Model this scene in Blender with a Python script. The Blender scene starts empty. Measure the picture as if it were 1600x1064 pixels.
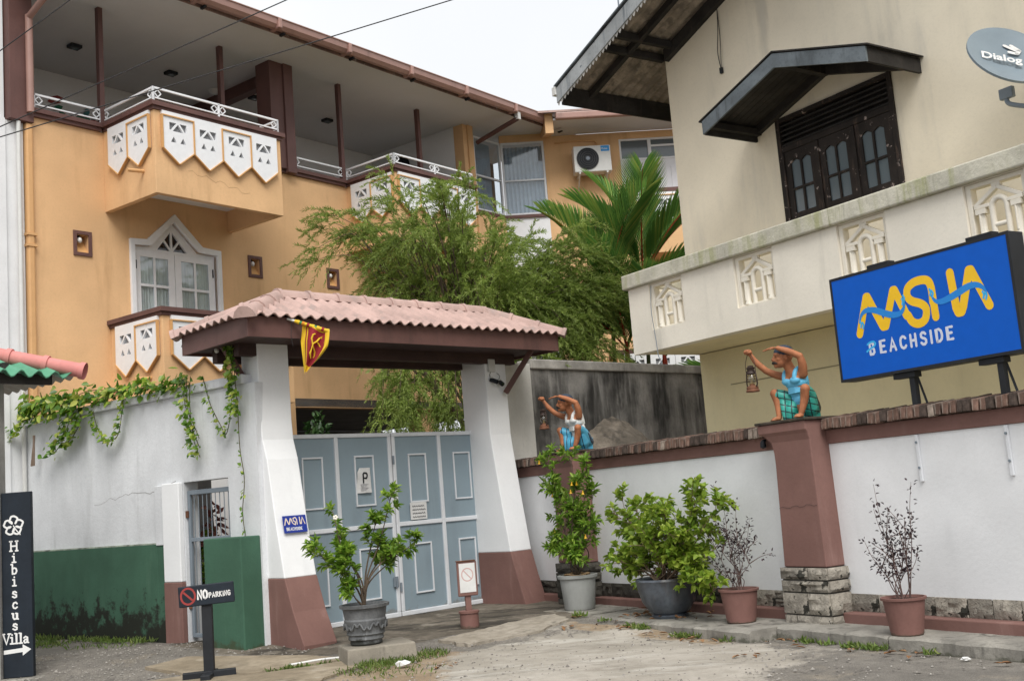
import bpy, math, random
import numpy as np
from mathutils import Vector, Matrix, Euler, geometry
random.seed(7); RNG = np.random.default_rng(7)
R = math.radians
SC = bpy.context.scene
COL = SC.collection

# ------------------------------------------------------------------ camera
cam_data = bpy.data.cameras.new("camera")
cam_data.sensor_width = 36.0
cam_data.lens = 1746.6 / 1600 * 36.0
cam_data.clip_end = 2000.0
cam = bpy.data.objects.new("camera", cam_data)
COL.objects.link(cam)
PITCH, ROLL = R(7.994), R(-4.5686)
_f = Vector((0, math.cos(PITCH), math.sin(PITCH)))
_u = Vector((0, -math.sin(PITCH), math.cos(PITCH)))
_r = Vector((1, 0, 0))
_r2 = _r * math.cos(ROLL) + _u * math.sin(ROLL)
_u2 = -_r * math.sin(ROLL) + _u * math.cos(ROLL)
cam.matrix_world = Matrix(((_r2.x, _u2.x, -_f.x, 0), (_r2.y, _u2.y, -_f.y, 0), (_r2.z, _u2.z, -_f.z, 1.5), (0, 0, 0, 1)))
SC.camera = cam

# ------------------------------------------------------------------ sky, sun, exposure
SUN_EL, SUN_AZ = R(52), R(172)            # azimuth measured clockwise from +Y
world = bpy.data.worlds.new("World"); SC.world = world; world.use_nodes = True
nt = world.node_tree; nt.nodes.clear()
wo = nt.nodes.new("ShaderNodeOutputWorld"); bg = nt.nodes.new("ShaderNodeBackground")
sky = nt.nodes.new("ShaderNodeTexSky"); sky.sky_type = 'NISHITA'; sky.sun_disc = False
sky.sun_elevation = SUN_EL; sky.sun_rotation = SUN_AZ; sky.dust_density = 4.0; sky.air_density = 1.0
tc = nt.nodes.new("ShaderNodeTexCoord"); cn = nt.nodes.new("ShaderNodeTexNoise")
cn.inputs["Scale"].default_value = 2.2; cn.inputs["Detail"].default_value = 5.0; cn.inputs["Roughness"].default_value = 0.45
cr = nt.nodes.new("ShaderNodeValToRGB")
cr.color_ramp.elements[0].position = 0.3; cr.color_ramp.elements[0].color = (7.6, 7.8, 8.1, 1)
cr.color_ramp.elements[1].position = 0.7; cr.color_ramp.elements[1].color = (8.8, 8.9, 9.0, 1)
mx = nt.nodes.new("ShaderNodeMix"); mx.data_type = 'RGBA'; mx.inputs[0].default_value = 0.93   # thick cloud cover over the clear sky
nt.links.new(tc.outputs["Generated"], cn.inputs["Vector"]); nt.links.new(cn.outputs["Fac"], cr.inputs["Fac"])
nt.links.new(sky.outputs[0], mx.inputs[6]); nt.links.new(cr.outputs["Color"], mx.inputs[7])
nt.links.new(mx.outputs[2], bg.inputs["Color"]); bg.inputs["Strength"].default_value = 0.057
nt.links.new(bg.outputs[0], wo.inputs[0])
sun_data = bpy.data.lights.new("sun", 'SUN'); sun_data.energy = 1.5; sun_data.angle = R(36); sun_data.color = (1.0, 0.97, 0.92)
sun = bpy.data.objects.new("sun", sun_data); COL.objects.link(sun)
_sd = Vector((math.sin(SUN_AZ) * math.cos(SUN_EL), math.cos(SUN_AZ) * math.cos(SUN_EL), math.sin(SUN_EL)))
sun.rotation_euler = _sd.to_track_quat('Z', 'Y').to_euler(); sun.location = _sd * 60
SC.view_settings.view_transform = 'Standard'; SC.view_settings.look = 'None'
SC.view_settings.exposure = 1.12; SC.view_settings.gamma = 1.0
SC.cycles.max_bounces = 6; SC.cycles.diffuse_bounces = 4; SC.cycles.glossy_bounces = 2; SC.cycles.transmission_bounces = 3; SC.cycles.transparent_max_bounces = 8; SC.cycles.caustics_reflective = False; SC.cycles.caustics_refractive = False
try: SC.view_settings.use_curve_mapping = False
except Exception: pass

# ------------------------------------------------------------------ node and material helpers
def nd(nt, typ, props=None, **ins):
    n = nt.nodes.new("ShaderNode" + typ)
    for k, v in (props or {}).items(): setattr(n, k, v)
    for k, v in ins.items():
        key = int(k[1:]) if k[0] == 'i' and k[1:].isdigit() else k.replace('_', ' ')
        s = n.inputs[key]
        if isinstance(v, bpy.types.NodeSocket): nt.links.new(v, s)
        else: s.default_value = v
    return n
def c4(c): return (c[0], c[1], c[2], 1.0)
def mixc(nt, fac, a, b, blend='MIX'):
    n = nd(nt, "Mix", {'data_type': 'RGBA', 'blend_type': blend})
    for idx, v in ((0, fac), (6, a), (7, b)):
        if isinstance(v, bpy.types.NodeSocket): nt.links.new(v, n.inputs[idx])
        else: n.inputs[idx].default_value = v if idx == 0 else c4(v)
    return n.outputs[2]
def math_(nt, op, a, b=0.0, clamp=False):
    n = nd(nt, "Math", {'operation': op, 'use_clamp': clamp})
    for i, v in ((0, a), (1, b)):
        if isinstance(v, bpy.types.NodeSocket): nt.links.new(v, n.inputs[i])
        else: n.inputs[i].default_value = v
    return n.outputs[0]
def ramp(nt, fac, lo, hi):
    n = nd(nt, "MapRange", {'interpolation_type': 'SMOOTHSTEP'}, Value=fac)
    n.inputs[1].default_value = lo; n.inputs[2].default_value = hi
    return n.outputs[0]
def noise(nt, vec, scale, detail=4.0, rough=0.55, sc=None):
    if sc is not None:
        vec = nd(nt, "Mapping", None, Vector=vec, Scale=sc).outputs[0]
    return nd(nt, "TexNoise", None, Vector=vec, Scale=scale, Detail=detail, Roughness=rough).outputs["Fac"]
def newmat(name):
    m = bpy.data.materials.new(name); m.use_nodes = True
    nt = m.node_tree; nt.nodes.clear()
    out = nd(nt, "OutputMaterial"); bs = nd(nt, "BsdfPrincipled")
    nt.links.new(bs.outputs[0], out.inputs[0])
    tc = nd(nt, "TexCoord").outputs["Object"]
    return m, nt, bs, tc
def paint(name, col, var=0.10, scale=1.6, rough=0.8, bump=0.12, bscale=45, streaks=(), low=None, chips=None, blot=None, spec=0.3, metal=0.0, vary=0.0, bdist=0.01):
    """painted or raw surface: blotchy tone, vertical weather streaks (colour, strength, threshold, width scale), mould band, chips"""
    m, nt, bs, tc = newmat(name)
    c = mixc(nt, ramp(nt, noise(nt, tc, scale, 4), 0.3, 0.72), [x * (1 - var) for x in col], [min(1, x * (1 + var)) for x in col])
    if vary:
        ri = nd(nt, "ObjectInfo").outputs["Random"]
        c = mixc(nt, math_(nt, 'MULTIPLY', ri, vary), c, [x * 0.25 for x in col])
    fine = noise(nt, tc, 28, 3, 0.6)
    c = mixc(nt, math_(nt, 'MULTIPLY', ramp(nt, fine, 0.45, 0.75), var * 1.4), c, [x * 0.55 for x in col])
    for (scol, amt, thr, sx) in streaks:
        a = noise(nt, tc, 1.0, 5, 0.62, (sx, sx, sx * 0.13)); b = noise(nt, tc, 0.9, 3, 0.6)
        f = math_(nt, 'MULTIPLY', ramp(nt, a, thr, thr + 0.22), ramp(nt, b, 0.36, 0.64))
        c = mixc(nt, math_(nt, 'MULTIPLY', f, amt), c, scol)
    if low:
        z0, z1, lcol, amt = low
        sep = nd(nt, "SeparateXYZ", None, Vector=tc).outputs["Z"]
        n1 = noise(nt, tc, 4.6, 8, 0.72)
        zz = math_(nt, 'ADD', sep, math_(nt, 'MULTIPLY', math_(nt, 'SUBTRACT', n1, 0.5), 2.6 * (z1 - z0)))
        f = math_(nt, 'SUBTRACT', 1.0, ramp(nt, zz, z0 + 0.36 * (z1 - z0), z0 + 0.72 * (z1 - z0)))
        c = mixc(nt, math_(nt, 'MULTIPLY', f, amt), c, lcol)
    if blot:
        f = math_(nt, 'MULTIPLY', ramp(nt, noise(nt, tc, blot[3], 6, 0.68, (1, 1, 0.45)), blot[2], blot[2] + 0.2), blot[1]); c = mixc(nt, f, c, blot[0])
    if chips:
        ccol, thr, csc = chips
        f = ramp(nt, noise(nt, tc, csc, 8, 0.7), thr, thr + 0.04)
        c = mixc(nt, f, c, ccol)
    nt.links.new(c, bs.inputs["Base Color"])
    bs.inputs["Roughness"].default_value = rough; bs.inputs["Metallic"].default_value = metal
    bs.inputs["Specular IOR Level"].default_value = spec
    if bump:
        h = noise(nt, tc, bscale * 0.5, 5, 0.7)
        b = nd(nt, "Bump", None, Strength=bump, Distance=bdist, Height=h)
        nt.links.new(b.outputs[0], bs.inputs["Normal"])
    return m
def plain(name, col, rough=0.5, metal=0.0, spec=0.5):
    m, nt, bs, tc = newmat(name)
    c = mixc(nt, noise(nt, tc, 9, 5), [x * 0.88 for x in col], [min(1, x * 1.08) for x in col])
    nt.links.new(c, bs.inputs["Base Color"])
    bs.inputs["Roughness"].default_value = rough; bs.inputs["Metallic"].default_value = metal; bs.inputs["Specular IOR Level"].default_value = spec
    return m
def glass(name, col, rough=0.06):
    m, nt, bs, tc = newmat(name)
    bs.inputs["Base Color"].default_value = c4(col); bs.inputs["Roughness"].default_value = rough
    bs.inputs["Specular IOR Level"].default_value = 0.8
    b = nd(nt, "Bump", None, Strength=0.06, Distance=0.02, Height=noise(nt, tc, 1.7, 2)); nt.links.new(b.outputs[0], bs.inputs["Normal"])
    return m
def clearglass(name, tint=(0.9, 0.93, 0.95), refl=0.22):
    m, nt, bs, tc = newmat(name); out = nt.nodes["Material Output"] if "Material Output" in nt.nodes else [n for n in nt.nodes if n.type == 'OUTPUT_MATERIAL'][0]
    tr = nd(nt, "BsdfTransparent", None, Color=c4(tint)); gl = nd(nt, "BsdfGlossy", None, Color=(1, 1, 1, 1), Roughness=0.03)
    fc = nd(nt, "LayerWeight", None, Blend=0.5).outputs["Facing"]; fr = math_(nt, 'MULTIPLY', math_(nt, 'POWER', fc, 4.0), 0.5)
    ms = nd(nt, "MixShader", None, i0=math_(nt, 'ADD', fr, refl * 0.3, True), i1=tr.outputs[0], i2=gl.outputs[0])
    nt.links.new(ms.outputs[0], out.inputs[0])
    return m
def leafmat(name, cols, rough=0.45, trans=0.3):
    """leaf colour differs from leaf to leaf (random per island) and lets some light through"""
    m, nt, bs, tc = newmat(name); out = [n for n in nt.nodes if n.type == 'OUTPUT_MATERIAL'][0]
    rnd = nd(nt, "NewGeometry").outputs["Random Per Island"]
    rp = nd(nt, "ValToRGB"); els = rp.color_ramp.elements
    while len(els) < len(cols): els.new(0.5)
    for i, c in enumerate(cols):
        els[i].position = i / (len(cols) - 1); els[i].color = c4(c)
    nt.links.new(rnd, rp.inputs["Fac"])
    c = mixc(nt, ramp(nt, noise(nt, tc, 2.3, 3), 0.35, 0.65), rp.outputs["Color"], [x * 0.7 for x in cols[0]])
    c = mixc(nt, 0.6, c, rp.outputs["Color"])
    nt.links.new(c, bs.inputs["Base Color"]); bs.inputs["Roughness"].default_value = rough
    t = nd(nt, "BsdfTranslucent"); nt.links.new(c, t.inputs["Color"])
    ms = nd(nt, "MixShader", None, i0=trans, i1=bs.outputs[0], i2=t.outputs[0])
    nt.links.new(ms.outputs[0], out.inputs[0])
    return m

# ------------------------------------------------------------------ mesh helpers
class MB:
    def __init__(s): s.v = []; s.f = []; s.m = []
    def add(s, vs, fs, mi=0):
        o = len(s.v); s.v += [tuple(p) for p in vs]; s.f += [tuple(i + o for i in f) for f in fs]; s.m += [mi] * len(fs); return s
    def box(s, x0, x1, y0, y1, z0, z1, mi=0):
        v = [(x, y, z) for z in (z0, z1) for y in (y0, y1) for x in (x0, x1)]
        return s.add(v, [(0, 2, 3, 1), (4, 5, 7, 6), (0, 1, 5, 4), (1, 3, 7, 5), (3, 2, 6, 7), (2, 0, 4, 6)], mi)
    def hexa(s, v, mi=0):      # 8 corners: bottom ring of four, top ring of four
        return s.add(v, [(3, 2, 1, 0), (4, 5, 6, 7), (0, 1, 5, 4), (1, 2, 6, 5), (2, 3, 7, 6), (3, 0, 4, 7)], mi)
    def loft(s, rings, mi=0, caps=True, closed=True):
        n = len(rings[0]); v = [p for r in rings for p in r]; f = []
        for i in range(len(rings) - 1):
            for j in range(n if closed else n - 1):
                k = (j + 1) % n; f.append((i * n + j, i * n + k, (i + 1) * n + k, (i + 1) * n + j))
        if caps and closed:
            f.append(tuple(range(n - 1, -1, -1))); f.append(tuple((len(rings) - 1) * n + j for j in range(n)))
        return s.add(v, f, mi)
    def lathe(s, prof, c=(0, 0, 0), seg=24, mi=0, caps=True, wob=0.0):
        rings = []
        for r, z in prof:
            rings.append([(c[0] + r * math.cos(2 * math.pi * j / seg), c[1] + r * math.sin(2 * math.pi * j / seg), c[2] + z) for j in range(seg)])
        return s.loft(rings, mi, caps)
    def tube(s, path, rad, seg=8, mi=0, caps=True):
        P = [Vector(p) for p in path]; n = len(P)
        if not hasattr(rad, '__len__'): rad = [rad] * n
        T = [(P[min(i + 1, n - 1)] - P[max(i - 1, 0)]).normalized() for i in range(n)]
        a = Vector((0, 0, 1)) if abs(T[0].z) < 0.9 else Vector((1, 0, 0))
        U = T[0].cross(a).normalized(); rings = []
        for i in range(n):
            U = (U - T[i] * U.dot(T[i])).normalized(); W = T[i].cross(U)
            rings.append([P[i] + (U * math.cos(2 * math.pi * j / seg) + W * math.sin(2 * math.pi * j / seg)) * rad[i] for j in range(seg)])
        return s.loft(rings, mi, caps)
    def bar(s, a, b, w, h, mi=0, up=(0, 0, 1)):     # rectangular bar from a to b
        a = Vector(a); b = Vector(b); t = (b - a).normalized(); up = Vector(up)
        if abs(t.dot(up)) > 0.98: up = Vector((0, 1, 0))
        sd = t.cross(up).normalized() * (w / 2); u = sd.cross(t).normalized() * (h / 2)
        return s.hexa([a - sd - u, a + sd - u, b + sd - u, b - sd - u, a - sd + u, a + sd + u, b + sd + u, b - sd + u], mi)
    def plate(s, polys, y0, y1, mi=0, smi=None):     # polygon (with holes) in the x-z plane, from y0 (front) to y1 (back)
        polys = [[Vector((p[0], p[1], 0)) for p in q] for q in polys]
        tris = geometry.tessellate_polygon(polys); flat = [p for q in polys for p in q]; n = len(flat)
        v = [(p.x, y0, p.y) for p in flat] + [(p.x, y1, p.y) for p in flat]; f = []
        for t in tris:
            a, b, c = (flat[i] for i in t)
            ccw = (b.x - a.x) * (c.y - a.y) - (b.y - a.y) * (c.x - a.x) > 0
            t = tuple(t) if ccw else tuple(reversed(t))
            f.append(t); f.append(tuple(n + i for i in reversed(t)))
        s.add(v, f, mi); o = len(s.v) - 2 * n; k = 0; g = []
        for qi, q in enumerate(polys):
            m = len(q); area = sum(q[i].x * q[(i + 1) % m].y - q[(i + 1) % m].x * q[i].y for i in range(m))
            for i in range(m):
                a, b = k + i, k + (i + 1) % m
                fw = (area > 0) == (qi == 0)
                g.append((o + b, o + a, o + n + a, o + n + b) if fw else (o + a, o + b, o + n + b, o + n + a))
            k += m
        s.f += g; s.m += [mi if smi is None else smi] * len(g)
        return s
    def ellipsoid(s, c, r, rot=None, seg=16, rings=10, mi=0):
        rot = rot or Matrix.Identity(3); rs = []
        for i in range(1, rings):
            th = math.pi * i / rings
            rs.append([Vector(c) + rot @ Vector((r[0] * math.sin(th) * math.cos(2 * math.pi * j / seg), r[1] * math.sin(th) * math.sin(2 * math.pi * j / seg), -r[2] * math.cos(th))) for j in range(seg)])
        return s.loft(rs, mi)
    def mesh(s, name):
        me = bpy.data.meshes.new(name); me.from_pydata([tuple(p) for p in s.v], [], s.f); me.update(); return me
    def build(s, name, mats, parent=None, smooth=False, bevel=0.0, loc=None, rot=None):
        me = s.mesh(name); mats = mats if isinstance(mats, (list, tuple)) else [mats]
        for m in mats: me.materials.append(m)
        if len(mats) > 1: me.polygons.foreach_set("material_index", s.m)
        if smooth: shade(me, smooth)
        return link(name, me, parent, loc, rot, bevel)
def shade(me, ang):
    me.polygons.foreach_set("use_smooth", [True] * len(me.polygons))
    try: me.set_sharp_from_angle(angle=R(ang if ang is not True else 40))
    except Exception: pass
def link(name, me, parent=None, loc=None, rot=None, bevel=0.0):
    o = bpy.data.objects.new(name, me); COL.objects.link(o)
    if parent is not None: o.parent = parent
    if loc is not None: o.location = loc
    if rot is not None: o.rotation_euler = rot
    if bevel:
        md = o.modifiers.new("bevel", 'BEVEL'); md.width = bevel; md.segments = 2; md.limit_method = 'ANGLE'; md.angle_limit = R(35); md.harden_normals = False
    return o
def tag(o, label=None, cat=None, group=None, kind=None):
    if label: o["label"] = label
    if cat: o["category"] = cat
    if group: o["group"] = group
    if kind: o["kind"] = kind
    return o
class Frame:                        # a wall's own axes: x along the wall, -y out towards the viewer, z up
    def __init__(s, x, y, ang): s.o = Vector((x, y, 0)); s.a = R(ang); s.D = Vector((math.cos(s.a), math.sin(s.a), 0)); s.N = Vector((math.sin(s.a), -math.cos(s.a), 0))
    def w(s, x, t, z=0): return s.o + s.D * x + s.N * t + Vector((0, 0, z))
def thing(name, label, cat, fr=None, at=(0, 0, 0), rz=0.0, group=None, loc=None):
    o = bpy.data.objects.new(name, None); COL.objects.link(o); o.empty_display_size = 0.3
    if fr: o.location = fr.w(*at); o.rotation_euler = (0, 0, fr.a + rz)
    else: o.location = loc if loc is not None else at; o.rotation_euler = (0, 0, rz)
    return tag(o, label, cat, group)
def text_obj(name, txt, size, mat_, parent, loc, rz=0.0, extrude=0.001, sx=1.0, align='LEFT', spacing=1.0, rx=math.pi / 2, bold=0.0):
    cu = bpy.data.curves.new(name, 'FONT'); cu.body = txt; cu.size = size; cu.extrude = extrude; cu.align_x = align; cu.space_character = spacing; cu.offset = bold; cu.resolution_u = 3
    t = bpy.data.objects.new(name + "_t", cu); COL.objects.link(t)
    dg = bpy.context.evaluated_depsgraph_get(); me = bpy.data.meshes.new_from_object(t.evaluated_get(dg)); bpy.data.objects.remove(t); bpy.data.curves.remove(cu)
    me.materials.clear(); me.materials.append(mat_)
    o = link(name, me, parent, loc, (rx, 0, rz)); o.scale = (sx, 1, 1); return o
def ribbon(mb, pts, w, y, mi=0, th=0.0008, cap=6, widths=None):
    """flat stroke with round ends in the x-z plane (paint film on a board), front at y"""
    P = [Vector((p[0], p[1])) for p in pts]; n = len(P); Lf = []; Rt = []
    ws = widths or [w] * n
    for i in range(n):
        t = (P[min(i + 1, n - 1)] - P[max(i - 1, 0)]).normalized(); nn = Vector((-t.y, t.x))
        k = 1.0
        if 0 < i < n - 1:
            a = (P[i] - P[i - 1]).normalized(); b = (P[i + 1] - P[i]).normalized(); k = 1 / max(0.55, math.sqrt(max(0.01, (1 + a.dot(b)) / 2)))
        Lf.append(P[i] + nn * ws[i] / 2 * k); Rt.append(P[i] - nn * ws[i] / 2 * k)
    poly = list(Lf)
    if cap:
        t = (P[-1] - P[-2]).normalized(); a0 = math.atan2(t.y, t.x)
        poly += [P[-1] + Vector((math.cos(a0 + math.pi / 2 - math.pi * j / cap), math.sin(a0 + math.pi / 2 - math.pi * j / cap))) * ws[-1] / 2 for j in range(1, cap)]
    poly += Rt[::-1]
    if cap:
        t = (P[0] - P[1]).normalized(); a0 = math.atan2(t.y, t.x)
        poly += [P[0] + Vector((math.cos(a0 + math.pi / 2 - math.pi * j / cap), math.sin(a0 + math.pi / 2 - math.pi * j / cap))) * ws[0] / 2 for j in range(1, cap)]
    # quads along the stroke plus fan caps, so that bends never self-triangulate
    v = [(p.x, y, p.y) for p in poly]; f = []; L = n
    nc = cap - 1 if cap else 0
    ri = lambda i: n + nc + (n - 1 - i)
    for i in range(n - 1): f.append((i, ri(i), ri(i + 1), i + 1))
    if cap:
        f.append(tuple([n - 1] + [ri(n - 1)] + [n + j for j in range(nc - 1, -1, -1)]))
        f.append(tuple([ri(0), 0] + [2 * n + nc + j for j in range(nc - 1, -1, -1)]))
    mb.add(v, f, mi); return mb
def smooth_path(pts, k=6):
    P = [Vector(p) for p in pts]; out = []
    for i in range(len(P) - 1):
        p0 = P[max(i - 1, 0)]; p1 = P[i]; p2 = P[i + 1]; p3 = P[min(i + 2, len(P) - 1)]
        for j in range(k):
            t = j / k
            out.append(0.5 * ((2 * p1) + (p2 - p0) * t + (2 * p0 - 5 * p1 + 4 * p2 - p3) * t * t + (3 * p1 - p0 - 3 * p2 + p3) * t ** 3))
    out.append(P[-1]); return out
def leaves(pos, dirs, ups, L, Wd, fold=0.25, curl=0.15):
    """arrays -> vertices (n*6,3) and quads: each leaf six points folded along its rib"""
    n = len(pos); d = dirs / (np.linalg.norm(dirs, axis=1, keepdims=True) + 1e-9)
    sd = np.cross(d, ups); sd /= (np.linalg.norm(sd, axis=1, keepdims=True) + 1e-9); up = np.cross(sd, d)
    L = np.broadcast_to(np.asarray(L, float), (n,))[:, None]; Wd = np.broadcast_to(np.asarray(Wd, float), (n,))[:, None]
    b = pos; tip = pos + d * L - up * L * curl
    m1 = pos + d * L * 0.32; m2 = pos + d * L * 0.68 - up * L * curl * 0.4
    v = np.stack([b, m1 + sd * Wd * 0.5 + up * Wd * fold, m2 + sd * Wd * 0.42 + up * Wd * fold, tip, m2 - sd * Wd * 0.42 + up * Wd * fold, m1 - sd * Wd * 0.5 + up * Wd * fold], 1).reshape(-1, 3)
    base = np.arange(n)[:, None] * 6
    q = np.concatenate([base + np.array([[0, 1, 2, 3]]), base + np.array([[0, 3, 4, 5]])], 1).reshape(-1, 4)
    return v, q
def np_mesh(name, v, q, mat_):
    me = bpy.data.meshes.new(name); nv, nq = len(v), len(q)
    me.vertices.add(nv); me.vertices.foreach_set("co", np.ascontiguousarray(v, dtype=np.float32).ravel())
    me.loops.add(nq * 4); me.loops.foreach_set("vertex_index", np.ascontiguousarray(q, dtype=np.int32).ravel())
    me.polygons.add(nq); me.polygons.foreach_set("loop_start", np.arange(0, nq * 4, 4, dtype=np.int32))
    try: me.polygons.foreach_set("loop_total", np.full(nq, 4, dtype=np.int32))
    except Exception: pass
    me.update(calc_edges=True); me.validate(); me.materials.append(mat_); return me
def rand_unit(n): 
    a = RNG.normal(size=(n, 3)); return a / np.linalg.norm(a, axis=1, keepdims=True)

# ------------------------------------------------------------------ measured wall axes
GATE = Frame(-2.684, 14.947, 44.21)      # street gate
WALL = Frame(0.971, 15.386, -59.25)      # white boundary wall on the right
VINE = Frame(-4.709, 14.889, -38.13)     # white and green wall on the left
HOUSE = Frame(-7.514, 17.2, 51.87)       # orange house front
VILLA = Frame(8.579, 5.7, -56.4)         # cream house on the right, front of its balcony
_bay = HOUSE.w(12.289, 0); WING = Frame(_bay.x, _bay.y, 4.0)
def hgt(x, y):
    f = min(1.0, max(0.0, (14.2 - y) / 2.2)); return -0.12 * f * f * (3 - 2 * f)
# ------------------------------------------------------------------ materials
BLK = (0.03, 0.03, 0.028)
M_white = paint("white_wall_paint", (0.76, 0.77, 0.785), 0.06, 1.2, 0.85, 0.25, 40, streaks=(((0.46, 0.47, 0.48), 0.35, 0.53, 2.0),))
M_white_vine = paint("weathered_white_paint", (0.68, 0.695, 0.715), 0.11, 0.9, 0.88, 0.45, 34, streaks=(((0.28, 0.29, 0.30), 0.55, 0.48, 1.3), ((0.34, 0.34, 0.33), 0.6, 0.54, 4)), blot=((0.42, 0.43, 0.44), 0.4, 0.5, 1.4))
M_white_pillar = paint("fresh_white_paint", (0.80, 0.81, 0.82), 0.04, 1.3, 0.8, 0.15, 40, streaks=(((0.45, 0.46, 0.48), 0.3, 0.55, 3),))
M_trim_white = plain("white_gloss_trim", (0.78, 0.79, 0.81), 0.45)
M_orange = paint("orange_wall_paint", (0.71, 0.45, 0.24), 0.10, 0.7, 0.85, 0.2, 40, streaks=(((0.42, 0.24, 0.11), 0.55, 0.49, 2.4), ((0.72, 0.48, 0.27), 0.4, 0.55, 4), ((0.34, 0.2, 0.1), 0.4, 0.58, 8)))
M_orange_trim = plain("orange_trim", (0.60, 0.335, 0.13), 0.7)
M_brown = paint("brown_paint", (0.125, 0.063, 0.055), 0.12, 2.0, 0.55, 0.12, 50, streaks=(((0.05, 0.03, 0.028), 0.5, 0.5, 4),))
M_brown_chip = paint("chipped_brown_paint", (0.125, 0.065, 0.058), 0.12, 2.0, 0.55, 0.12, 50, chips=((0.6, 0.58, 0.56), 0.74, 9))
M_gutter = paint("brown_gutter_enamel", (0.36, 0.21, 0.175), 0.08, 2.0, 0.35, 0.04, 30, streaks=(((0.12, 0.07, 0.06), 0.5, 0.5, 5),), spec=0.5)
M_base_brown = paint("red_brown_paint", (0.20, 0.108, 0.092), 0.10, 1.8, 0.8, 0.25, 40, streaks=(((0.16, 0.085, 0.075), 0.5, 0.5, 4), ((0.42, 0.28, 0.25), 0.35, 0.56, 5)))
M_green = paint("green_wall_paint", (0.048, 0.115, 0.075), 0.14, 1.5, 0.8, 0.3, 40, streaks=(((0.10, 0.19, 0.13), 0.4, 0.52, 6),), low=(-0.05, 0.75, (0.014, 0.014, 0.010), 0.96), chips=((0.5, 0.55, 0.5), 0.76, 14))
M_green_clean = paint("green_block_paint", (0.048, 0.115, 0.075), 0.12, 1.5, 0.8, 0.25, 40, streaks=(((0.09, 0.17, 0.11), 0.4, 0.52, 6),), low=(-0.1, 0.14, (0.05, 0.06, 0.03), 0.8), chips=((0.5, 0.55, 0.5), 0.775, 14))
M_steel_blue = paint("blue_grey_enamel", (0.245, 0.315, 0.36), 0.05, 1.4, 0.5, 0.05, 22, streaks=(((0.16, 0.2, 0.23), 0.4, 0.52, 3), ((0.3, 0.22, 0.15), 0.3, 0.60, 8)), low=(0.0, 0.16, (0.17, 0.14, 0.11), 0.6), spec=0.45)
M_steel_white = paint("white_enamel", (0.68, 0.70, 0.73), 0.06, 2.0, 0.45, 0.08, 40, streaks=(((0.35, 0.22, 0.15), 0.45, 0.6, 10),), spec=0.45, chips=((0.22, 0.13, 0.09), 0.78, 16))
M_steel_grey = paint("grey_gate_paint", (0.19, 0.225, 0.26), 0.08, 2.0, 0.5, 0.06, 40, chips=((0.2, 0.09, 0.05), 0.74, 18))
M_tile = paint("dusty_pink_roof_tile", (0.45, 0.315, 0.28), 0.14, 2.4, 0.8, 0.25, 45, streaks=(((0.10, 0.075, 0.065), 0.8, 0.48, 4), ((0.58, 0.47, 0.44), 0.5, 0.52, 4)))
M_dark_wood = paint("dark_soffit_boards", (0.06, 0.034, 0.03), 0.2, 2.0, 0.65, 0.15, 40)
M_cream = paint("cream_wall_paint", (0.79, 0.72, 0.58), 0.07, 0.7, 0.85, 0.22, 40, streaks=(((0.38, 0.36, 0.31), 0.45, 0.5, 2.0), ((0.68, 0.65, 0.58), 0.3, 0.52, 4)))
M_cream_light = paint("pale_parapet_paint", (0.79, 0.745, 0.65), 0.07, 1.1, 0.85, 0.28, 40, streaks=(((0.33, 0.32, 0.28), 0.45, 0.54, 3), ((0.36, 0.34, 0.3), 0.5, 0.56, 1.4)))
M_cream_yellow = paint("yellow_cream_paint", (0.80, 0.71, 0.46), 0.06, 1.0, 0.85, 0.2, 40, streaks=(((0.45, 0.40, 0.26), 0.4, 0.52, 2.4),))
M_moss_ledge = paint("mossy_ledge_concrete", (0.52, 0.50, 0.42), 0.16, 2.2, 0.9, 0.5, 30, streaks=(((0.30, 0.31, 0.14), 0.75, 0.42, 9), ((0.13, 0.135, 0.07), 0.8, 0.52, 14)), bdist=0.02)
M_old_wood = paint("peeling_black_brown_wood", (0.022, 0.017, 0.015), 0.3, 3.0, 0.75, 0.5, 26, streaks=(((0.20, 0.13, 0.10), 0.8, 0.54, 11),), chips=((0.34, 0.28, 0.26), 0.60, 6))
M_hood_wood = paint("faded_blue_black_timber", (0.12, 0.14, 0.155), 0.3, 2.0, 0.8, 0.4, 30, streaks=(((0.02, 0.02, 0.02), 0.8, 0.48, 6),))
M_black_wood = paint("blackened_timber", (0.03, 0.027, 0.025), 0.4, 3.0, 0.8, 0.4, 30, streaks=(((0.16, 0.11, 0.08), 0.5, 0.58, 6),))
M_asbestos = paint("aged_cement_roof_sheet", (0.33, 0.285, 0.235), 0.3, 5.0, 0.95, 0.6, 60, streaks=(((0.09, 0.08, 0.07), 0.7, 0.45, 6),), bdist=0.012)
M_barge = paint("peeling_grey_barge_board", (0.34, 0.36, 0.37), 0.2, 2.0, 0.85, 0.45, 26, streaks=(((0.09, 0.11, 0.13), 0.85, 0.46, 7),), chips=((0.10, 0.12, 0.14), 0.60, 9))
M_stain_wall = paint("black_stained_render", (0.27, 0.26, 0.245), 0.25, 1.6, 0.95, 0.55, 22, streaks=(((0.018, 0.017, 0.016), 0.97, 0.40, 1.5), ((0.03, 0.029, 0.027), 0.9, 0.44, 5), ((0.52, 0.51, 0.49), 0.7, 0.55, 4)), chips=None, blot=((0.022, 0.021, 0.02), 0.9, 0.46, 1.1), bdist=0.03)
M_stone = paint("rough_granite", (0.40, 0.365, 0.31), 0.36, 5.0, 0.92, 1.0, 14, streaks=(((0.04, 0.038, 0.033), 0.95, 0.44, 7),), chips=((0.035, 0.034, 0.028), 0.555, 5), vary=0.6, bdist=0.05)
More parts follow.
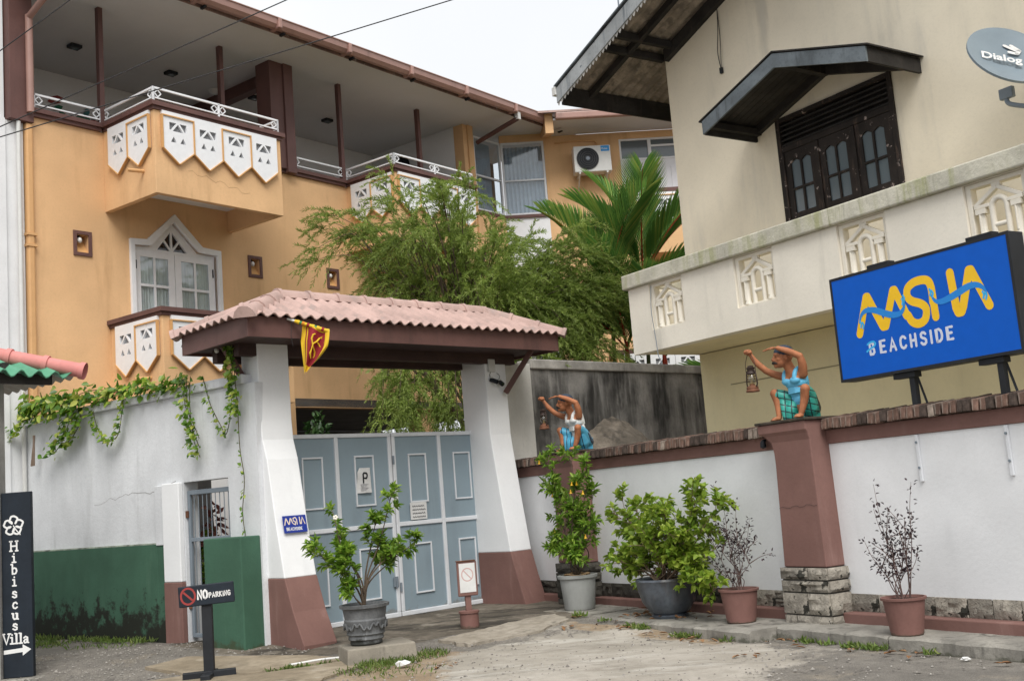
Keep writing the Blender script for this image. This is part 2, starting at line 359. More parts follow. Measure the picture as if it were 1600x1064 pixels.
M_stone_dark = paint("mossy_dark_stone", (0.10, 0.092, 0.078), 0.4, 5.0, 0.95, 1.0, 14, streaks=(((0.02, 0.02, 0.018), 0.85, 0.45, 9),), vary=0.8, bdist=0.03)
M_mortar = paint("dark_mortar", (0.085, 0.08, 0.07), 0.3, 4, 0.95, 0.4, 30)
M_brick_dark = paint("mould_blackened_brick", (0.065, 0.048, 0.04), 0.5, 9.0, 0.95, 0.8, 30, bdist=0.02)
M_brick_pale = paint("lime_stained_brick", (0.30, 0.245, 0.205), 0.4, 9.0, 0.95, 0.8, 30, streaks=(((0.06, 0.05, 0.042), 0.9, 0.5, 16),), bdist=0.02)
M_brick = paint("weathered_brick", (0.19, 0.115, 0.088), 0.45, 9.0, 0.95, 0.8, 30, streaks=(((0.035, 0.032, 0.028), 0.95, 0.46, 16), ((0.42, 0.38, 0.33), 0.8, 0.52, 20)), vary=0.85, bdist=0.02)
M_coping = paint("mossy_coping_mortar", (0.06, 0.048, 0.038), 0.4, 5.0, 0.95, 0.7, 20, streaks=(((0.05, 0.055, 0.03), 0.8, 0.45, 8),), bdist=0.02)
M_kerb = paint("stained_kerb_concrete", (0.27, 0.255, 0.225), 0.28, 3.0, 0.95, 0.6, 30, streaks=(((0.045, 0.043, 0.037), 0.85, 0.45, 6),), low=(-0.16, -0.04, (0.06, 0.062, 0.04), 0.7), bdist=0.015)
M_block = paint("pale_concrete_block", (0.25, 0.225, 0.185), 0.2, 4.0, 0.95, 0.5, 30, streaks=(((0.10, 0.09, 0.075), 0.6, 0.5, 6),), bdist=0.012)
M_concrete_post = paint("grey_concrete_post", (0.34, 0.33, 0.31), 0.18, 3.0, 0.95, 0.5, 30, streaks=(((0.13, 0.13, 0.12), 0.6, 0.48, 6),), bdist=0.012)
M_black = paint("matt_black_paint", (0.016, 0.018, 0.022), 0.2, 4, 0.6, 0.1, 40)
M_black_board = paint("blue_black_board", (0.012, 0.018, 0.027), 0.2, 3, 0.6, 0.15, 40, streaks=(((0.05, 0.055, 0.06), 0.4, 0.55, 8),))
M_print_white = plain("white_lettering", (0.75, 0.75, 0.74), 0.6)
M_print_red = plain("red_lettering", (0.30, 0.035, 0.03), 0.6)
M_sign_blue = plain("blue_sign_face", (0.002, 0.10, 0.53), 0.5, 0.0, 0.2)
M_sign_yellow = plain("yellow_sign_print", (0.86, 0.52, 0.004), 0.35)
M_sign_wave = plain("sky_blue_sign_print", (0.004, 0.22, 0.66), 0.35)
M_sign_light = plain("cyan_sign_print", (0.03, 0.42, 0.80), 0.35)
M_paper = paint("sun_bleached_paper", (0.66, 0.66, 0.65), 0.08, 6, 0.8, 0.1, 20)
M_glass_dark = glass("dark_window_glass", (0.012, 0.014, 0.017))
M_glass_grey = glass("grey_reflective_glass", (0.10, 0.125, 0.14), 0.12)
M_glass = clearglass("clear_window_glass")
M_curtain = paint("pale_curtain", (0.82, 0.82, 0.78), 0.08, 3, 0.9, 0.0)
M_curtain_blue = paint("blue_grey_blind", (0.40, 0.46, 0.52), 0.1, 3, 0.9, 0.0)
M_ceiling = paint("white_ceiling", (0.64, 0.645, 0.655), 0.04, 0.8, 0.9, 0.1, 30)
M_room = paint("veranda_wall_paint", (0.76, 0.77, 0.78), 0.05, 0.8, 0.9, 0.1, 30)
M_floor_tile = paint("veranda_floor", (0.30, 0.25, 0.21), 0.1, 2, 0.5, 0.05)
M_hole_shade = paint("grey_hole_shade", (0.21, 0.215, 0.225), 0.15, 4, 0.9, 0.2)  # grey tone standing in for the shade inside the panel holes
M_bulb = plain("white_bulb_glass", (0.7, 0.7, 0.68), 0.25)
M_grey_pipe = plain("grey_pvc_pipe", (0.17, 0.20, 0.24), 0.5)
M_rust = paint("rusty_iron", (0.16, 0.07, 0.04), 0.3, 8, 0.85, 0.4, 60)
M_wire = plain("black_cable", (0.018, 0.018, 0.02), 0.6)
M_pipe_orange = plain("orange_painted_pipe", (0.64, 0.37, 0.165), 0.6)
M_grey_white = plain("off_white_plastic", (0.62, 0.62, 0.60), 0.45)
M_bark = paint("grey_brown_bark", (0.12, 0.09, 0.065), 0.3, 10, 0.95, 0.8, 30, bdist=0.01)
M_soil = paint("potting_soil", (0.05, 0.035, 0.025), 0.35, 20, 1.0, 1.0, 40, bdist=0.02)
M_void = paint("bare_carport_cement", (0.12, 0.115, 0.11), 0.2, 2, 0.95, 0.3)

# ground materials: plain world-space patterns of what lies there
def ground_mat(name, cols, scale, detail_bump, extra=None, rough=0.95):
    m, nt, bs, tc = newmat(name)
    a = ramp(nt, noise(nt, tc, scale, 9, 0.62), 0.36, 0.66); b = ramp(nt, noise(nt, tc, scale * 5.3, 8, 0.6), 0.38, 0.68)
    c = mixc(nt, a, cols[0], cols[1]); c = mixc(nt, math_(nt, 'MULTIPLY', b, 0.55), c, cols[2])
    for (ecol, sc_, thr, amt, st) in (extra or []):
        f = ramp(nt, noise(nt, tc, sc_, 9, 0.66, st), thr, thr + 0.12); c = mixc(nt, math_(nt, 'MULTIPLY', f, amt), c, ecol)
    g = nd(nt, "TexVoronoi", None, Vector=tc, Scale=detail_bump[1])
    if detail_bump[2]:
        c = mixc(nt, math_(nt, 'MULTIPLY', ramp(nt, g.outputs["Distance"], 0.15, 0.6), detail_bump[2]), c, [x * 0.35 for x in cols[0]])
        c = mixc(nt, math_(nt, 'MULTIPLY', g.outputs["Color"], 0.25), c, [min(1, x * 1.5) for x in cols[1]])
    nt.links.new(c, bs.inputs["Base Color"]); bs.inputs["Roughness"].default_value = rough; bs.inputs["Specular IOR Level"].default_value = 0.2
    h = math_(nt, 'ADD', math_(nt, 'MULTIPLY', g.outputs["Distance"], 0.7), noise(nt, tc, 7, 9, 0.65))
    bp = nd(nt, "Bump", None, Strength=detail_bump[0], Distance=0.02, Height=h); nt.links.new(bp.outputs[0], bs.inputs["Normal"])
    return m
G_strip = ground_mat("pale_concrete_strip", ((0.29, 0.255, 0.205), (0.38, 0.34, 0.285), (0.19, 0.165, 0.13)), 1.6, (0.4, 80, 0.0), [((0.10, 0.09, 0.07), 3.2, 0.58, 0.7, None)])
G_slab_left = ground_mat("brown_stained_slab", ((0.25, 0.205, 0.145), (0.35, 0.295, 0.22), (0.17, 0.14, 0.10)), 1.4, (0.35, 80, 0.0), [((0.10, 0.085, 0.06), 2.6, 0.58, 0.7, None), ((0.42, 0.37, 0.30), 2.0, 0.6, 0.6, None)])

# leaves
L_tree = leafmat("bottlebrush_leaves", ((0.17, 0.245, 0.05), (0.24, 0.34, 0.065), (0.33, 0.44, 0.09), (0.47, 0.56, 0.16)), 0.5, 0.45)
L_palm = leafmat("palm_leaflets", ((0.11, 0.26, 0.055), (0.16, 0.34, 0.07), (0.24, 0.43, 0.09), (0.46, 0.52, 0.12)), 0.5, 0.5)
L_bush = leafmat("bright_shrub_leaves", ((0.11, 0.22, 0.025), (0.18, 0.33, 0.035), (0.27, 0.44, 0.05), (0.40, 0.53, 0.09)), 0.42, 0.45)
L_boug = leafmat("lime_shrub_leaves", ((0.15, 0.26, 0.03), (0.25, 0.38, 0.045), (0.37, 0.50, 0.06), (0.50, 0.60, 0.11)), 0.45, 0.45)
L_dark = leafmat("dark_purple_leaves", ((0.018, 0.010, 0.014), (0.035, 0.016, 0.022), (0.06, 0.028, 0.032)), 0.5, 0.15)
L_vine = leafmat("variegated_vine_leaves", ((0.06, 0.15, 0.018), (0.13, 0.27, 0.028), (0.28, 0.42, 0.04), (0.58, 0.60, 0.13)), 0.35, 0.4)
L_hedge = leafmat("deep_green_leaves", ((0.015, 0.045, 0.012), (0.03, 0.08, 0.018), (0.05, 0.11, 0.025)), 0.5, 0.2)
L_grass = leafmat("weed_blades", ((0.09, 0.15, 0.025), (0.14, 0.22, 0.04), (0.24, 0.28, 0.08)), 0.6, 0.3)
L_litter = leafmat("dry_fallen_leaves", ((0.16, 0.075, 0.03), (0.24, 0.12, 0.05), (0.33, 0.20, 0.10)), 0.8, 0.05)
M_yellow_flower = plain("yellow_petals", (0.75, 0.42, 0.01), 0.5)
M_white_flower = plain("white_petals", (0.8, 0.76, 0.68), 0.5)
M_red_stem = paint("red_palm_sheath", (0.34, 0.035, 0.015), 0.25, 5, 0.4, 0.1, streaks=(((0.12, 0.16, 0.03), 0.5, 0.55, 5),))
# ------------------------------------------------------------------ ground and paving
from mathutils import noise as mnoise
def axis(lo, hi, step, far):
    a = list(np.arange(lo, hi + 1e-6, step)); d = step; x = hi
    while x < far: d *= 1.4; x += d; a.append(x)
    d = step; x = lo
    while x > -far: d *= 1.4; x -= d; a.insert(0, x)
    return np.array(a)
gx = axis(-8, 6, 0.07, 420); gy = axis(6, 17.5, 0.07, 420)
GX, GY = np.meshgrid(gx, gy); PX, PY = GX.ravel(), GY.ravel()
def sdist(poly):                      # signed distance to an outline, positive inside
    d = np.full(PX.shape, 1e9); ins = np.zeros(PX.shape, bool); n = len(poly)
    for i in range(n):
        (x0, y0), (x1, y1) = poly[i], poly[(i + 1) % n]; ex, ey = x1 - x0, y1 - y0
        t = np.clip(((PX - x0) * ex + (PY - y0) * ey) / (ex * ex + ey * ey), 0, 1); d = np.minimum(d, np.hypot(PX - x0 - t * ex, PY - y0 - t * ey))
        c = ((y0 > PY) != (y1 > PY)) & (PX < (x1 - x0) * (PY - y0) / (y1 - y0 + 1e-12) + x0); ins ^= c
    return np.where(ins, d, -d)
near = (np.abs(PX) < 9) & (PY > 3) & (PY < 20)
NZ = np.zeros(PX.shape); N2 = np.zeros(PX.shape); idx = np.nonzero(near)[0]
NZ[idx] = [mnoise.fractal(Vector((PX[i] * 1.3, PY[i] * 1.3, 0)), 0.8, 2.1, 5) for i in idx]
N2[idx] = [mnoise.fractal(Vector((PX[i] * 4.1, PY[i] * 4.1, 7)), 0.8, 2.1, 4) for i in idx]
def zone(poly, soft, amp): 
    return np.clip((sdist(poly) + amp * NZ + amp * 0.4 * N2) / soft * 0.5 + 0.5, 0, 1)
ZONES = {
 "asphalt": zone([(2.3, 11.6), (4.4, 8.6), (7.5, 3), (7.5, -4), (-0.5, -4), (0.4, 6.5), (1.7, 9.0), (2.3, 10.2)], 0.5, 0.35),
 "slab": zone([(-0.95, 12.2), (-0.35, 12.85), (0.45, 13.3), (0.95, 12.85), (1.85, 11.55), (2.45, 10.65), (2.35, 10.25), (2.0, 9.5), (1.75, 8.9), (0.6, 5.5), (-1.4, 5.5), (-1.15, 9.0), (-0.95, 10.8)], 0.45, 0.30),
 "dirt": np.maximum(zone([(-1.75, 12.6), (-0.8, 12.75), (-0.75, 11.2), (-0.75, 9.0), (-2.2, 9.0), (-1.95, 11.3)], 0.3, 0.25), zone([(0.5, 13.6), (1.2, 13.05), (2.0, 11.7), (1.8, 11.5), (0.9, 12.75), (0.4, 13.2)], 0.16, 0.14)),
 "apron": zone([(-2.95, 15.2), (-0.6, 17.3), (0.4, 16.7), (0.85, 14.6), (0.42, 13.75), (-0.9, 13.5), (-1.75, 12.9), (-2.75, 12.95), (-3.6, 13.4), (-4.4, 14.2), (-4.8, 14.9), (-4.0, 14.8), (-3.2, 14.0)], 0.12, 0.10),
}
f_ = np.clip((14.2 - PY) / 2.2, 0, 1); HZ_ = -0.12 * f_ * f_ * (3 - 2 * f_) + np.where(near, 0.010 * NZ + 0.004 * N2, 0) + 0.012 * ZONES["slab"] + 0.008 * ZONES["apron"]
nx = len(gx); ny = len(gy); ii, jj = np.meshgrid(np.arange(nx - 1), np.arange(ny - 1)); b_ = (jj * nx + ii).ravel()
# one material, each kind of surface where it lies
def gcol(nt, tc, cols, scale, extra=()):
    a = ramp(nt, noise(nt, tc, scale, 5, 0.62), 0.36, 0.66); b = ramp(nt, noise(nt, tc, scale * 6.3, 4, 0.6), 0.38, 0.68)
    c = mixc(nt, a, cols[0], cols[1]); c = mixc(nt, math_(nt, 'MULTIPLY', b, 0.5), c, cols[2])
    for (ecol, sc_, thr, amt, st) in extra: c = mixc(nt, math_(nt, 'MULTIPLY', ramp(nt, noise(nt, tc, sc_, 5, 0.66, st), thr, thr + 0.14), amt), c, ecol)
    return c
GM, nt, bs, tc = newmat("yard_ground")
vor = nd(nt, "TexVoronoi", None, Vector=tc, Scale=46.0); vo2 = nd(nt, "TexVoronoi", None, Vector=tc, Scale=95.0)
col = gcol(nt, tc, ((0.17, 0.155, 0.135), (0.27, 0.245, 0.21), (0.12, 0.11, 0.095)), 1.2, [((0.33, 0.275, 0.20), 0.9, 0.55, 0.7, None)])
col = mixc(nt, math_(nt, 'MULTIPLY', ramp(nt, vor.outputs["Distance"], 0.12, 0.6), 0.55), col, (0.07, 0.063, 0.055)); col = mixc(nt, math_(nt, 'MULTIPLY', vor.outputs["Color"], 0.22), col, (0.42, 0.40, 0.37))
fine = noise(nt, tc, 9.0, 5, 0.7); rough_b = None; spk = vo2.outputs["Distance"]
for nm, cols, sc_, ext, spa in (("asphalt", ((0.19, 0.175, 0.155), (0.27, 0.25, 0.22), (0.14, 0.13, 0.115)), 1.5, [((0.34, 0.295, 0.235), 0.9, 0.52, 0.8, None)], 0.4),
    ("dirt", ((0.30, 0.225, 0.15), (0.38, 0.30, 0.215), (0.21, 0.165, 0.115)), 2.0, [((0.16, 0.14, 0.12), 3.0, 0.55, 0.7, None)], 0.25),
    ("slab", ((0.34, 0.31, 0.265), (0.44, 0.405, 0.355), (0.28, 0.255, 0.215)), 0.9, [((0.24, 0.215, 0.18), 1.7, 0.53, 0.65, (0.45, 1.9, 1)), ((0.55, 0.525, 0.475), 1.3, 0.55, 0.7, (0.4, 1.5, 1)), ((0.17, 0.15, 0.12), 7, 0.66, 0.5, None), ((0.40, 0.32, 0.22), 0.8, 0.60, 0.5, None)], 0.08),
    ("apron", ((0.11, 0.095, 0.075), (0.22, 0.19, 0.152), (0.07, 0.06, 0.05)), 1.3, [((0.036, 0.032, 0.027), 1.4, 0.48, 0.85, (0.6, 1.6, 1)), ((0.33, 0.295, 0.245), 1.7, 0.58, 0.8, None), ((0.06, 0.07, 0.03), 3.5, 0.62, 0.6, None)], 0.08)):
    at_ = nd(nt, "Attribute", {'attribute_name': nm}).outputs["Fac"]; c2 = gcol(nt, tc, cols, sc_, ext); c2 = mixc(nt, math_(nt, 'MULTIPLY', ramp(nt, spk, 0.15, 0.6), spa), c2, [x * 0.4 for x in cols[0]])
    fac = ramp(nt, math_(nt, 'ADD', at_, math_(nt, 'MULTIPLY', math_(nt, 'SUBTRACT', fine, 0.5), 0.7)), 0.36, 0.64); col = mixc(nt, fac, col, c2)
nt.links.new(col, bs.inputs["Base Color"]); bs.inputs["Roughness"].default_value = 0.95; bs.inputs["Specular IOR Level"].default_value = 0.2
bp = nd(nt, "Bump", None, Strength=0.7, Distance=0.02, Height=math_(nt, 'ADD', math_(nt, 'MULTIPLY', vor.outputs["Distance"], 0.35), fine)); nt.links.new(bp.outputs[0], bs.inputs["Normal"])
me = np_mesh("ground", np.stack([PX, PY, HZ_], 1), np.stack([b_, b_ + 1, b_ + nx + 1, b_ + nx], 1), GM)
for nm, z in ZONES.items():
    at_ = me.attributes.new(nm, 'FLOAT', 'POINT'); at_.data.foreach_set("value", z.astype(np.float32))
shade(me, 60); tag(link("ground", me), kind="structure")
import bmesh
def sheet(name, outline, mat_, lift, jit=0.05, skirt=0.05, sub=0.12):
    P = []
    for i in range(len(outline)):
        a = Vector(outline[i]); b = Vector(outline[(i + 1) % len(outline)]); k = max(1, int((b - a).length / sub)); t = (b - a).normalized(); n = Vector((-t.y, t.x))
        for j in range(k): P.append(a + (b - a) * (j / k) + n * random.uniform(-jit, jit))
    bm = bmesh.new(); vs = [bm.verts.new((p.x, p.y, 0)) for p in P]
    for t in geometry.tessellate_polygon([[Vector((p.x, p.y, 0)) for p in P]]):
        try: bm.faces.new([vs[i] for i in t])
        except ValueError: pass
    for _ in range(2):
        bmesh.ops.subdivide_edges(bm, edges=[e for e in bm.edges if e.calc_length() > 0.45], cuts=1); bmesh.ops.triangulate(bm, faces=bm.faces[:])
    bmesh.ops.recalc_face_normals(bm, faces=bm.faces[:])
    if sum(f.normal.z for f in bm.faces) < 0: bmesh.ops.reverse_faces(bm, faces=bm.faces[:])
    for v in bm.verts: v.co.z = hgt(v.co.x, v.co.y) + lift
    r = bmesh.ops.extrude_edge_only(bm, edges=[e for e in bm.edges if e.is_boundary])
    for g in r["geom"]:
        if isinstance(g, bmesh.types.BMVert): g.co.z -= skirt
    me = bpy.data.meshes.new(name); bm.to_mesh(me); bm.free(); me.materials.append(mat_)
    return tag(link(name, me), kind="structure")
sheet("pale_pavement", [(-1.12, 13.1), (-0.55, 13.6), (0.25, 14.35), (0.42, 13.75), (0.05, 13.15), (-0.75, 12.75)], G_strip, 0.035, 0.03, 0.06, 0.08)
sheet("left_paving", [(-4.05, 13.3), (-2.6, 12.85), (-2.02, 12.5), (-3.05, 12.0), (-3.75, 12.35), (-4.4, 12.9)], G_slab_left, 0.034, 0.012)
sheet("left_paving", [(-3.0, 11.95), (-1.98, 12.42), (-1.85, 12.0), (-2.1, 11.3), (-2.2, 9.5), (-5.2, 9.5), (-5.0, 11.6), (-3.72, 12.28)], G_slab_left, 0.030, 0.012)
G_bounce = paint("pale_bounce_surface", (0.50, 0.47, 0.42), 0.15, 1.5, 0.95, 0.3, 30)  # pale colour for an added sheet that bounces light onto the villa
_a = [WALL.w(-2.0, -0.35), WALL.w(9.5, -0.35), VILLA.w(-2.0, -1.3), VILLA.w(-12.3, -1.3)]
me = bpy.data.meshes.new("villa_bounce_sheet"); me.from_pydata([(p.x, p.y, 0.05) for p in _a], [], [(0, 1, 2, 3)]); me.materials.append(G_bounce); tag(link("villa_bounce_sheet", me), kind="structure")  # unseen sheet behind the wall, added to brighten the villa's lower wall
# loose stones on the gravel
pv, pf = [], []
for k in range(3600):
    x, y = random.uniform(-6.5, -2.6), random.uniform(11.2, 14.6)
    if random.random() < 0.42: x, y = random.uniform(-1.9, 3.6), random.uniform(9.0, 13.2)
    r_ = random.uniform(0.006, 0.017) * (1.6 if random.random() < 0.05 else 1); z = hgt(x, y) + 0.010; a = random.uniform(0, 3); o = len(pv); ca, sa = math.cos(a) * r_, math.sin(a) * r_
    pv += [(x + ca, y + sa, z), (x - sa, y + ca, z), (x - ca, y - sa, z), (x + sa, y - ca, z), (x, y, z + r_ * 0.8), (x, y, z - r_)]
    pf += [(o, o + 1, o + 4), (o + 1, o + 2, o + 4), (o + 2, o + 3, o + 4), (o + 3, o, o + 4)]
me = bpy.data.meshes.new("gravel_stones"); me.from_pydata(pv, [], pf); me.materials.append(leafmat("loose_stone", ((0.11, 0.10, 0.09), (0.22, 0.20, 0.18), (0.36, 0.34, 0.31)), 0.95, 0.0))
tag(link("gravel_stones", me), "loose grey gravel stones on the yard", "gravel", kind="stuff")
# cracks across the court
m = MB()
for (x0, y0, ang, L) in ((-0.7, 12.4, -0.2, 2.6), (0.3, 11.2, -1.0, 1.8), (-0.6, 10.6, 0.35, 1.9), (1.2, 10.4, 0.1, 1.0), (-0.2, 13.4, 0.5, 0.9)):
    x, y, a = x0, y0, ang; P = []
    for k in range(int(L / 0.07)):
        P.append((x, y)); a = ang + random.gauss(0, 0.55); x += 0.07 * math.cos(a); y += 0.07 * math.sin(a)
    v = []
    for i, (px, py) in enumerate(P):
        w_ = random.uniform(0.002, 0.006); v += [(px, py - w_, hgt(px, py) + 0.026), (px, py + w_, hgt(px, py) + 0.026)]
    m.add(v, [(2 * i, 2 * i + 1, 2 * i + 3, 2 * i + 2) for i in range(len(P) - 1)])
o = m.build("pavement_cracks", plain("crack_grime", (0.06, 0.052, 0.044), 0.95)); tag(o, kind="structure")
# raised kerb platform along the white wall
kerb = thing("kerb_platform", None, None, WALL, (0, 0, 0)); kerb["kind"] = "structure"
for i, (x0, x1, t0, t1, z1) in enumerate(((0.05, 0.95, 0.86, 0.92, 0.012), (0.97, 2.35, 0.92, 1.0, 0.0), (2.36, 3.95, 1.0, 1.02, -0.004), (3.97, 5.4, 0.66, 0.67, 0.004), (5.42, 7.0, 0.67, 0.67, 0.0), (7.02, 9.0, 0.67, 0.66, 0.004))):
    n = 14; rings = []
    for k in range(n + 1):
        u = k / n; x = x0 + (x1 - x0) * u; t = t0 + (t1 - t0) * u + random.gauss(0, 0.003); z = z1 + random.gauss(0, 0.0015); c = 0.014 + abs(random.gauss(0, 0.007))
        rings.append([(x, -t, -0.35), (x, -t + 0.008, z - c), (x, -t + 0.012 + c, z), (x, 0.05, z + 0.002), (x, 0.05, -0.35)])
    MB().loft(rings).build("kerb_stone", M_kerb, kerb, smooth=30)
# ------------------------------------------------------------------ street gate: pillars, canopy, two leaves
def gate_pillar(label, x0, x1, zt, prof, back, low_back, brown_z):
    """prof: list of (z, t front). White shaft that flares forward, red-brown foot"""
    p = thing("gate_pillar", label, "gate pillar", GATE, (x0, 0, 0), group="flared gate pillars")
    w = x1 - x0
    def t_at(z):
        for (za, ta), (zb, tb) in zip(prof[:-1], prof[1:]):
            if za <= z <= zb: return ta + (tb - ta) * (z - za) / (zb - za)
        return prof[-1][1]
    zs = sorted(set([brown_z] + [z for z, _ in prof if z > brown_z] + [zt]))
    m = MB(); m.loft([[(0, -t_at(z), z), (w, -t_at(z), z), (w, -back, z), (0, -back, z)] for z in zs]); m.build("shaft", M_white_pillar, p, bevel=0.012)
    zs = [-0.2] + [z for z, _ in prof if 0 <= z < brown_z] + [brown_z]
    e = 0.004
    m = MB(); m.loft([[(-e, -t_at(max(z, 0)) - e, z), (w + e, -t_at(max(z, 0)) - e, z), (w + e, -back + e, z), (-e, -back + e, z)] for z in zs]); m.build("painted_foot", M_base_brown, p, bevel=0.012)
    return p
PROFL = [(0.0, 1.22), (0.38, 1.02), (0.77, 0.87), (1.4, 0.74), (2.2, 0.60), (2.45, 0.52), (2.7, 0.5), (3.72, 0.49)]
pl_ = gate_pillar("flared white gate pillar under the flag, with blue hotel sticker", -1.17, -0.72, 3.72, PROFL, 0.10, 0, 0.77)
MB().box(-0.02, 0.44, -0.098, 0.3, 0.776, 2.06).build("rear_buttress", M_white_pillar, pl_, bevel=0.01); MB().box(-0.024, 0.444, -0.094, 0.3, -0.2, 0.774).build("rear_buttress_foot", M_base_brown, pl_, bevel=0.01)
PROFR = [(0.0, 0.94), (0.4, 0.80), (0.74, 0.70), (1.4, 0.60), (2.2, 0.49), (2.45, 0.46), (3.64, 0.45)]
pr_ = gate_pillar("flared white gate pillar carrying two cameras, next to the black-stained wall", 2.70, 3.12, 3.64, PROFR, -0.1, 0, 0.74)

# gate leaves: tube frame, sheet panels and raised moulding rectangles
def gate_leaf(label, x0, x1, bars):
    g = thing("gate_leaf", label, "gate", GATE, (x0, 0, 0), group="blue-grey steel gate leaves")
    W = x1 - x0; H = 2.545; b = bars - x0; fr = 0.026
    m = MB()
    m.box(0, W, -0.03, 0.03, 0.012, 0.075); m.box(0, W, -0.03, 0.03, H - 0.055, H); m.box(0, 0.055, -0.028, 0.028, 0.075, H - 0.055); m.box(W - 0.055, W, -0.028, 0.028, 0.075, H - 0.055)
    m.build("frame", M_steel_white, g, bevel=0.009)
    MB().box(b - 0.03, b + 0.03, -0.032, 0.02, 0.072, H - 0.052).build("upright", M_steel_white, g, bevel=0.008)
    m = MB(); m.box(0.05, b - 0.032, -0.03, 0.02, 1.235, 1.295); m.box(b + 0.032, W - 0.05, -0.03, 0.02, 1.235, 1.295); m.build("middle_rail", M_steel_white, g, bevel=0.008)
    for (xa, xb) in ((0.05, b - 0.028), (b + 0.028, W - 0.05)):
        for (za, zb, ra, rb) in ((0.07, 1.24, 0.29, 0.985), (1.29, H - 0.05, 1.55, 2.24)):
            pn = MB().box(xa, xb, -0.006, 0.006, za, zb).build("sheet_panel", M_steel_blue, g)
            c = (xa + xb) / 2; h = 0.165; s = 0.011; mm = MB()
            mm.box(c - h, c + h, -0.028, -0.006, ra, ra + 2 * s); mm.box(c - h, c + h, -0.028, -0.006, rb - 2 * s, rb)
            mm.box(c - h, c - h + 2 * s, -0.026, -0.006, ra + 2 * s, rb - 2 * s); mm.box(c + h - 2 * s, c + h, -0.026, -0.006, ra + 2 * s, rb - 2 * s)
            mm.build("moulding", M_steel_white, pn, bevel=0.004)
    m = MB()
    for z in (0.35, 2.1): m.tube([(0.0, -0.035, z), (0.0, -0.035, z + 0.12)], 0.016, 8)
    m.build("hinge", M_steel_grey, g)
    return g
gl = gate_leaf("left leaf of the blue-grey steel gate, with the P parking notice", -0.54, 1.185, 0.26)
gr = gate_leaf("right leaf of the blue-grey steel gate, with the small printed notice", 1.205, 2.93, 2.065)
m = MB(); m.box(1.62, 1.70, -0.045, -0.03, 0.42, 0.56); m.tube([(1.66, -0.06, 0.5), (1.66, -0.06, 0.40)], 0.01, 6); m.build("latch", M_steel_grey, gl, bevel=0.004)

# papers taped to the gate
pn = thing("parking_notice", "white paper notice with large letter P, curling corner, taped to the gate's left leaf", "notice", GATE, (0.685, 0.03, 1.90))
m = MB(); rows = []
for j in range(7):
    z = 0.17 - 0.34 * j / 6; x0 = -0.105 - 0.02 * (j / 6) + (0.035 if j == 0 else 0.0); rows.append([(x0, -0.008 * math.sin(j), z), (-0.0, -0.012, z), (0.105 + 0.01 * j / 6, -0.004 - 0.006 * (j == 6), z)])
m.loft(rows, caps=False, closed=False); m.build("sheet", M_paper, pn)
m = MB(); ribbon(m, [(-0.02, -0.03), (-0.02, 0.085)], 0.024, -0.016); ribbon(m, smooth_path([(-0.01, 0.10), (0.035, 0.095), (0.045, 0.06), (0.03, 0.03), (0.0, 0.03)], 4), 0.022, -0.0165); m.build("letter", M_black, pn)
m = MB()
for k in range(6): m.box(-0.07, 0.06 - 0.02 * (k % 3), -0.0155, -0.014, -0.055 - 0.017 * k, -0.052 - 0.017 * k + 0.004)
m.build("small_print", plain("grey_print", (0.4, 0.4, 0.42), 0.8), pn)
p2 = thing("printed_notice", "small white printed notice taped below the moulding on the gate's right leaf", "notice", GATE, (1.6, 0.034, 1.43))
MB().box(-0.15, 0.15, -0.002, 0.0, -0.12, 0.12).build("sheet", M_paper, p2)
m = MB()
for k in range(4):
    xx = -0.11
    while xx < 0.10:
        w = random.uniform(0.012, 0.03); ribbon(m, [(xx, 0.06 - 0.05 * k), (xx + w * 0.5, 0.075 - 0.05 * k), (xx + w, 0.058 - 0.05 * k)], 0.008, -0.0032 - 0.0002 * random.random()); xx += w + 0.008
m.build("small_print", M_black, p2)

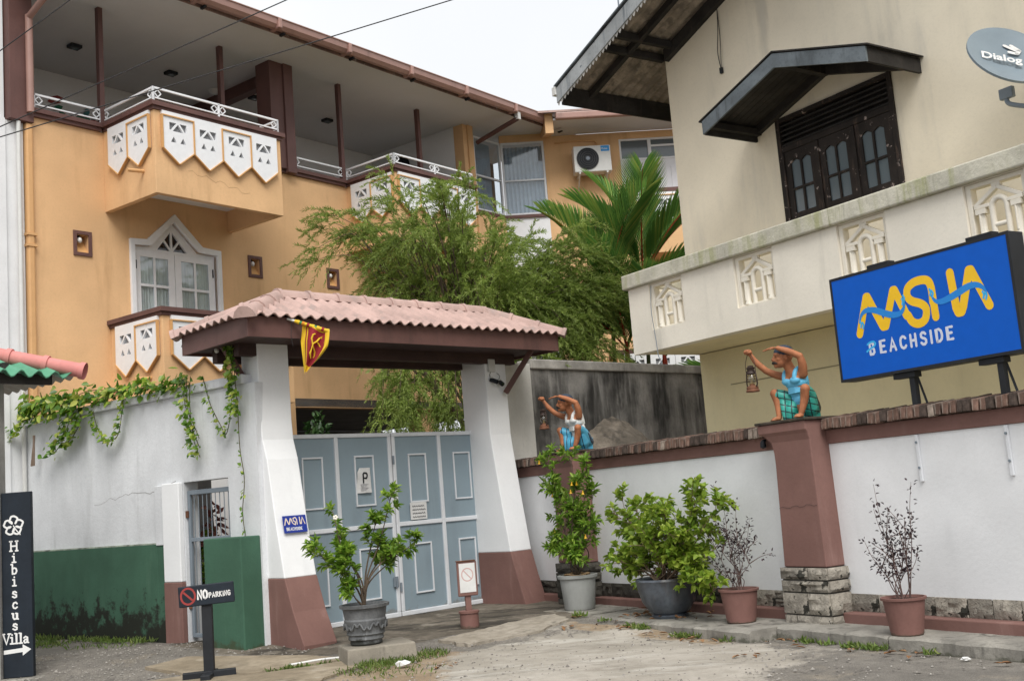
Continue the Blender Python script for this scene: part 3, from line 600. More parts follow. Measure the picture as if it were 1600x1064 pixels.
# blue sticker on the left pillar
def logo(parent, sx, sz, y, mats, wl=0.055):
    """the wave lettering: zigzag A A, S, H A with two waves; coordinates of the big board (2.10 x 1.07 m)"""
    S = lambda pts: [(p[0] * sx, p[1] * sz) for p in pts]
    k = (sx + sz) / 2; m = MB()
    a1 = S([(0.318, 0.45), (0.452, 0.80), (0.47, 0.80), (0.62, 0.475), (0.655, 0.475), (0.79, 0.80), (0.81, 0.80), (0.92, 0.53)])
    for j, (pa, pb) in enumerate(zip(a1[:-1], a1[1:])): ribbon(m, [pa, pb], wl * 1.25 * k, y - 0.00025 * (j % 3))
    ss = S([tuple(p) for p in smooth_path([(1.235, 0.60), (1.237, 0.72), (1.215, 0.80), (1.15, 0.83), (1.04, 0.825), (0.965, 0.78), (0.955, 0.71), (1.0, 0.655), (1.10, 0.61), (1.15, 0.55), (1.125, 0.46), (1.05, 0.43), (0.975, 0.46), (0.935, 0.53)], 4)])
    ribbon(m, ss, wl * 1.2 * k, y - 0.0006); ribbon(m, S([(1.237, 0.74), (1.246, 0.46)]), wl * 1.2 * k, y - 0.0012)
    h = S([(1.46, 0.83), (1.48, 0.50), (1.497, 0.455), (1.53, 0.455), (1.555, 0.50), (1.662, 0.81), (1.682, 0.81), (1.825, 0.46)])
    for j, (pa, pb) in enumerate(zip(h[:-1], h[1:])): ribbon(m, [pa, pb], wl * 1.25 * k, y - 0.0014 - 0.00025 * (j % 3))
    m.build("lettering", mats[0], parent)
    for wv in ([(0.335, 0.56), (0.37, 0.635), (0.44, 0.668), (0.55, 0.65), (0.66, 0.60), (0.76, 0.565), (0.845, 0.565), (0.895, 0.61), (0.915, 0.67)], [(1.225, 0.67), (1.26, 0.61), (1.32, 0.588), (1.41, 0.60), (1.53, 0.635), (1.64, 0.668), (1.73, 0.662), (1.79, 0.62), (1.815, 0.56)]):
        m = MB(); pts = S([tuple(p) for p in smooth_path(wv, 3)]); n = len(pts)
        ribbon(m, pts, 0.06, y - 0.0024, widths=[(0.014 + 0.052 * math.sin(math.pi * i / (n - 1))) * k for i in range(n)]); m.build("wave", mats[1], parent)
    m = MB()
    for (cx, cz) in ((0.345, 0.545), (0.372, 0.53), (0.905, 0.70), (0.885, 0.675), (1.215, 0.70), (1.238, 0.68), (1.80, 0.55), (1.775, 0.565)):
        ribbon(m, S([(cx, cz - 0.03), (cx + 0.012, cz), (cx, cz + 0.028)]), 0.02 * k, y - 0.003, cap=4)
    m.build("wave_foam", mats[2], parent)
STROKES = {'B': [[(0, 0), (0, 1)], [(0, 1), (.4, 1), (.55, .88), (.55, .64), (.4, .53), (0, .53)], [(.4, .53), (.6, .42), (.62, .14), (.45, 0), (0, 0)]],
 'E': [[(.55, 1), (0, 1), (0, 0), (.55, 0)], [(0, .52), (.45, .52)]], 'A': [[(0, 0), (.34, 1), (.68, 0)], [(.13, .32), (.55, .32)]],
 'C': [[(.62, .82), (.5, .95), (.3, 1), (.1, .9), (0, .7), (0, .3), (.1, .1), (.3, 0), (.5, .05), (.62, .18)]],
 'H': [[(0, 0), (0, 1)], [(.58, 0), (.58, 1)], [(0, .5), (.58, .5)]],
 'S': [[(.55, .85), (.42, .97), (.2, 1), (.04, .88), (.04, .66), (.2, .54), (.42, .47), (.56, .33), (.54, .12), (.38, 0), (.16, .01), (0, .15)]],
 'I': [[(0, 0), (0, 1)]], 'D': [[(0, 0), (0, 1), (.3, 1), (.52, .85), (.6, .6), (.6, .4), (.52, .15), (.3, 0), (0, 0)]],
 'N': [[(0, 0), (0, 1), (.6, 0), (.6, 1)]], 'O': [[(.3, 0), (.08, .15), (0, .5), (.08, .85), (.32, 1), (.56, .85), (.64, .5), (.56, .15), (.3, 0)]],
 'P': [[(0, 0), (0, 1), (.4, 1), (.55, .85), (.55, .62), (.4, .48), (0, .48)]], 'R': [[(0, 0), (0, 1), (.4, 1), (.55, .85), (.55, .64), (.4, .5), (0, .5)], [(.25, .5), (.6, 0)]],
 'K': [[(0, 0), (0, 1)], [(.55, 1), (.02, .45)], [(.15, .58), (.6, 0)]], 'G': [[(.6, .85), (.45, .98), (.25, 1), (.05, .85), (0, .5), (.06, .15), (.25, 0), (.5, .03), (.6, .2), (.6, .45), (.35, .45)]],
 'i': [[(0, 0), (0, .7)], [(0, .93), (0, .96)]]}
def letters(mb, txt, x0, z0, h, w, gap, y, sx=1.0, slope=0.0):
    x = x0; k = 0
    for ch in txt:
        if ch == ' ': x += h * 0.4; continue
        wd = 0
        for st in STROKES[ch]:
            pts = [(x + p[0] * h * sx, z0 + p[1] * h + slope * (x - x0)) for p in st]; k += 1
            ribbon(mb, pts, w, y - 0.0003 * (k % 4)); wd = max(wd, max(p[0] for p in st))
        x += wd * h * sx + gap
    return x
stk = thing("blue_sticker", "blue square hotel sticker with white lettering on the left gate pillar", "sticker", GATE, (-1.09, 0.775, 1.40))
stk.rotation_euler = Euler((R(-10.5), 0, GATE.a), 'XYZ')
MB().box(-0.004, 0.326, -0.003, 0.0, -0.105, 0.105).build("panel", plain("navy_sticker", (0.012, 0.035, 0.27), 0.4), stk)
st2 = bpy.data.objects.new("print", None)
bpy.data.objects.remove(st2)
m = MB()
S = lambda pts: [((p[0] - 0.30) * 0.19 + 0.012, (p[1] - 0.43) * 0.23 - 0.012) for p in pts]
ribbon(m, S([(0.318, 0.45), (0.452, 0.80), (0.47, 0.80), (0.62, 0.475), (0.655, 0.475), (0.79, 0.80), (0.81, 0.80), (0.92, 0.53)]), 0.012, -0.0036)
ribbon(m, S([(1.24, 0.46), (1.237, 0.72), (1.15, 0.83), (0.985, 0.78), (1.0, 0.655), (1.14, 0.58), (1.10, 0.44), (0.95, 0.5)]), 0.012, -0.0042)
ribbon(m, S([(1.46, 0.83), (1.48, 0.46), (1.55, 0.46), (1.67, 0.81), (1.825, 0.46)]), 0.012, -0.0048)
m.build("lettering", plain("pale_sticker_print", (0.75, 0.62, 0.5), 0.5), stk)
m = MB(); letters(m, "BEACHSIDE", 0.035, -0.075, 0.034, 0.007, 0.011, -0.0038, 0.8); m.build("small_lettering", M_print_white, stk)

# canopy over the gate: hipped roof of wave tiles, ridge and hip caps, brown fascia, dark soffit
cp = thing("gate_canopy", "low hipped canopy with dusty pink wave tiles and brown fascia over the gate", "canopy", GATE, (0, 0, 0))
X0, X1, TF, TB, ZE, ZR = -1.72, 3.60, 1.20, -0.47, 3.87, 4.32
TM = (TF + TB) / 2; RX0, RX1 = -0.75, 2.85
def wave_slope(p_e0, p_e1, p_r0, p_r1, pitch, amp, over=0.06):
    """corrugated quadrilateral between an eave line and a ridge line (shorter, for hips)"""
    e0, e1, r0, r1 = map(Vector, (p_e0, p_e1, p_r0, p_r1)); L = (e1 - e0).length; t = (e1 - e0) / L
    n = int(L / pitch) * 6; mid = (r0 + r1) / 2 - (e0 + e1) / 2; up_s = (mid - t * mid.dot(t)); run = up_s.length; us = up_s / run; nn = t.cross(us)
    if nn.z < 0: nn = -nn
    a = (r0 - e0).dot(t); b = (r1 - e0).dot(t); rows = 5; v = []; f = []
    for i in range(n + 1):
        x = L * i / n
        lim = 1.0
        if x < a and a > 1e-6: lim = x / a
        if x > b and L - b > 1e-6: lim = min(lim, (L - x) / (L - b))
        wv = amp * math.cos(2 * math.pi * x / pitch)
        for j in range(rows):
            d = -over + (run * lim + over) * j / (rows - 1)
            step = 0.012 * (1 - (d % 0.33) / 0.33) if d > -over else 0.012
            v.append(e0 + t * x + us * d + nn * (wv + step * 0.4))
    base = len(v)
    for i in range(n):
        for j in range(rows - 1): f.append((i * rows + j, (i + 1) * rows + j, (i + 1) * rows + j + 1, i * rows + j + 1))
    # under face and eave edge
    v2 = [p - nn * 0.014 for p in v]
    f2 = [tuple(base + q for q in reversed(g)) for g in f]
    edge = [(i * rows, base + i * rows, base + (i + 1) * rows, (i + 1) * rows) for i in range(n)]
    return v + v2, f + f2 + edge
zt = ZE + 0.03
A, B_, C_, D_ = (X0, -TF, zt), (X1, -TF, zt), (X1, -TB, zt), (X0, -TB, zt); RA, RB = (RX0, -TM, ZR), (RX1, -TM, ZR)
for nm, q in (("roof_front_slope", (A, B_, RA, RB)), ("roof_back_slope", (C_, D_, RB, RA)), ("roof_left_slope", (D_, A, RA, RA)), ("roof_right_slope", (B_, C_, RB, RB))):
    m = MB(); m.add(*wave_slope(*q, 0.172, 0.026)); m.build(nm, M_tile, cp, smooth=70)
def cap_tiles(a, b, n, w, h, parent, first=0.0):
    a = Vector(a); b = Vector(b); t = (b - a).normalized(); sd = t.cross(Vector((0, 0, 1))).normalized(); up = sd.cross(t); L = (b - a).length / n
    for i in range(n):
        m = MB(); p0 = a + t * (L * i - 0.03); rings = []
        for d, k in ((0.0, 1.16), (0.05, 1.16), (0.055, 1.0), (L + 0.03, 0.96)):
            rings.append([p0 + t * d + sd * (w * k * x) + up * (h * k * z - 0.03) for x, z in ((-1, -0.45), (-0.8, 0.35), (-0.4, 0.9), (0, 1.0), (0.4, 0.9), (0.8, 0.35), (1, -0.45))])
        m.loft(rings, caps=True); m.build("ridge_cap", M_tile, parent, smooth=45)
cap_tiles((RX0, -TM, ZR + 0.02), (RX1, -TM, ZR + 0.02), 8, 0.13, 0.085, cp)
for cnr, r in ((A, RA), (D_, RA), (B_, RB), (C_, RB)):
    c = Vector(cnr); r = Vector(r); c2 = c + (c - r).normalized() * 0.06; cap_tiles(c2 + Vector((0, 0, 0.02)), r + Vector((0, 0, 0.02)), 3, 0.12, 0.08, cp)
m = MB(); ft = 0.03; fz0 = 3.615
m.box(X0 + 0.03, X1 - 0.03, -TF + 0.03, -TF + 0.06, fz0, ZE); m.build("fascia", M_brown, cp, bevel=0.004)
m = MB(); m.box(X0 + 0.03, X1 - 0.03, -TB - 0.06, -TB - 0.03, fz0, ZE); m.build("fascia", M_brown, cp)
m = MB(); m.box(X0 + 0.03, X0 + 0.06, -TF + 0.062, -TB - 0.062, fz0, ZE); m.build("fascia", M_brown, cp, bevel=0.004)
m = MB(); m.box(X1 - 0.06, X1 - 0.03, -TF + 0.062, -TB - 0.062, fz0, ZE); m.build("fascia", M_brown, cp)
nb = 13
for k in range(nb):
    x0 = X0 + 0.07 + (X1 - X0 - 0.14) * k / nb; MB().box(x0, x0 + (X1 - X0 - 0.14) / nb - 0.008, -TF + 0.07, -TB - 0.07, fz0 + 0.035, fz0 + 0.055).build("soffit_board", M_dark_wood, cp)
m = MB()
m.box(X0 + 0.3, X1 - 0.3, -0.48, -0.36, 3.50, 3.66); m.build("beam", M_dark_wood, cp, bevel=0.006)
m = MB(); m.box(X0 + 0.3, X1 - 0.3, 0.05, 0.17, 3.48, 3.66); m.build("beam", M_dark_wood, cp, bevel=0.006)
for (x, t0) in ((3.02, 0.5), (-1.05, 0.12)):
    m = MB(); m.bar((x, -t0 - 0.02, 3.06), (x + (0.22 if x > 0 else -0.4), -t0 - (0.42 if x > 0 else 0.05), 3.66), 0.07, 0.07); m.build("brace", M_brown, cp, bevel=0.004)
MB().ellipsoid((-1.45, 0.0, 3.63), (0.03, 0.03, 0.035)).build("bulb", M_bulb, cp, smooth=True)

# flag on a short pole under the canopy eave
fl = thing("flag", "yellow and maroon lion flag hanging limp from a ribboned pole under the canopy eave", "flag", GATE, (-1.13, 1.28, 3.82))
m = MB(); P0 = Vector((-0.02, 0.1, 0.03)); P1 = Vector((0.34, -0.25, -0.165)); m.tube([P0, P1], 0.016, 10); m.build("pole", M_grey_white, fl, smooth=True)
my, mr_, mg_ = plain("flag_yellow", (0.72, 0.47, 0.02), 0.8), plain("flag_maroon", (0.27, 0.012, 0.02), 0.8), plain("flag_green", (0.05, 0.22, 0.07), 0.8)
for k in range(14):
    a = P0 + (P1 - P0) * (0.18 + 0.058 * k); b = P0 + (P1 - P0) * (0.18 + 0.058 * (k + 1)); m = MB(); m.tube([a, b], 0.021 + 0.004 * (k % 2), 10)
    m.build("pole_ribbon", [my, my, mg_, plain("flag_orange", (0.6, 0.2, 0.01), 0.8) if k == 3 else my, my, mr_][k % 6] if k < 12 else my, fl, smooth=True)
# cloth: vertical sheet hanging from the pole, pulled to a point; bands yellow border / maroon field
nu, nv = 26, 22; vs = []; mi = []
top0 = P0 + (P1 - P0) * 0.36; top1 = P1
for j in range(nv + 1):
    q = j / nv; zb = -0.60 * q
    wl = 1.0 - 0.86 * max(0, (q - 0.35) / 0.65) ** 1.2
    for i in range(nu + 1):
        u_ = i / nu; base = top0 + (top1 - top0) * (0.5 + (u_ - 0.5) * wl - 0.32 * q * q)
        fold = 0.055 * math.sin(u_ * 11 + q * 2.5) * (0.4 + q) * wl
        skew = Vector((-0.02 * q, 0.05 * q, 0)); vs.append(base + skew + Vector((fold * 0.6, fold, zb * (1 - 0.12 * u_) + 0.015 * math.sin(u_ * 7))))
fs = []
for j in range(nv):
    for i in range(nu):
        fs.append((j * (nu + 1) + i, j * (nu + 1) + i + 1, (j + 1) * (nu + 1) + i + 1, (j + 1) * (nu + 1) + i))
        u_ = (i + 0.5) / nu; q = (j + 0.5) / nv
        mi.append(0 if (u_ < 0.14 or u_ > 0.86 or q > 0.86 or q < 0.05 or (0.2 < u_ < 0.24)) else 1)
m = MB(); m.v = vs; m.f = fs; m.m = mi; m.build("cloth", [my, mr_], fl, smooth=True)
# lion emblem as a raised print on the cloth
def cl(u_, q):
    i = min(nu - 1, int(u_ * nu)); j = min(nv - 1, int(q * nv)); a = vs[j * (nu + 1) + i]; b = vs[(j + 1) * (nu + 1) + i + 1]; return (a + b) / 2 + Vector((0.012, -0.012, 0))
m = MB()
for st in ([(0.36, 0.50), (0.42, 0.40), (0.5, 0.3), (0.58, 0.2), (0.66, 0.16), (0.7, 0.22)], [(0.5, 0.3), (0.62, 0.32), (0.7, 0.4), (0.66, 0.5)], [(0.4, 0.45), (0.5, 0.5), (0.56, 0.6), (0.5, 0.68)], [(0.36, 0.5), (0.34, 0.6), (0.4, 0.7)], [(0.4, 0.42), (0.34, 0.3), (0.38, 0.2), (0.46, 0.16)], [(0.66, 0.16), (0.76, 0.1)], [(0.7, 0.4), (0.78, 0.3), (0.8, 0.18)]):
    P = [cl(a, b) for a, b in st]; m.tube(P, [0.007 + 0.006 * (1 - abs(2 * i / (len(P) - 1) - 1)) for i in range(len(P))], 6)
m.build("lion_print", my, fl, smooth=True)
m = MB(); m.tube([P0 + (P1 - P0) * 0.1, P0 + Vector((0.03, -0.02, -0.22)), P0 + Vector((0.05, -0.02, -0.34))], 0.003, 5); m.build("cord", M_wire, fl)

# security cameras, junction box on the right pillar
jb = thing("junction_box", "white junction box high on the right gate pillar", "junction box", GATE, (2.80, 0.45, 3.38))
MB().box(-0.06, 0.07, -0.05, 0.0, 0.0, 0.19).build("case", M_grey_white, jb, bevel=0.008); MB().box(-0.05, 0.06, -0.056, -0.051, 0.012, 0.178).build("lid", M_grey_white, jb, bevel=0.004)
for (x, z, sx_, lab) in ((2.79, 3.245, -1, "small black bullet camera hanging left of the pair on the right gate pillar"), (2.95, 3.215, 1, "small black bullet camera on the right of the pair, beside the brown brace")):
    c = thing("security_camera", lab, "camera", GATE, (x, 0.45, z), group="pillar cameras")
    m = MB(); m.lathe([(0.03, 0), (0.03, -0.02), (0.015, -0.025)], (0, -0.03, 0.06), 14); m.tube([(0, 0.0, 0.05), (0, -0.05, 0.05)], 0.012, 8); m.build("bracket", M_grey_white, c, smooth=40)
    m = MB(); m.tube([(0.02 * sx_, -0.02, 0.02), (-0.01 * sx_, -0.06, 0.0), (-0.03 * sx_, -0.12, -0.03)], [0.03, 0.034, 0.034], 14); m.build("body", M_black, c, smooth=40)
    m = MB(); m.tube([(-0.03 * sx_, -0.12, -0.03), (-0.032 * sx_, -0.123, -0.0315)], 0.022, 12); m.build("lens", M_glass_dark, c)
    m = MB(); m.tube(smooth_path([(0, -0.01, 0.06), (0.02 * sx_, -0.02, 0.09), (0.0, -0.02, 0.13), (-0.03 * sx_, -0.01, 0.15)], 4), 0.004, 5); m.build("cable", M_wire, c)
c = thing("flood_lamp", "small grey lamp under the end of the brick coping beside the right gate pillar", "lamp", WALL, (-2.18, 0.02, 1.84))
MB().box(-0.05, 0.05, -0.09, -0.02, -0.05, 0.05).build("case", M_grey_pipe, c, bevel=0.008); MB().lathe([(0.03, 0), (0.034, 0.03), (0.02, 0.05)], (-0.02, -0.12, -0.03), 12).build("lens", M_glass_dark, c, smooth=40); MB().box(-0.02, 0.02, -0.02, 0.0, -0.02, 0.02).build("bracket", M_steel_grey, c)
# ------------------------------------------------------------------ left wall with vines, small barred gate
vw = thing("left_boundary_wall", "tall weathered white wall with dark green lower band, left of the gate", "wall", VINE, (0, 0, 0))
m = MB(); m.plate([[(-6.5, -0.3), (0.36, -0.3), (0.36, 2.04), (1.30, 2.04), (1.30, -0.3), (1.90, -0.3), (1.90, 3.17), (-6.5, 3.17)]], 0.0, 0.22); m.build("upper_wall", M_white_vine, vw)
MB().box(-6.5, 1.72, -0.055, 0.25, 3.172, 3.29).build("coping", M_white_vine, vw, bevel=0.015)
MB().box(-6.5, -0.232, -0.035, -0.002, -0.3, 1.265).build("green_band", M_green, vw, bevel=0.006)
MB().box(-6.5, -0.232, -0.034, -0.002, 1.267, 1.285).build("band_ledge", paint("mouldy_ledge", (0.35, 0.40, 0.33), 0.3, 6, 0.95, 0.4, streaks=(((0.03, 0.03, 0.025), 0.9, 0.45, 8),)), vw)
jm = MB().box(-0.228, -0.032, -0.05, -0.002, 1.25, 2.03).build("door_jamb", M_white_vine, vw, bevel=0.008)
MB().box(-0.03, 0.345, -0.075, -0.002, 0.77, 2.045).build("door_jamb", M_white_pillar, vw, bevel=0.012)
MB().box(-0.034, 0.349, -0.08, -0.002, -0.3, 0.768).build("door_jamb_foot", M_base_brown, vw, bevel=0.012)
MB().box(-0.228, -0.036, -0.036, -0.002, -0.3, 1.248).build("green_band", M_green, vw)
MB().box(1.145, 1.875, -0.30, -0.002, -0.3, 1.30).build("green_buttress", M_green_clean, vw, bevel=0.014)
# crack in the render above the door
m = MB(); px, pz = -0.05, 2.02; pts = [(0.2, 2.07)]
for k in range(24):
    pts.append((px, pz)); px -= random.uniform(0.05, 0.1); pz += random.uniform(-0.045, 0.028)
v = []; f = []
for i, (x, z) in enumerate(pts):
    w_ = 0.006 * (1 - i / len(pts)) + 0.002; v += [(x, -0.0015, z - w_ / 2), (x, -0.0015, z + w_ / 2)]
m.add(v, [(2 * i, 2 * i + 1, 2 * i + 3, 2 * i + 2) for i in range(len(pts) - 1)]); m.build("crack", plain("render_crack_dirt", (0.22, 0.21, 0.20), 0.95), vw)  # thin grey strip drawn along the crack line
# barred pedestrian gate (ajar a little)
pg = thing("pedestrian_gate", "narrow grey barred steel gate in the left wall opening", "gate", VINE, (0.37, -0.06, 0), rz=R(3))
m = MB(); W_, H_ = 0.90, 1.93; f_ = 0.05
m.box(0, f_, -0.02, 0.02, 0.06, H_); m.box(W_ - f_, W_, -0.02, 0.02, 0.06, H_); m.box(f_, W_ - f_, -0.02, 0.02, H_ - 0.06, H_); m.box(f_, W_ - f_, -0.02, 0.02, 0.06, 0.11); m.build("frame", M_steel_grey, pg, bevel=0.006)
MB().box(f_, W_ - f_, -0.018, 0.018, 1.27, 1.32).build("cross_rail", M_steel_grey, pg, bevel=0.005)
barm = MB().lathe([(0.006, 0.1), (0.006, H_ - 0.05)], (0, 0, 0), 8).mesh("bar"); barm.materials.append(M_steel_grey)
for k in range(9): link("bar", barm, pg, (0.115 + k * 0.084, 0.0, 0))
for z in (0.42, 1.58): MB().box(-0.035, 0.03, -0.045, -0.021, z, z + 0.09).build("hinge", M_rust, pg, bevel=0.006)
# hedge and passage wall seen through the bars
hw = thing("passage_wall", "grey passage wall seen through the barred gate", "wall", VINE, (-1.7, -2.0, 0))
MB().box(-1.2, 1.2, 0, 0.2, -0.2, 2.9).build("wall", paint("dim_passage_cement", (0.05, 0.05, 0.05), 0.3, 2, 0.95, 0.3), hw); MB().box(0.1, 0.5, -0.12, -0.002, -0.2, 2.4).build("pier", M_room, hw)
def blob_hedge(name, label, cat, loc, rad, n, mat_, ll, lw, group=None):
    t = thing(name, label, cat, loc=loc, group=group); d = rand_unit(n); r = RNG.uniform(0.55, 1.0, n)[:, None] ** 0.5
    bumps = 1 + 0.18 * np.sin(d[:, :1] * 7 + 1) * np.cos(d[:, 2:] * 6) 
    p = d * r * np.array(rad) * bumps; p[:, 2] += rad[2] * 0.95
    dr = d + rand_unit(n) * 0.9 + np.array([0, 0, 0.1]); v, q = leaves(p, dr, rand_unit(n) + np.array([0, 0, 1.2]), RNG.uniform(0.7, 1.2, n) * ll, RNG.uniform(0.7, 1.1, n) * lw)
    link("foliage", np_mesh("foliage", v, q, mat_), t)
    m = MB()
    for k in range(5): m.tube([(0, 0, -0.05), (random.uniform(-.3, .3) * rad[0], random.uniform(-.3, .3) * rad[1], rad[2]), (random.uniform(-.6, .6) * rad[0], random.uniform(-.6, .6) * rad[1], rad[2] * 1.5)], [0.02, 0.013, 0.006], 6)
    m.build("stem", M_bark, t); return t
blob_hedge("hedge_shrub", "leafy green shrub behind the narrow barred gate", "shrub", VINE.w(-0.05, -0.62, 0), (0.62, 0.32, 0.66), 2600, L_bush, 0.09, 0.05)
rp = thing("red_leaf_plant", "tall plant with pinkish leaves behind the barred gate", "plant", loc=VINE.w(0.15, -0.6, 0))
n = 40; p = np.stack([RNG.normal(0, .08, n), RNG.normal(0, .08, n), RNG.uniform(1.2, 1.75, n)], 1); v, q = leaves(p, rand_unit(n) + np.array([0, 0, -.3]), rand_unit(n), 0.16, 0.06); link("foliage", np_mesh("foliage", v, q, leafmat("pink_leaves", ((0.22, 0.07, 0.06), (0.35, 0.15, 0.12)), 0.5, 0.2)), rp)
m = MB(); m.tube([(0, 0, -0.05), (0.02, 0, 0.9), (-0.01, 0, 1.7)], [0.015, 0.012, 0.006], 6); m.build("stem", M_bark, rp)

# grey drain pipe on the left wall
dp = thing("drain_pipe", "grey plastic drain pipe with elbow at the left end of the vine wall", "pipe", VINE, (-4.12, 0.16, 0))
m = MB(); m.tube(smooth_path([(0, 0, -0.1), (0, 0, 1.5), (0, 0, 2.92), (0.03, 0.0, 3.02), (0.12, 0.03, 3.08), (0.2, 0.06, 3.09), (0.42, 0.10, 3.10)], 5), 0.085, 16); m.build("pipe", M_grey_pipe, dp, smooth=60)
m = MB(); m.tube([(0, 0, 2.82), (0, 0, 2.93)], 0.097, 16); m.build("collar", M_grey_pipe, dp, smooth=50)
m = MB(); m.tube([(0.16, 0.045, 3.085), (0.24, 0.065, 3.092)], 0.097, 16); m.build("collar", M_grey_pipe, dp, smooth=50)

# ------------------------------------------------------------------ right boundary wall
bw = thing("right_boundary_wall", "white boundary wall with red-brown bands, brick coping and stone footing", "wall", WALL, (0, 0, 0))
XA, XB = -2.25, 8.6
MB().box(XA, XB, 0.0, 0.22, 0.27, 1.795).build("white_panel", M_white, bw)
MB().box(XA, XB, -0.018, 0.22, 1.797, 1.94).build("brown_band", M_base_brown, bw, bevel=0.006)
MB().box(XA, XB, 0.03, 0.22, -0.3, 0.268).build("footing_core", M_mortar, bw)
for (a, b) in ((XA + 0.3, -0.72), (-0.04, 3.72), (4.40, XB)):
    MB().box(a, b, -0.15, 0.028, -0.25, 0.105).build("red_step", M_base_brown, bw, bevel=0.012)
# stones of the footing: each its own rough-faced block
def rough_block(w, h, d, seed, amp=0.02):
    rs = random.Random(seed); nu, nv_ = 5, 4; m = MB(); v = []
    for j in range(nv_ + 1):
        for i in range(nu + 1):
            e = i in (0, nu) or j in (0, nv_)
            v.append((w * i / nu + (0 if i in (0, nu) else rs.uniform(-.08, .08) * w / nu), -(0.008 + rs.uniform(0, 0.006)) if e else -d - rs.uniform(-amp * 0.9, amp), h * j / nv_))
    f = [(j * (nu + 1) + i, j * (nu + 1) + i + 1, (j + 1) * (nu + 1) + i + 1, (j + 1) * (nu + 1) + i) for j in range(nv_) for i in range(nu)]
    m.add(v, f)
    ring = [(i, 0) for i in range(nu + 1)] + [(nu, j) for j in range(1, nv_ + 1)] + [(i, nv_) for i in range(nu - 1, -1, -1)] + [(0, j) for j in range(nv_ - 1, 0, -1)]
    o = len(m.v); back = [(v[j * (nu + 1) + i][0], 0.04, v[j * (nu + 1) + i][2]) for i, j in ring]; m.v += back
    n = len(ring); ids = [j * (nu + 1) + i for i, j in ring]
    for k in range(n): m.f.append((ids[(k + 1) % n], ids[k], o + k, o + (k + 1) % n)); m.m.append(0)
    return m
x = XA + 0.05; sd = 0; G_ = 0.012
def stone_row(x0, x1, z0, z1, parent, matf, wmin, wmax, amp=0.02, y=0.0, d=0.018, split=0.3):
    global sd
    x = x0
    while x < x1 - 0.02:
        w = random.uniform(wmin, wmax)
        if x1 - (x + w) < wmin * 0.6: w = x1 - x
        if random.random() < split and w < 0.26:
            zz = [(z0, z0 + (z1 - z0) * 0.48), (z0 + (z1 - z0) * 0.48, z1)]
        else: zz = [(z0, z1)]
        for (a, b) in zz:
            sd += 1; o = rough_block(w - G_, b - a - G_, d, sd, amp).build("stone", matf(x + w / 2), parent, smooth=25, loc=(x + G_ / 2, y + random.uniform(-0.012, 0.008), a + G_ / 2))
        x += w
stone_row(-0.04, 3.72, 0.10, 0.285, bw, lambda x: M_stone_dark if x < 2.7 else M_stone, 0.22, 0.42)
stone_row(4.38, XB, 0.10, 0.285, bw, lambda x: M_stone, 0.16, 0.42)
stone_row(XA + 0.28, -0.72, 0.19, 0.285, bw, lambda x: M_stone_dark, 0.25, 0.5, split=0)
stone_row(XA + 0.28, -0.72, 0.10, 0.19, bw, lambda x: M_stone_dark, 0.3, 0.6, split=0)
# pillars with a curved corbel cap, standing on stone pedestals
def wall_pillar(xc, dark):
    hw_ = 0.30; p = bpy.data.objects.new("pillar", None); COL.objects.link(p); p.parent = bw; p.location = (xc, 0, 0)
    T = 0.26                                            # depth in front of the wall
    prof = [(-hw_, 0.56), (-hw_ + 0.035, 1.62), (-hw_ + 0.03, 1.75), (-hw_ - 0.0, 1.86), (-hw_ - 0.07, 1.93), (-hw_ - 0.14, 1.965), (-hw_ - 0.14, 2.055)]
    m = MB(); rings = []
    for x, z in prof:
        e = max(0, -(x + hw_)) * 0.6; rings.append([(x, -T - e * 0.5, z), (hw_ - 0.02 * (z - 0.56), -T - e * 0.5, z), (hw_ - 0.02 * (z - 0.56), 0.2, z), (x, 0.2, z)])
    m.loft(rings); m.build("shaft", M_base_brown, p, bevel=0.012)
    MB().box(-hw_ - 0.16, hw_ + 0.0, -T - 0.06, 0.24, 2.057, 2.085).build("cap", M_coping, p, bevel=0.006)
    MB().box(-hw_ - 0.02, hw_ + 0.02, -T - 0.02, 0.1, -0.25, 0.555).build("pedestal_core", M_mortar, p)
    global sd
    fw = 2 * hw_ + 0.06
    for (a, b, ws) in ((-0.12, 0.08, (0.18, 0.48)), (0.085, 0.305, (0.36, 0.30)), (0.31, 0.43, (0.66,)), (0.435, 0.56, (0.40, 0.26))):
        x = -hw_ - 0.03
        for wq in ws:
            wq = wq * fw / sum(ws); sd += 1; rough_block(wq - G_, b - a - G_, 0.03, sd, 0.022).build("stone", M_stone_dark if dark else M_stone, p, smooth=25, loc=(x + G_ / 2, -T - 0.03, a + G_ / 2)); x += wq
        sd += 1; rough_block(T + 0.04, b - a - G_, 0.03, sd, 0.022).build("stone", M_stone_dark if dark else M_stone, p, smooth=25, loc=(hw_ + 0.03, -T - 0.02, a + G_ / 2), rot=(0, 0, R(90)))
        sd += 1; rough_block(T + 0.04, b - a - G_, 0.03, sd, 0.022).build("stone", M_stone_dark if dark else M_stone, p, smooth=25, loc=(-hw_ - 0.03, 0.02, a + G_ / 2), rot=(0, 0, R(-90)))
    return p
PIL1, PIL2 = -0.38, 4.06
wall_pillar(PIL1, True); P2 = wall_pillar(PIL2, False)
m = MB(); v = []; pts = [(-0.27 + 0.05 * k, 1.17 + 0.012 * math.sin(k * 1.7) + 0.002 * k) for k in range(12)]
for i, (x, z) in enumerate(pts): v += [(x, -0.2665, z - 0.003), (x, -0.2665, z + 0.002)]
m.add(v, [(2 * i, 2 * i + 1, 2 * i + 3, 2 * i + 2) for i in range(len(pts) - 1)]); m.build("crack", plain("crack_dirt", (0.07, 0.045, 0.04), 0.95), P2)
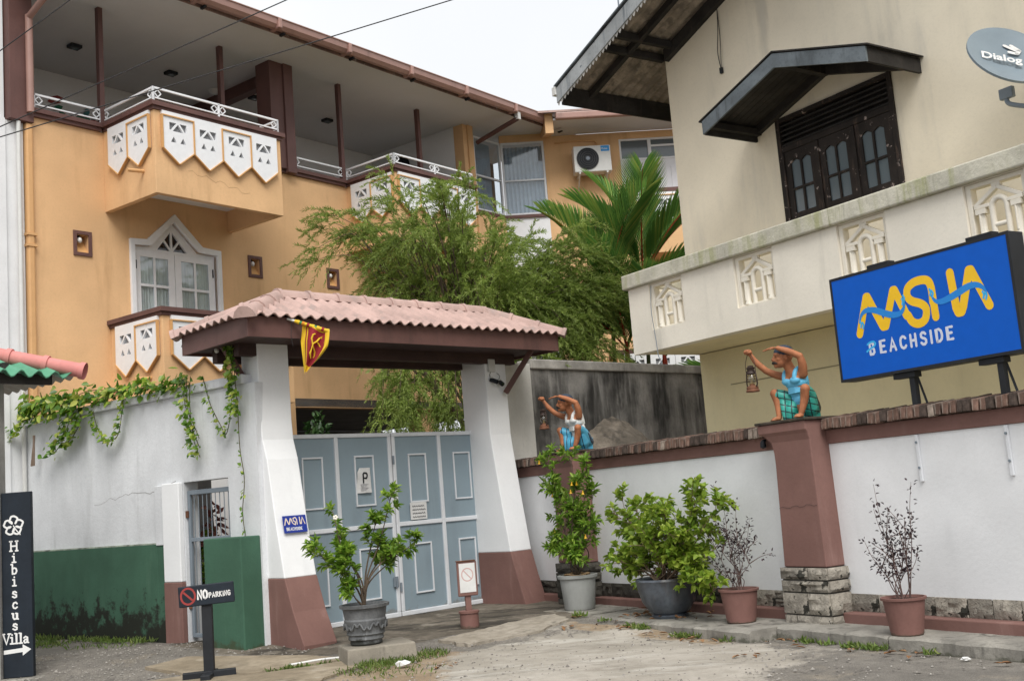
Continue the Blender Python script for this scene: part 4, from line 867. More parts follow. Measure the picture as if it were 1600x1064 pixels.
# brick-on-edge coping
MB().box(XA - 0.1, XB, -0.02, 0.24, 1.942, 2.03).build("coping_bed", M_coping, bw)
brick_meshes = []
for k in range(8):
    rs = random.Random(100 + k); w = 0.062; m = MB(); j = lambda a=0.006: rs.uniform(-a, a)
    y0, y1 = -0.10, 0.26
    m.hexa([(0 + j(.003), y0 + j(.012), 0 + j()), (w + j(.003), y0 + j(.012), 0 + j()), (w, y1, 0), (0, y1, 0), (0 + j(.004), y0 + 0.012 + j(.012), 0.108 + j(.01)), (w + j(.004), y0 + 0.012 + j(.012), 0.108 + j(.01)), (w, y1, 0.15), (0, y1, 0.15)])
    me = m.mesh("brick"); me.materials.append((M_brick, M_brick_dark, M_brick, M_brick, M_brick_dark, M_brick, M_brick_pale, M_brick_dark)[k]); brick_meshes.append(me)
x = XA - 0.12; nbk = 0
while x < XB - 0.1 and nbk < 290:
    if not (PIL2 - 0.47 < x < PIL2 + 0.27 or PIL1 - 0.45 < x < PIL1 + 0.27):
        o = link("brick", random.choice(brick_meshes), bw, (x, random.uniform(-0.022, 0.016), 1.945 + random.uniform(-0.004, 0.004)), (random.uniform(-.02, .02), random.uniform(-.05, .05), random.uniform(-.03, .03)), 0.006); nbk += 1
    x += 0.079 + random.uniform(-0.006, 0.008)
# steel strips bolted down the wall from the sign posts
for xs in (5.47, 6.44):
    m = MB(); m.box(xs - 0.016, xs + 0.016, -0.026, -0.001, 1.35, 1.79); s_ = m.build("steel_strip", M_steel_white, bw, bevel=0.003)
    m = MB()
    for z in (1.48, 1.72): m.tube([(xs, -0.028, z), (xs, -0.038, z)], 0.012, 8)
    m.build("bolt", M_steel_grey, s_)
lm = thing("wall_spot_lamp", "small black lamp under the cap of the big red-brown pillar", "lamp", WALL, (3.45, 0.06, 1.86))
MB().lathe([(0.012, 0.05), (0.03, 0.03), (0.034, -0.03), (0.02, -0.032)], (0, -0.02, 0), 14).build("housing", M_black, lm, smooth=40); MB().lathe([(0.022, -0.034), (0.018, -0.04)], (0, -0.02, 0), 12).build("lens", M_glass_dark, lm); MB().box(-0.01, 0.01, -0.02, 0.02, 0.03, 0.06).build("bracket", M_black, lm)

# ------------------------------------------------------------------ old stained wall behind, running on from the right gate pillar
ow = thing("stained_back_wall", "old rendered wall streaked with black mould behind the small statue", "wall", GATE, (3.12, 0.0, 0))
MB().box(0.0, 0.86, -0.12, 0.15, -0.2, 3.58).build("whitewashed_pier", paint("mouldy_whitewash", (0.56, 0.55, 0.52), 0.12, 1.2, 0.9, 0.3, 30, streaks=(((0.16, 0.15, 0.14), 0.6, 0.5, 3), ((0.40, 0.34, 0.24), 0.5, 0.52, 2))), ow, bevel=0.01)
MB().box(0.862, 9.0, -0.10, 0.15, -0.2, 3.5).build("wall", M_stain_wall, ow)
MB().box(0.862, 9.0, -0.14, 0.19, 3.502, 3.66).build("coping", paint("lichen_coping", (0.36, 0.345, 0.32), 0.25, 3, 0.95, 0.5, 25, streaks=(((0.09, 0.085, 0.075), 0.8, 0.47, 5),)), ow, bevel=0.02)
# rubble mound against it
rm = MB(); nu, nv_ = 30, 12; v = []
for j in range(nv_ + 1):
    for i in range(nu + 1):
        a = i / nu; b = j / nv_; hgt_ = 2.62 * (math.exp(-((a - 0.5) / 0.25) ** 2) * 0.2 + 0.84) * (1 - 0.30 * b) + random.uniform(-0.035, 0.035)
        v.append((3.0 * a, -0.1 - 1.1 * b + random.uniform(-.03, .03), hgt_))
rm.add(v, [(j * (nu + 1) + i, j * (nu + 1) + i + 1, (j + 1) * (nu + 1) + i + 1, (j + 1) * (nu + 1) + i) for j in range(nv_) for i in range(nu)])
o = rm.build("rubble_mound", paint("rubble_cement", (0.22, 0.19, 0.155), 0.3, 4, 0.95, 1.0, 18, streaks=(((0.05, 0.045, 0.04), 0.8, 0.45, 6),), bdist=0.04)); o.location = GATE.w(4.35, 0, 0); o.rotation_euler = (0, 0, GATE.a)
tag(o, "heap of broken cement rubble against the stained wall", "rubble")
# ------------------------------------------------------------------ orange house
oh = thing("orange_house", "three-storey orange house with white pennant balconies and open top veranda", "house", HOUSE, (0, 0, 0))
ZC = 10.42
# front wall with door opening, lamp niches; carport opening at the lower right
door = [(1.90, 3.70), (3.60, 3.70), (3.60, 6.30), (3.22, 6.32), (2.70, 6.80), (2.22, 6.32), (1.90, 6.30)]
nich = lambda x, z: [(x - 0.105, z - 0.15), (x + 0.105, z - 0.15), (x + 0.105, z + 0.15), (x - 0.105, z + 0.15)]
NI = [(0.944, 6.193), (4.486, 6.203), (6.45, 6.18)]
m = MB(); m.plate([[(0.0, -0.3), (5.3, -0.3), (5.3, 3.55), (11.22, 3.55), (11.22, 8.18), (0.0, 8.18)], door] + [nich(*c) for c in NI], 0.0, 0.22); m.build("front_wall", M_orange, oh)
MB().box(-0.02, 0.10, -0.07, 0.05, -0.3, 8.05).build("corner_pipe", M_pipe_orange, oh, bevel=0.03)
for z in (6.02, 6.2): MB().box(-0.04, 0.13, -0.085, 0.02, z, z + 0.04).build("pipe_clip", M_pipe_orange, oh)
for (x, z) in NI:
    m = MB(); o_, i_ = 0.165, 0.105; oz, iz = 0.21, 0.15
    m.plate([[(x - o_, z - oz), (x + o_, z - oz), (x + o_, z + oz), (x - o_, z + oz)], [(x - i_, z - iz), (x + i_, z - iz), (x + i_, z + iz), (x - i_, z + iz)]], -0.025, 0.0); nf = m.build("niche_frame", M_brown_chip, oh, bevel=0.004)
    m = MB(); m.hexa([(x - 0.105, 0.02, z - 0.15), (x + 0.105, 0.02, z - 0.15), (x + 0.105, 0.22, z - 0.15), (x - 0.105, 0.22, z - 0.15), (x - 0.105, 0.20, z + 0.15), (x + 0.105, 0.20, z + 0.15), (x + 0.105, 0.22, z + 0.15), (x - 0.105, 0.22, z + 0.15)]); m.build("niche_back", M_orange_trim, nf)
    m = MB(); m.ellipsoid((x - 0.03, 0.03, z + 0.06), (0.04, 0.04, 0.05)); m.build("bulb", M_bulb, nf, smooth=True)
    m = MB(); m.tube([(x - 0.03, 0.04, z + 0.1), (x - 0.02, 0.1, z + 0.15)], 0.025, 10); m.build("bulb_holder", M_black, nf)

# perforated white pennant panels, one mesh shared by all
def pennant_mesh():
    w = 0.295; o = [(-w, 0.86), (-w, 0.235), (0, 0.0), (w, 0.235), (w, 0.86)]
    holes = [[(-0.165, 0.685), (-0.165, 0.555), (-0.125, 0.555), (-0.03, 0.685)], [(0.03, 0.685), (0.125, 0.555), (0.165, 0.555), (0.165, 0.685)], [(-0.105, 0.54), (0.105, 0.54), (0, 0.668)], [(-0.145, 0.35), (-0.035, 0.35), (-0.09, 0.45)], [(0.035, 0.35), (0.145, 0.35), (0.09, 0.45)]]
    m = MB(); m.plate([o] + holes, -0.05, -0.004); return m.mesh("pennant_panel")
PEN = pennant_mesh(); PEN.materials.append(M_trim_white)
def trim_mesh(full):
    m = MB(); w = 0.295; e = 0.018; yy0, yy1 = -0.068, -0.02
    pts = [(-w, 0.235), (0, 0.0), (w, 0.235)]
    for a, b in zip(pts[:-1], pts[1:]):
        d = Vector((b[0] - a[0], b[1] - a[1])).normalized(); n = Vector((d.y, -d.x)) * e
        m.plate([[(a[0], a[1]), (b[0], b[1]), (b[0] + n.x, b[1] + n.y), (a[0] + n.x, a[1] + n.y)]], yy0, yy1)
    if full:
        m.box(-w - e, -w + 0.004, yy0 - .002, yy1, 0.22, 0.79); m.box(w - 0.004, w + e, yy0 - .002, yy1, 0.22, 0.79); m.box(-w - e, w + e, yy0 - .004, yy1, 0.772, 0.792)
    me = m.mesh("panel_trim"); me.materials.append(M_orange_trim); return me
TRA, TRB = trim_mesh(True), trim_mesh(False)
HOLE_BACK = MB().box(-0.2, 0.2, -0.010, -0.006, 0.33, 0.70).mesh("panel_shade_backing"); HOLE_BACK.materials.append(M_hole_shade)  # thin grey backing, paints the shade seen through the pierced holes
def diamond(m, c, r, th, axis):
    c = Vector(c); ax = Vector(axis); up = Vector((0, 0, 1)); P = [c + ax * r, c + up * r, c - ax * r, c - up * r]
    for i in range(4): m.bar(P[i], P[(i + 1) % 4], th, th)
def railing(parent, pts, zb, cells=1.25, ends=True):
    """white tube rail along local points (x, y): top and bottom rail, posts, diamond ornaments beside each post"""
    rl = bpy.data.objects.new("railing", None); COL.objects.link(rl); rl.parent = parent
    for (a, b) in zip(pts[:-1], pts[1:]):
        a3 = Vector((a[0], a[1], 0)); b3 = Vector((b[0], b[1], 0)); L = (b3 - a3).length; t = (b3 - a3) / L; up = Vector((0, 0, 1))
        for z, nm in ((zb + 0.25, "top_rail"), (zb + 0.08, "bottom_rail")):
            m = MB(); m.bar(a3 + up * z, b3 + up * z, 0.035, 0.035 if nm == "top_rail" else 0.025); m.build(nm, M_trim_white, rl, bevel=0.004)
        n = max(1, round(L / cells))
        for k in range(n + 1):
            p = a3 + t * (L * k / n); m = MB(); m.bar(p + up * (zb - 0.0), p + up * (zb + 0.27), 0.035, 0.035); m.build("rail_post", M_trim_white, rl)
            for s_ in (-1, 1):
                if (k == 0 and s_ < 0) or (k == n and s_ > 0): continue
                m = MB(); diamond(m, p + t * (0.085 * s_) + up * (zb + 0.165), 0.062, 0.016, t); m.build("diamond", M_trim_white, rl)
    return rl
def balcony(x0, x1, T, zb, zl, front_n, side_n, rail=True, ledge_chip=False):
    """box balcony hanging from the wall: orange skirt walls, white soffit slab, pennant panels, brown ledge, rail"""
    b = bpy.data.objects.new("balcony", None); COL.objects.link(b); b.parent = oh; th = 0.10
    m = MB(); m.box(x0, x1, -T, -T + th, zb, zl); m.box(x0, x0 + th, -T + th, 0, zb, zl); m.box(x1 - th, x1, -T + th, 0, zb, zl); m.build("skirt_wall", M_orange, b, bevel=0.006)
    MB().box(x0 + th, x1 - th, -T + th, 0, zb + 0.40, zb + 0.52).build("floor_slab", M_white_pillar, b)
    lw = 0.07; mt = M_brown_chip if ledge_chip else M_brown
    for q, (d, za, zc) in enumerate(((0.03, zl, zl + 0.055), (0.07, zl + 0.057, zl + 0.13))):
        m = MB(); m.box(x0 - d, x1 + d, -T - d, -T + th + 0.03, za, zc); m.box(x0 - d, x0 + th + 0.03, -T + th + 0.03, -0.0, za, zc); m.box(x1 - th - 0.03, x1 + d, -T + th + 0.03, -0.0, za, zc); m.build("ledge", mt, b)
    # white band over the panels
    for (nn, L, mk) in ((front_n, x1 - x0, 'f'), (side_n, T, 's'), (side_n, T, 'r')):
        zt_ = zl - 0.86; mar = (L - nn * 0.59) / 2
        for k in range(nn):
            d = mar + 0.295 + k * 0.59
            if mk == 'f': loc, rz = (x0 + d, -T, zt_), 0.0
            elif mk == 's': loc, rz = (x0, -T + d - (mar * 0.4), zt_), R(-90)
            else: loc, rz = (x1, -T + d, zt_), R(90)
            pnl = link("pennant_panel", PEN, b, loc, (0, 0, rz)); link("panel_shade_backing", HOLE_BACK, b, loc, (0, 0, rz)); link("panel_trim", TRA if (k + (mk != 'f')) % 2 == (0 if mk == 'f' else 1) else TRB, b, loc, (0, 0, rz))
        bx = MB()
        if mk == 'f': bx.box(x0 + mar - 0.02, x1 - mar + 0.02, -T - 0.046, -T - 0.003, zl - 0.06, zl - 0.002)
    if rail: railing(b, [(x0 + 0.02, 0.0), (x0 + 0.02, -T + 0.03), (x1 - 0.02, -T + 0.03), (x1 - 0.02, 0.0)], zl + 0.13)
    return b
balA = balcony(1.38, 3.99, 1.48, 6.79, 8.185, 4, 2)
m = MB(); m.tube([(1.38, -1.15, 7.22), (1.08, -1.15, 7.19)], 0.03, 10); m.build("spout", M_pipe_orange, balA)
m = MB(); P = [(2.0 + 0.09 * k, 7.25 + 0.035 * math.sin(k * 1.9) - 0.012 * k + random.gauss(0, .01)) for k in range(15)]; v = []
for (x, z) in P: v += [(x, -1.4815, z - 0.0025), (x, -1.4815, z + 0.0025)]
m.add(v, [(2 * i, 2 * i + 1, 2 * i + 3, 2 * i + 2) for i in range(14)]); m.build("hairline_crack", plain("orange_crack_grime", (0.32, 0.18, 0.08), 0.95), balA)
balB = balcony(6.99, 9.45, 1.42, 6.79, 8.185, 4, 2)
balC = balcony(1.42, 4.05, 1.46, 3.45, 4.80, 4, 2, rail=False, ledge_chip=True)
m = MB(); m.tube([(1.42, -1.1, 3.84), (1.12, -1.1, 3.81)], 0.03, 10); m.build("spout", M_pipe_orange, balC)
# brown ledge on the wall top between balconies, with rail
for (a, b, r0, r1) in ((0.10, 1.32, 0.14, 1.33), (4.05, 6.93, 5.56, 6.9), (9.51, 10.9, 9.5, 10.85)):
    MB().box(a, b, -0.06, 0.25, 8.182, 8.24).build("sill_ledge", M_brown, oh); MB().box(a, b, -0.10, 0.27, 8.242, 8.315).build("sill_ledge", M_brown, oh)
    railing(oh, [(r0, -0.02), (r1, -0.02)], 8.315)
# columns and posts
MB().box(-0.30, 0.10, -0.10, 0.3, 8.05, ZC + 0.4).build("column", M_brown, oh, bevel=0.01)
MB().box(4.97, 5.30, -0.12, 0.30, 8.25, ZC).build("column", M_brown, oh, bevel=0.008)
MB().box(5.302, 5.53, -0.16, 0.25, 8.18, ZC).build("column", M_brown_chip, oh, bevel=0.008)
for x in (1.36, 3.88, 6.9, 9.32): MB().box(x - 0.045, x + 0.045, -0.05, 0.05, 8.32, ZC).build("veranda_post", M_brown, oh, bevel=0.006)
# veranda: floor, ceiling, back and end walls, cross beam, lights
MB().box(-0.3, 11.2, 0.23, 4.2, 7.2, 7.35).build("veranda_floor", M_floor_tile, oh)
MB().box(-0.35, 14.0, -1.25, 5.0, ZC, ZC + 0.03).build("ceiling", M_ceiling, oh)
MB().box(-0.3, 10.95, 3.05, 3.25, 7.36, ZC - 0.002).build("back_wall", M_room, oh)
MB().box(10.88, 11.15, 0.28, 3.04, 7.36, ZC - 0.002).build("end_wall", M_room, oh)
MB().box(-0.3, -0.1, 0.3, 3.04, 7.36, ZC - 0.002).build("end_wall", M_room, oh)
MB().box(5.32, 5.52, 0.26, 3.04, ZC - 0.25, ZC - 0.003).build("cross_beam", M_brown, oh)
for (x, t) in ((1.86, 1.63), (3.91, 1.60), (6.0, 1.63), (8.17, 1.73)):
    m = MB(); m.plate([[(x - 0.11, 0), (x + 0.11, 0), (x + 0.11, 0.06), (x - 0.11, 0.06)]], t - 0.09, t + 0.09); o = m.build("downlight", M_black, oh, loc=(0, 0, ZC - 0.062), bevel=0.01)
    MB().lathe([(0.06, -0.006), (0.05, 0.0)], (x, t, 0), 14).build("downlight_glass", M_glass_grey, o)
MB().lathe([(0.05, 0.0), (0.15, -0.01), (0.14, -0.05), (0.08, -0.09), (0.01, -0.1)], (5.15, 1.83, ZC - 0.002), 20).build("dome_light", M_bulb, oh, smooth=50)
# painted leaf mural on the back wall
mu = thing("wall_mural", "green and red leafy painting on the veranda back wall", "painting", HOUSE, (2.7, -3.04, 9.25))
mats = [plain("mural_green", (0.02, 0.16, 0.10), 0.8), plain("mural_teal", (0.06, 0.20, 0.22), 0.8), plain("mural_red", (0.30, 0.05, 0.04), 0.8)]
m = MB(); k = 0
for i in range(60):
    cx, cz = random.gauss(0.2, 0.75), random.gauss(0.0, 0.28); a = random.uniform(0, 6.28); l = random.uniform(0.08, 0.2); k += 1
    P = [(cx + l * (math.cos(a) * u + math.sin(a) * w), cz + l * (math.sin(a) * u - math.cos(a) * w)) for u, w in ((-1, 0), (-0.4, 0.4), (0.4, 0.4), (1, 0), (0.4, -0.4), (-0.4, -0.4))]
    m.add([(p[0], -0.002 - 0.0004 * k, p[1]) for p in P], [(0, 1, 2, 3, 4, 5)], random.choice((0, 0, 1, 1, 2)))
m.build("painted_leaves", mats, mu)
ck = thing("wall_clock", "round dark wall clock on the white veranda end wall", "clock", HOUSE, (10.87, -2.0, 9.86), rz=R(-90))
MB().lathe([(0.0, 0.0), (0.24, 0.0), (0.26, 0.02), (0.25, 0.05), (0.21, 0.05), (0.205, 0.03)], (0, 0, 0), 28).build("case", M_black, ck, smooth=40, rot=(R(90), 0, 0)); MB().lathe([(0.0, 0.028), (0.20, 0.028)], (0, 0, 0), 28, caps=False).build("dial", M_room, ck, rot=(R(90), 0, 0))
m = MB(); m.bar((0, -0.035, 0), (0.0, -0.035, 0.15), 0.012, 0.006); m.bar((0, -0.037, 0), (0.09, -0.037, -0.03), 0.014, 0.006); m.build("hands", M_black, ck)
# roof edge: fascia strip and half-round gutter with brackets
RFX0, RFX1 = -0.5, 13.25
m = MB(); m.add([(RFX0, -1.28, ZC + 0.12), (RFX1, -1.28, ZC + 0.12), (RFX1 + 1.2, 5.5, ZC + 2.3), (RFX0, 5.5, ZC + 2.3), (RFX0, -1.28, ZC + 0.17), (RFX1, -1.28, ZC + 0.17), (RFX1 + 1.2, 5.5, ZC + 2.36), (RFX0, 5.5, ZC + 2.36)], [(3, 2, 1, 0), (4, 5, 6, 7), (0, 1, 5, 4), (1, 2, 6, 5), (2, 3, 7, 6), (3, 0, 4, 7)]); m.build("roof", M_tile, oh)
MB().box(RFX0, RFX1, -1.28, -1.252, ZC - 0.07, ZC + 0.12).build("eave_board", paint("peeling_eave_board", (0.22, 0.15, 0.13), 0.3, 4, 0.9, 0.3, chips=((0.5, 0.48, 0.45), 0.6, 7)), oh)
m = MB(); rings = []
for x in (RFX0, RFX1):
    prof = [(-1.285, 0.10), (-1.30, -0.01), (-1.36, -0.06), (-1.44, -0.06), (-1.50, 0.0), (-1.515, 0.10), (-1.535, 0.11), (-1.535, 0.125), (-1.50, 0.125), (-1.485, 0.01), (-1.43, -0.04), (-1.365, -0.04), (-1.315, 0.0), (-1.30, 0.10)]
    rings.append([(x, y, ZC + z) for y, z in prof])
m.loft(rings); m.build("gutter", M_gutter, oh, smooth=30)
for x in np.arange(0.6, 13.2, 1.75):
    MB().box(x - 0.045, x + 0.045, -1.545, -1.28, ZC - 0.075, ZC + 0.13).build("gutter_joint", M_gutter, oh, bevel=0.02)
    MB().bar((x + 0.2, -1.28, ZC - 0.09), (x + 0.2, -1.40, ZC - 0.075), 0.05, 0.04).build("gutter_bracket", M_black, oh)
# slanting downpipes
for (x, zlow) in ((11.25, 10.0), (0.02, 9.80)):
    m = MB(); m.bar((x, -1.42, ZC - 0.03), (x, -1.42, ZC - 0.2), 0.1, 0.1); m.build("gutter_outlet", M_grey_white, oh)
    m = MB(); m.tube([(x, -1.42, ZC - 0.17), (x, -0.14, zlow)], 0.055, 12); d_ = m.build("downpipe", M_gutter if x < 5 else M_brown, oh, smooth=60)
m = MB(); m.tube([(0.02, -0.14, 9.84), (0.02, -0.14, 8.2)], 0.06, 12); m.build("downpipe", M_gutter, oh, smooth=60)
# french door under the small gable: casing, arched transom, two leaves with four panes and curtains
fd = bpy.data.objects.new("french_door", None); COL.objects.link(fd); fd.parent = oh
m = MB(); m.plate([[(1.81, 3.7), (1.90, 3.7), (1.90, 6.30), (2.22, 6.32), (2.70, 6.80), (3.22, 6.32), (3.60, 6.30), (3.60, 3.7), (3.69, 3.7), (3.69, 6.40), (3.29, 6.42), (2.72, 6.95), (2.14, 6.42), (1.81, 6.40)]], -0.05, 0.16); m.build("casing", M_trim_white, fd, bevel=0.006)
m = MB(); m.plate([[(1.90, 6.24), (3.60, 6.24), (3.60, 6.30), (3.22, 6.32), (2.70, 6.80), (2.22, 6.32), (1.90, 6.30)], [(2.40, 6.29), (2.70, 6.66), (3.02, 6.29)]], 0.06, 0.12); m.build("transom", M_trim_white, fd)
m = MB(); m.bar((2.70, 0.08, 6.28), (2.70, 0.08, 6.68), 0.04, 0.03); m.bar((2.70, 0.085, 6.28), (2.55, 0.085, 6.48), 0.03, 0.035); m.bar((2.70, 0.085, 6.28), (2.86, 0.085, 6.48), 0.03, 0.035); m.build("transom_bar", M_trim_white, fd)
m = MB(); m.plate([[(2.38, 6.28), (3.04, 6.28), (2.70, 6.69)]], 0.10, 0.105); m.build("transom_glass", M_glass_dark, fd)
for (x0, x1) in ((1.92, 2.735), (2.745, 3.585)):
    px0, px1 = x0 + 0.13, x1 - 0.13; xm = (px0 + px1) / 2; pz0, pz1 = 5.13, 6.13; zm = (pz0 + pz1) / 2; g = 0.022
    panes = [[(a, c), (b, c), (b, d), (a, d)] for (a, b) in ((px0, xm - g), (xm + g, px1)) for (c, d) in ((pz0, zm - g), (zm + g, pz1))]
    m = MB(); m.plate([[(x0, 3.72), (x1, 3.72), (x1, 6.235), (x0, 6.235)]] + panes, 0.045, 0.08); m.build("door_leaf", M_trim_white, fd)
    MB().box(px0, px1, 0.035, 0.0445, 4.92, 5.0).build("door_moulding", M_trim_white, fd)
    for q in panes:
        xa, xb, za, zb = q[0][0], q[1][0], q[0][1], q[2][1]; MB().box(xa, xb, 0.06, 0.063, za, zb).build("pane", M_glass, fd)
    MB().box(x0 + (0.03 if x0 < 2.5 else x1 - x0 - 0.05), x0 + (0.05 if x0 < 2.5 else x1 - x0 - 0.03), 0.03, 0.044, 5.9, 6.05).build("door_hinge", M_black, fd)
    m = MB(); n = 60; rows = []
    for z in (5.0, 6.2):
        rows.append([(px0 - 0.05 + (px1 - px0 + 0.1) * i / n, 0.115 + 0.03 * math.sin(i * 1.05 + (0.8 if z > 6 else 0) + math.sin(i * .37) * 1.5), z) for i in range(n + 1)])
    m.loft(rows, caps=False, closed=False); m.build("curtain", M_curtain, fd, smooth=True)
# room box behind the door
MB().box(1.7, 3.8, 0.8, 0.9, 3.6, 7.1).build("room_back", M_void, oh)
# carport void below, first floor slab
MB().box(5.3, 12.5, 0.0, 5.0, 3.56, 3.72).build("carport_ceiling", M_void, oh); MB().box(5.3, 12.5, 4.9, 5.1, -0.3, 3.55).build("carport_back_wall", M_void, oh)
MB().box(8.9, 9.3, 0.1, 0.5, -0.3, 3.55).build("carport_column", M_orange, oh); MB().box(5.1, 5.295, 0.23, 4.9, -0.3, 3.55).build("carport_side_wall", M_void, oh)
MB().box(0.0, 11.2, 5.0, 5.2, 3.7, ZC + 1.5).build("rear_wall", M_orange, oh)
# corner post and bay window, then the wing turned to the right
MB().box(10.88, 11.02, -0.02, 0.27, 8.32, ZC).build("corner_post", M_orange, oh); MB().box(11.022, 11.21, -0.06, 0.23, 8.18, ZC).build("corner_post", M_orange, oh)
def win_panel(parent, x0, x1, z0, z1, split_z, fw=0.05, y=0.0, curt=M_curtain_blue, side=0.55):
    w = bpy.data.objects.new("window", None); COL.objects.link(w); w.parent = parent
    m = MB(); m.plate([[(x0, z0), (x1, z0), (x1, z1), (x0, z1)], [(x0 + fw, z0 + fw), (x1 - fw, z0 + fw), (x1 - fw, split_z - 0.02), (x0 + fw, split_z - 0.02)], [(x0 + fw, split_z + 0.02), (x1 - fw, split_z + 0.02), (x1 - fw, z1 - fw), (x0 + fw, z1 - fw)]], y - 0.03, y + 0.03); m.build("window_frame", M_steel_white, w)
    for (a, b) in ((z0 + fw, split_z - 0.02), (split_z + 0.02, z1 - fw)): MB().box(x0 + fw, x1 - fw, y - 0.003, y + 0.003, a, b).build("pane", M_glass, w)
    m = MB(); n = 70; rows = []
    xe = x0 + (x1 - x0) * side
    for z in (z0, z1 - 0.1): rows.append([(x0 + 0.03 + (xe - x0 - 0.06) * i / n, y + 0.075 + 0.025 * math.sin(i * 0.9), z) for i in range(n + 1)])
    m.loft(rows, caps=False, closed=False); m.build("curtain", curt, w, smooth=True)
    return w
win_panel(oh, 11.22, 12.26, 8.36, 10.21, 9.24, side=0.72)
MB().box(11.2, 12.3, -0.04, 0.22, 3.55, 8.355).build("bay_apron", M_orange, oh)
MB().box(11.2, 12.32, -0.08, -0.042, 8.28, 8.355).build("bay_sill", M_brown, oh)
MB().box(11.2, 14.0, 1.6, 1.7, 7.2, ZC).build("bay_room_back", M_void, oh)
wg = thing("orange_wing", "orange rear wing of the house with air conditioner and white upper door", "house wing", WING, (0, 0, 0))
win_panel(wg, 0.02, 1.09, 8.36, 10.22, 9.24, side=1.0)
MB().box(0.0, 1.1, -0.04, 0.2, 4.5, 8.355).build("bay_apron", M_trim_white, wg); MB().box(-0.02, 1.12, -0.09, -0.042, 8.28, 8.355).build("bay_sill", M_brown, wg)
m = MB(); m.plate([[(1.102, -0.3), (8.0, -0.3), (8.0, 10.34), (1.102, 10.34)], [(2.99, 8.55), (4.9, 8.55), (4.9, 10.16), (2.99, 10.16)]], 0.0, 0.2); m.build("wall", M_orange, wg)
MB().box(0.0, 1.1, 0.0, 0.18, 10.225, 10.5).build("lintel", M_orange, wg); MB().box(-1.2, 1.1, 0.05, 0.2, -0.3, 4.49).build("ground_floor_wall", M_void, wg)
m = MB(); m.plate([[(2.99, 9.60), (4.9, 9.60), (4.9, 10.16), (2.99, 10.16)], [(3.04, 9.65), (3.72, 9.65), (3.72, 10.11), (3.04, 10.11)], [(3.80, 9.65), (4.85, 9.65), (4.85, 10.11), (3.80, 10.11)]], 0.02, 0.08); tw = m.build("upper_window", M_trim_white, wg)
MB().box(3.04, 3.72, 0.05, 0.055, 9.65, 10.11).build("pane", M_glass_grey, tw); MB().box(3.80, 4.85, 0.05, 0.055, 9.65, 10.11).build("pane", M_glass_grey, tw); MB().box(3.8, 4.85, 0.03, 0.045, 9.93, 9.98).build("glazing_bar", M_trim_white, tw)
wd = MB().box(2.99, 4.9, 0.03, 0.08, 8.55, 9.597).build("white_door", M_trim_white, wg)
for x in (3.6, 4.25): MB().box(x, x + 0.45, 0.015, 0.029, 8.7, 9.4).build("door_panel", M_trim_white, wd, bevel=0.006)
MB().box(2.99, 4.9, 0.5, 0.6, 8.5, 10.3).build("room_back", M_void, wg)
MB().box(1.25, 8.0, -1.15, 0.0, 10.345, 10.40).build("soffit", M_ceiling, wg)
MB().box(1.30, 8.0, -1.30, -1.155, 10.33, 10.50).build("gutter", M_gutter, wg, bevel=0.03)
m = MB(); m.hexa([(1.05, -1.10, 10.05), (1.25, -1.10, 10.05), (1.25, 0.0, 10.30), (1.05, 0.0, 10.30), (1.05, -1.10, 10.55), (1.25, -1.10, 10.55), (1.25, 0.0, 10.60), (1.05, 0.0, 10.60)]); m.build("beam_end", M_orange, wg, bevel=0.008)
m = MB(); m.add([(0.8, -1.3, 10.5), (8, -1.3, 10.5), (8, 4, 12.2), (0.8, 4, 12.2), (0.8, -1.3, 10.55), (8, -1.3, 10.55), (8, 4, 12.26), (0.8, 4, 12.26)], [(3, 2, 1, 0), (4, 5, 6, 7), (0, 1, 5, 4), (1, 2, 6, 5), (2, 3, 7, 6), (3, 0, 4, 7)]); m.build("roof", M_tile, wg)
# wing balcony: sloping top corner, pennant panel, ledge
m = MB(); m.box(3.45, 6.0, -1.0, -0.0, 7.0, 8.46); bx = m.build("balcony_wall", M_orange, wg)
MB().box(3.40, 6.0, -1.06, 0.0, 8.465, 8.56).build("balcony_ledge", M_brown, wg)
for k in range(4):
    loc = (3.78 + 0.6 * k, -1.0, 7.60); link("pennant_panel", PEN, wg, loc); link("panel_shade_backing", HOLE_BACK, wg, loc); link("panel_trim", TRA if k % 2 == 0 else TRB, wg, loc)
m = MB(); m.box(2.3, 5.0, -1.0, 0.0, 3.4, 4.62); m.build("balcony_wall", M_orange, wg); MB().box(2.25, 5.0, -1.06, 0.0, 4.625, 4.72).build("balcony_ledge", M_brown, wg)
for k in range(3):
    loc = (2.75 + 0.6 * k, -1.0, 3.77); link("pennant_panel", PEN, wg, loc); link("panel_shade_backing", HOLE_BACK, wg, loc); link("panel_trim", TRB, wg, loc)
# air conditioner outdoor unit
ac = thing("air_conditioner", "white air conditioner outdoor unit with round black fan on the orange wing", "air conditioner", WING, (2.22, 0, 9.22))
MB().box(-0.46, 0.46, -0.50, -0.16, 0.0, 0.66).build("case", M_grey_white, ac, bevel=0.02)
m = MB(); m.lathe([(0.0, 0.0), (0.27, 0.0), (0.275, 0.012), (0.25, 0.02)], (0, 0, 0), 32); m.build("fan_opening", M_black, ac, loc=(-0.12, -0.502, 0.33), rot=(R(90), 0, 0), smooth=30)
m = MB()
for r_ in (0.07, 0.12, 0.17, 0.22, 0.26): m.tube([(-0.12 + r_ * math.cos(a), -0.535, 0.33 + r_ * math.sin(a)) for a in np.linspace(0, 6.283, 25)], 0.005, 5)
m.build("fan_grille", plain("dark_grille", (0.06, 0.065, 0.07), 0.5), ac)
m = MB(); m.lathe([(0.0, 0.02), (0.05, 0.018), (0.055, 0.0)], (0, 0, 0), 16); m.build("fan_hub", M_grey_pipe, ac, loc=(-0.12, -0.53, 0.33), rot=(R(90), 0, 0))
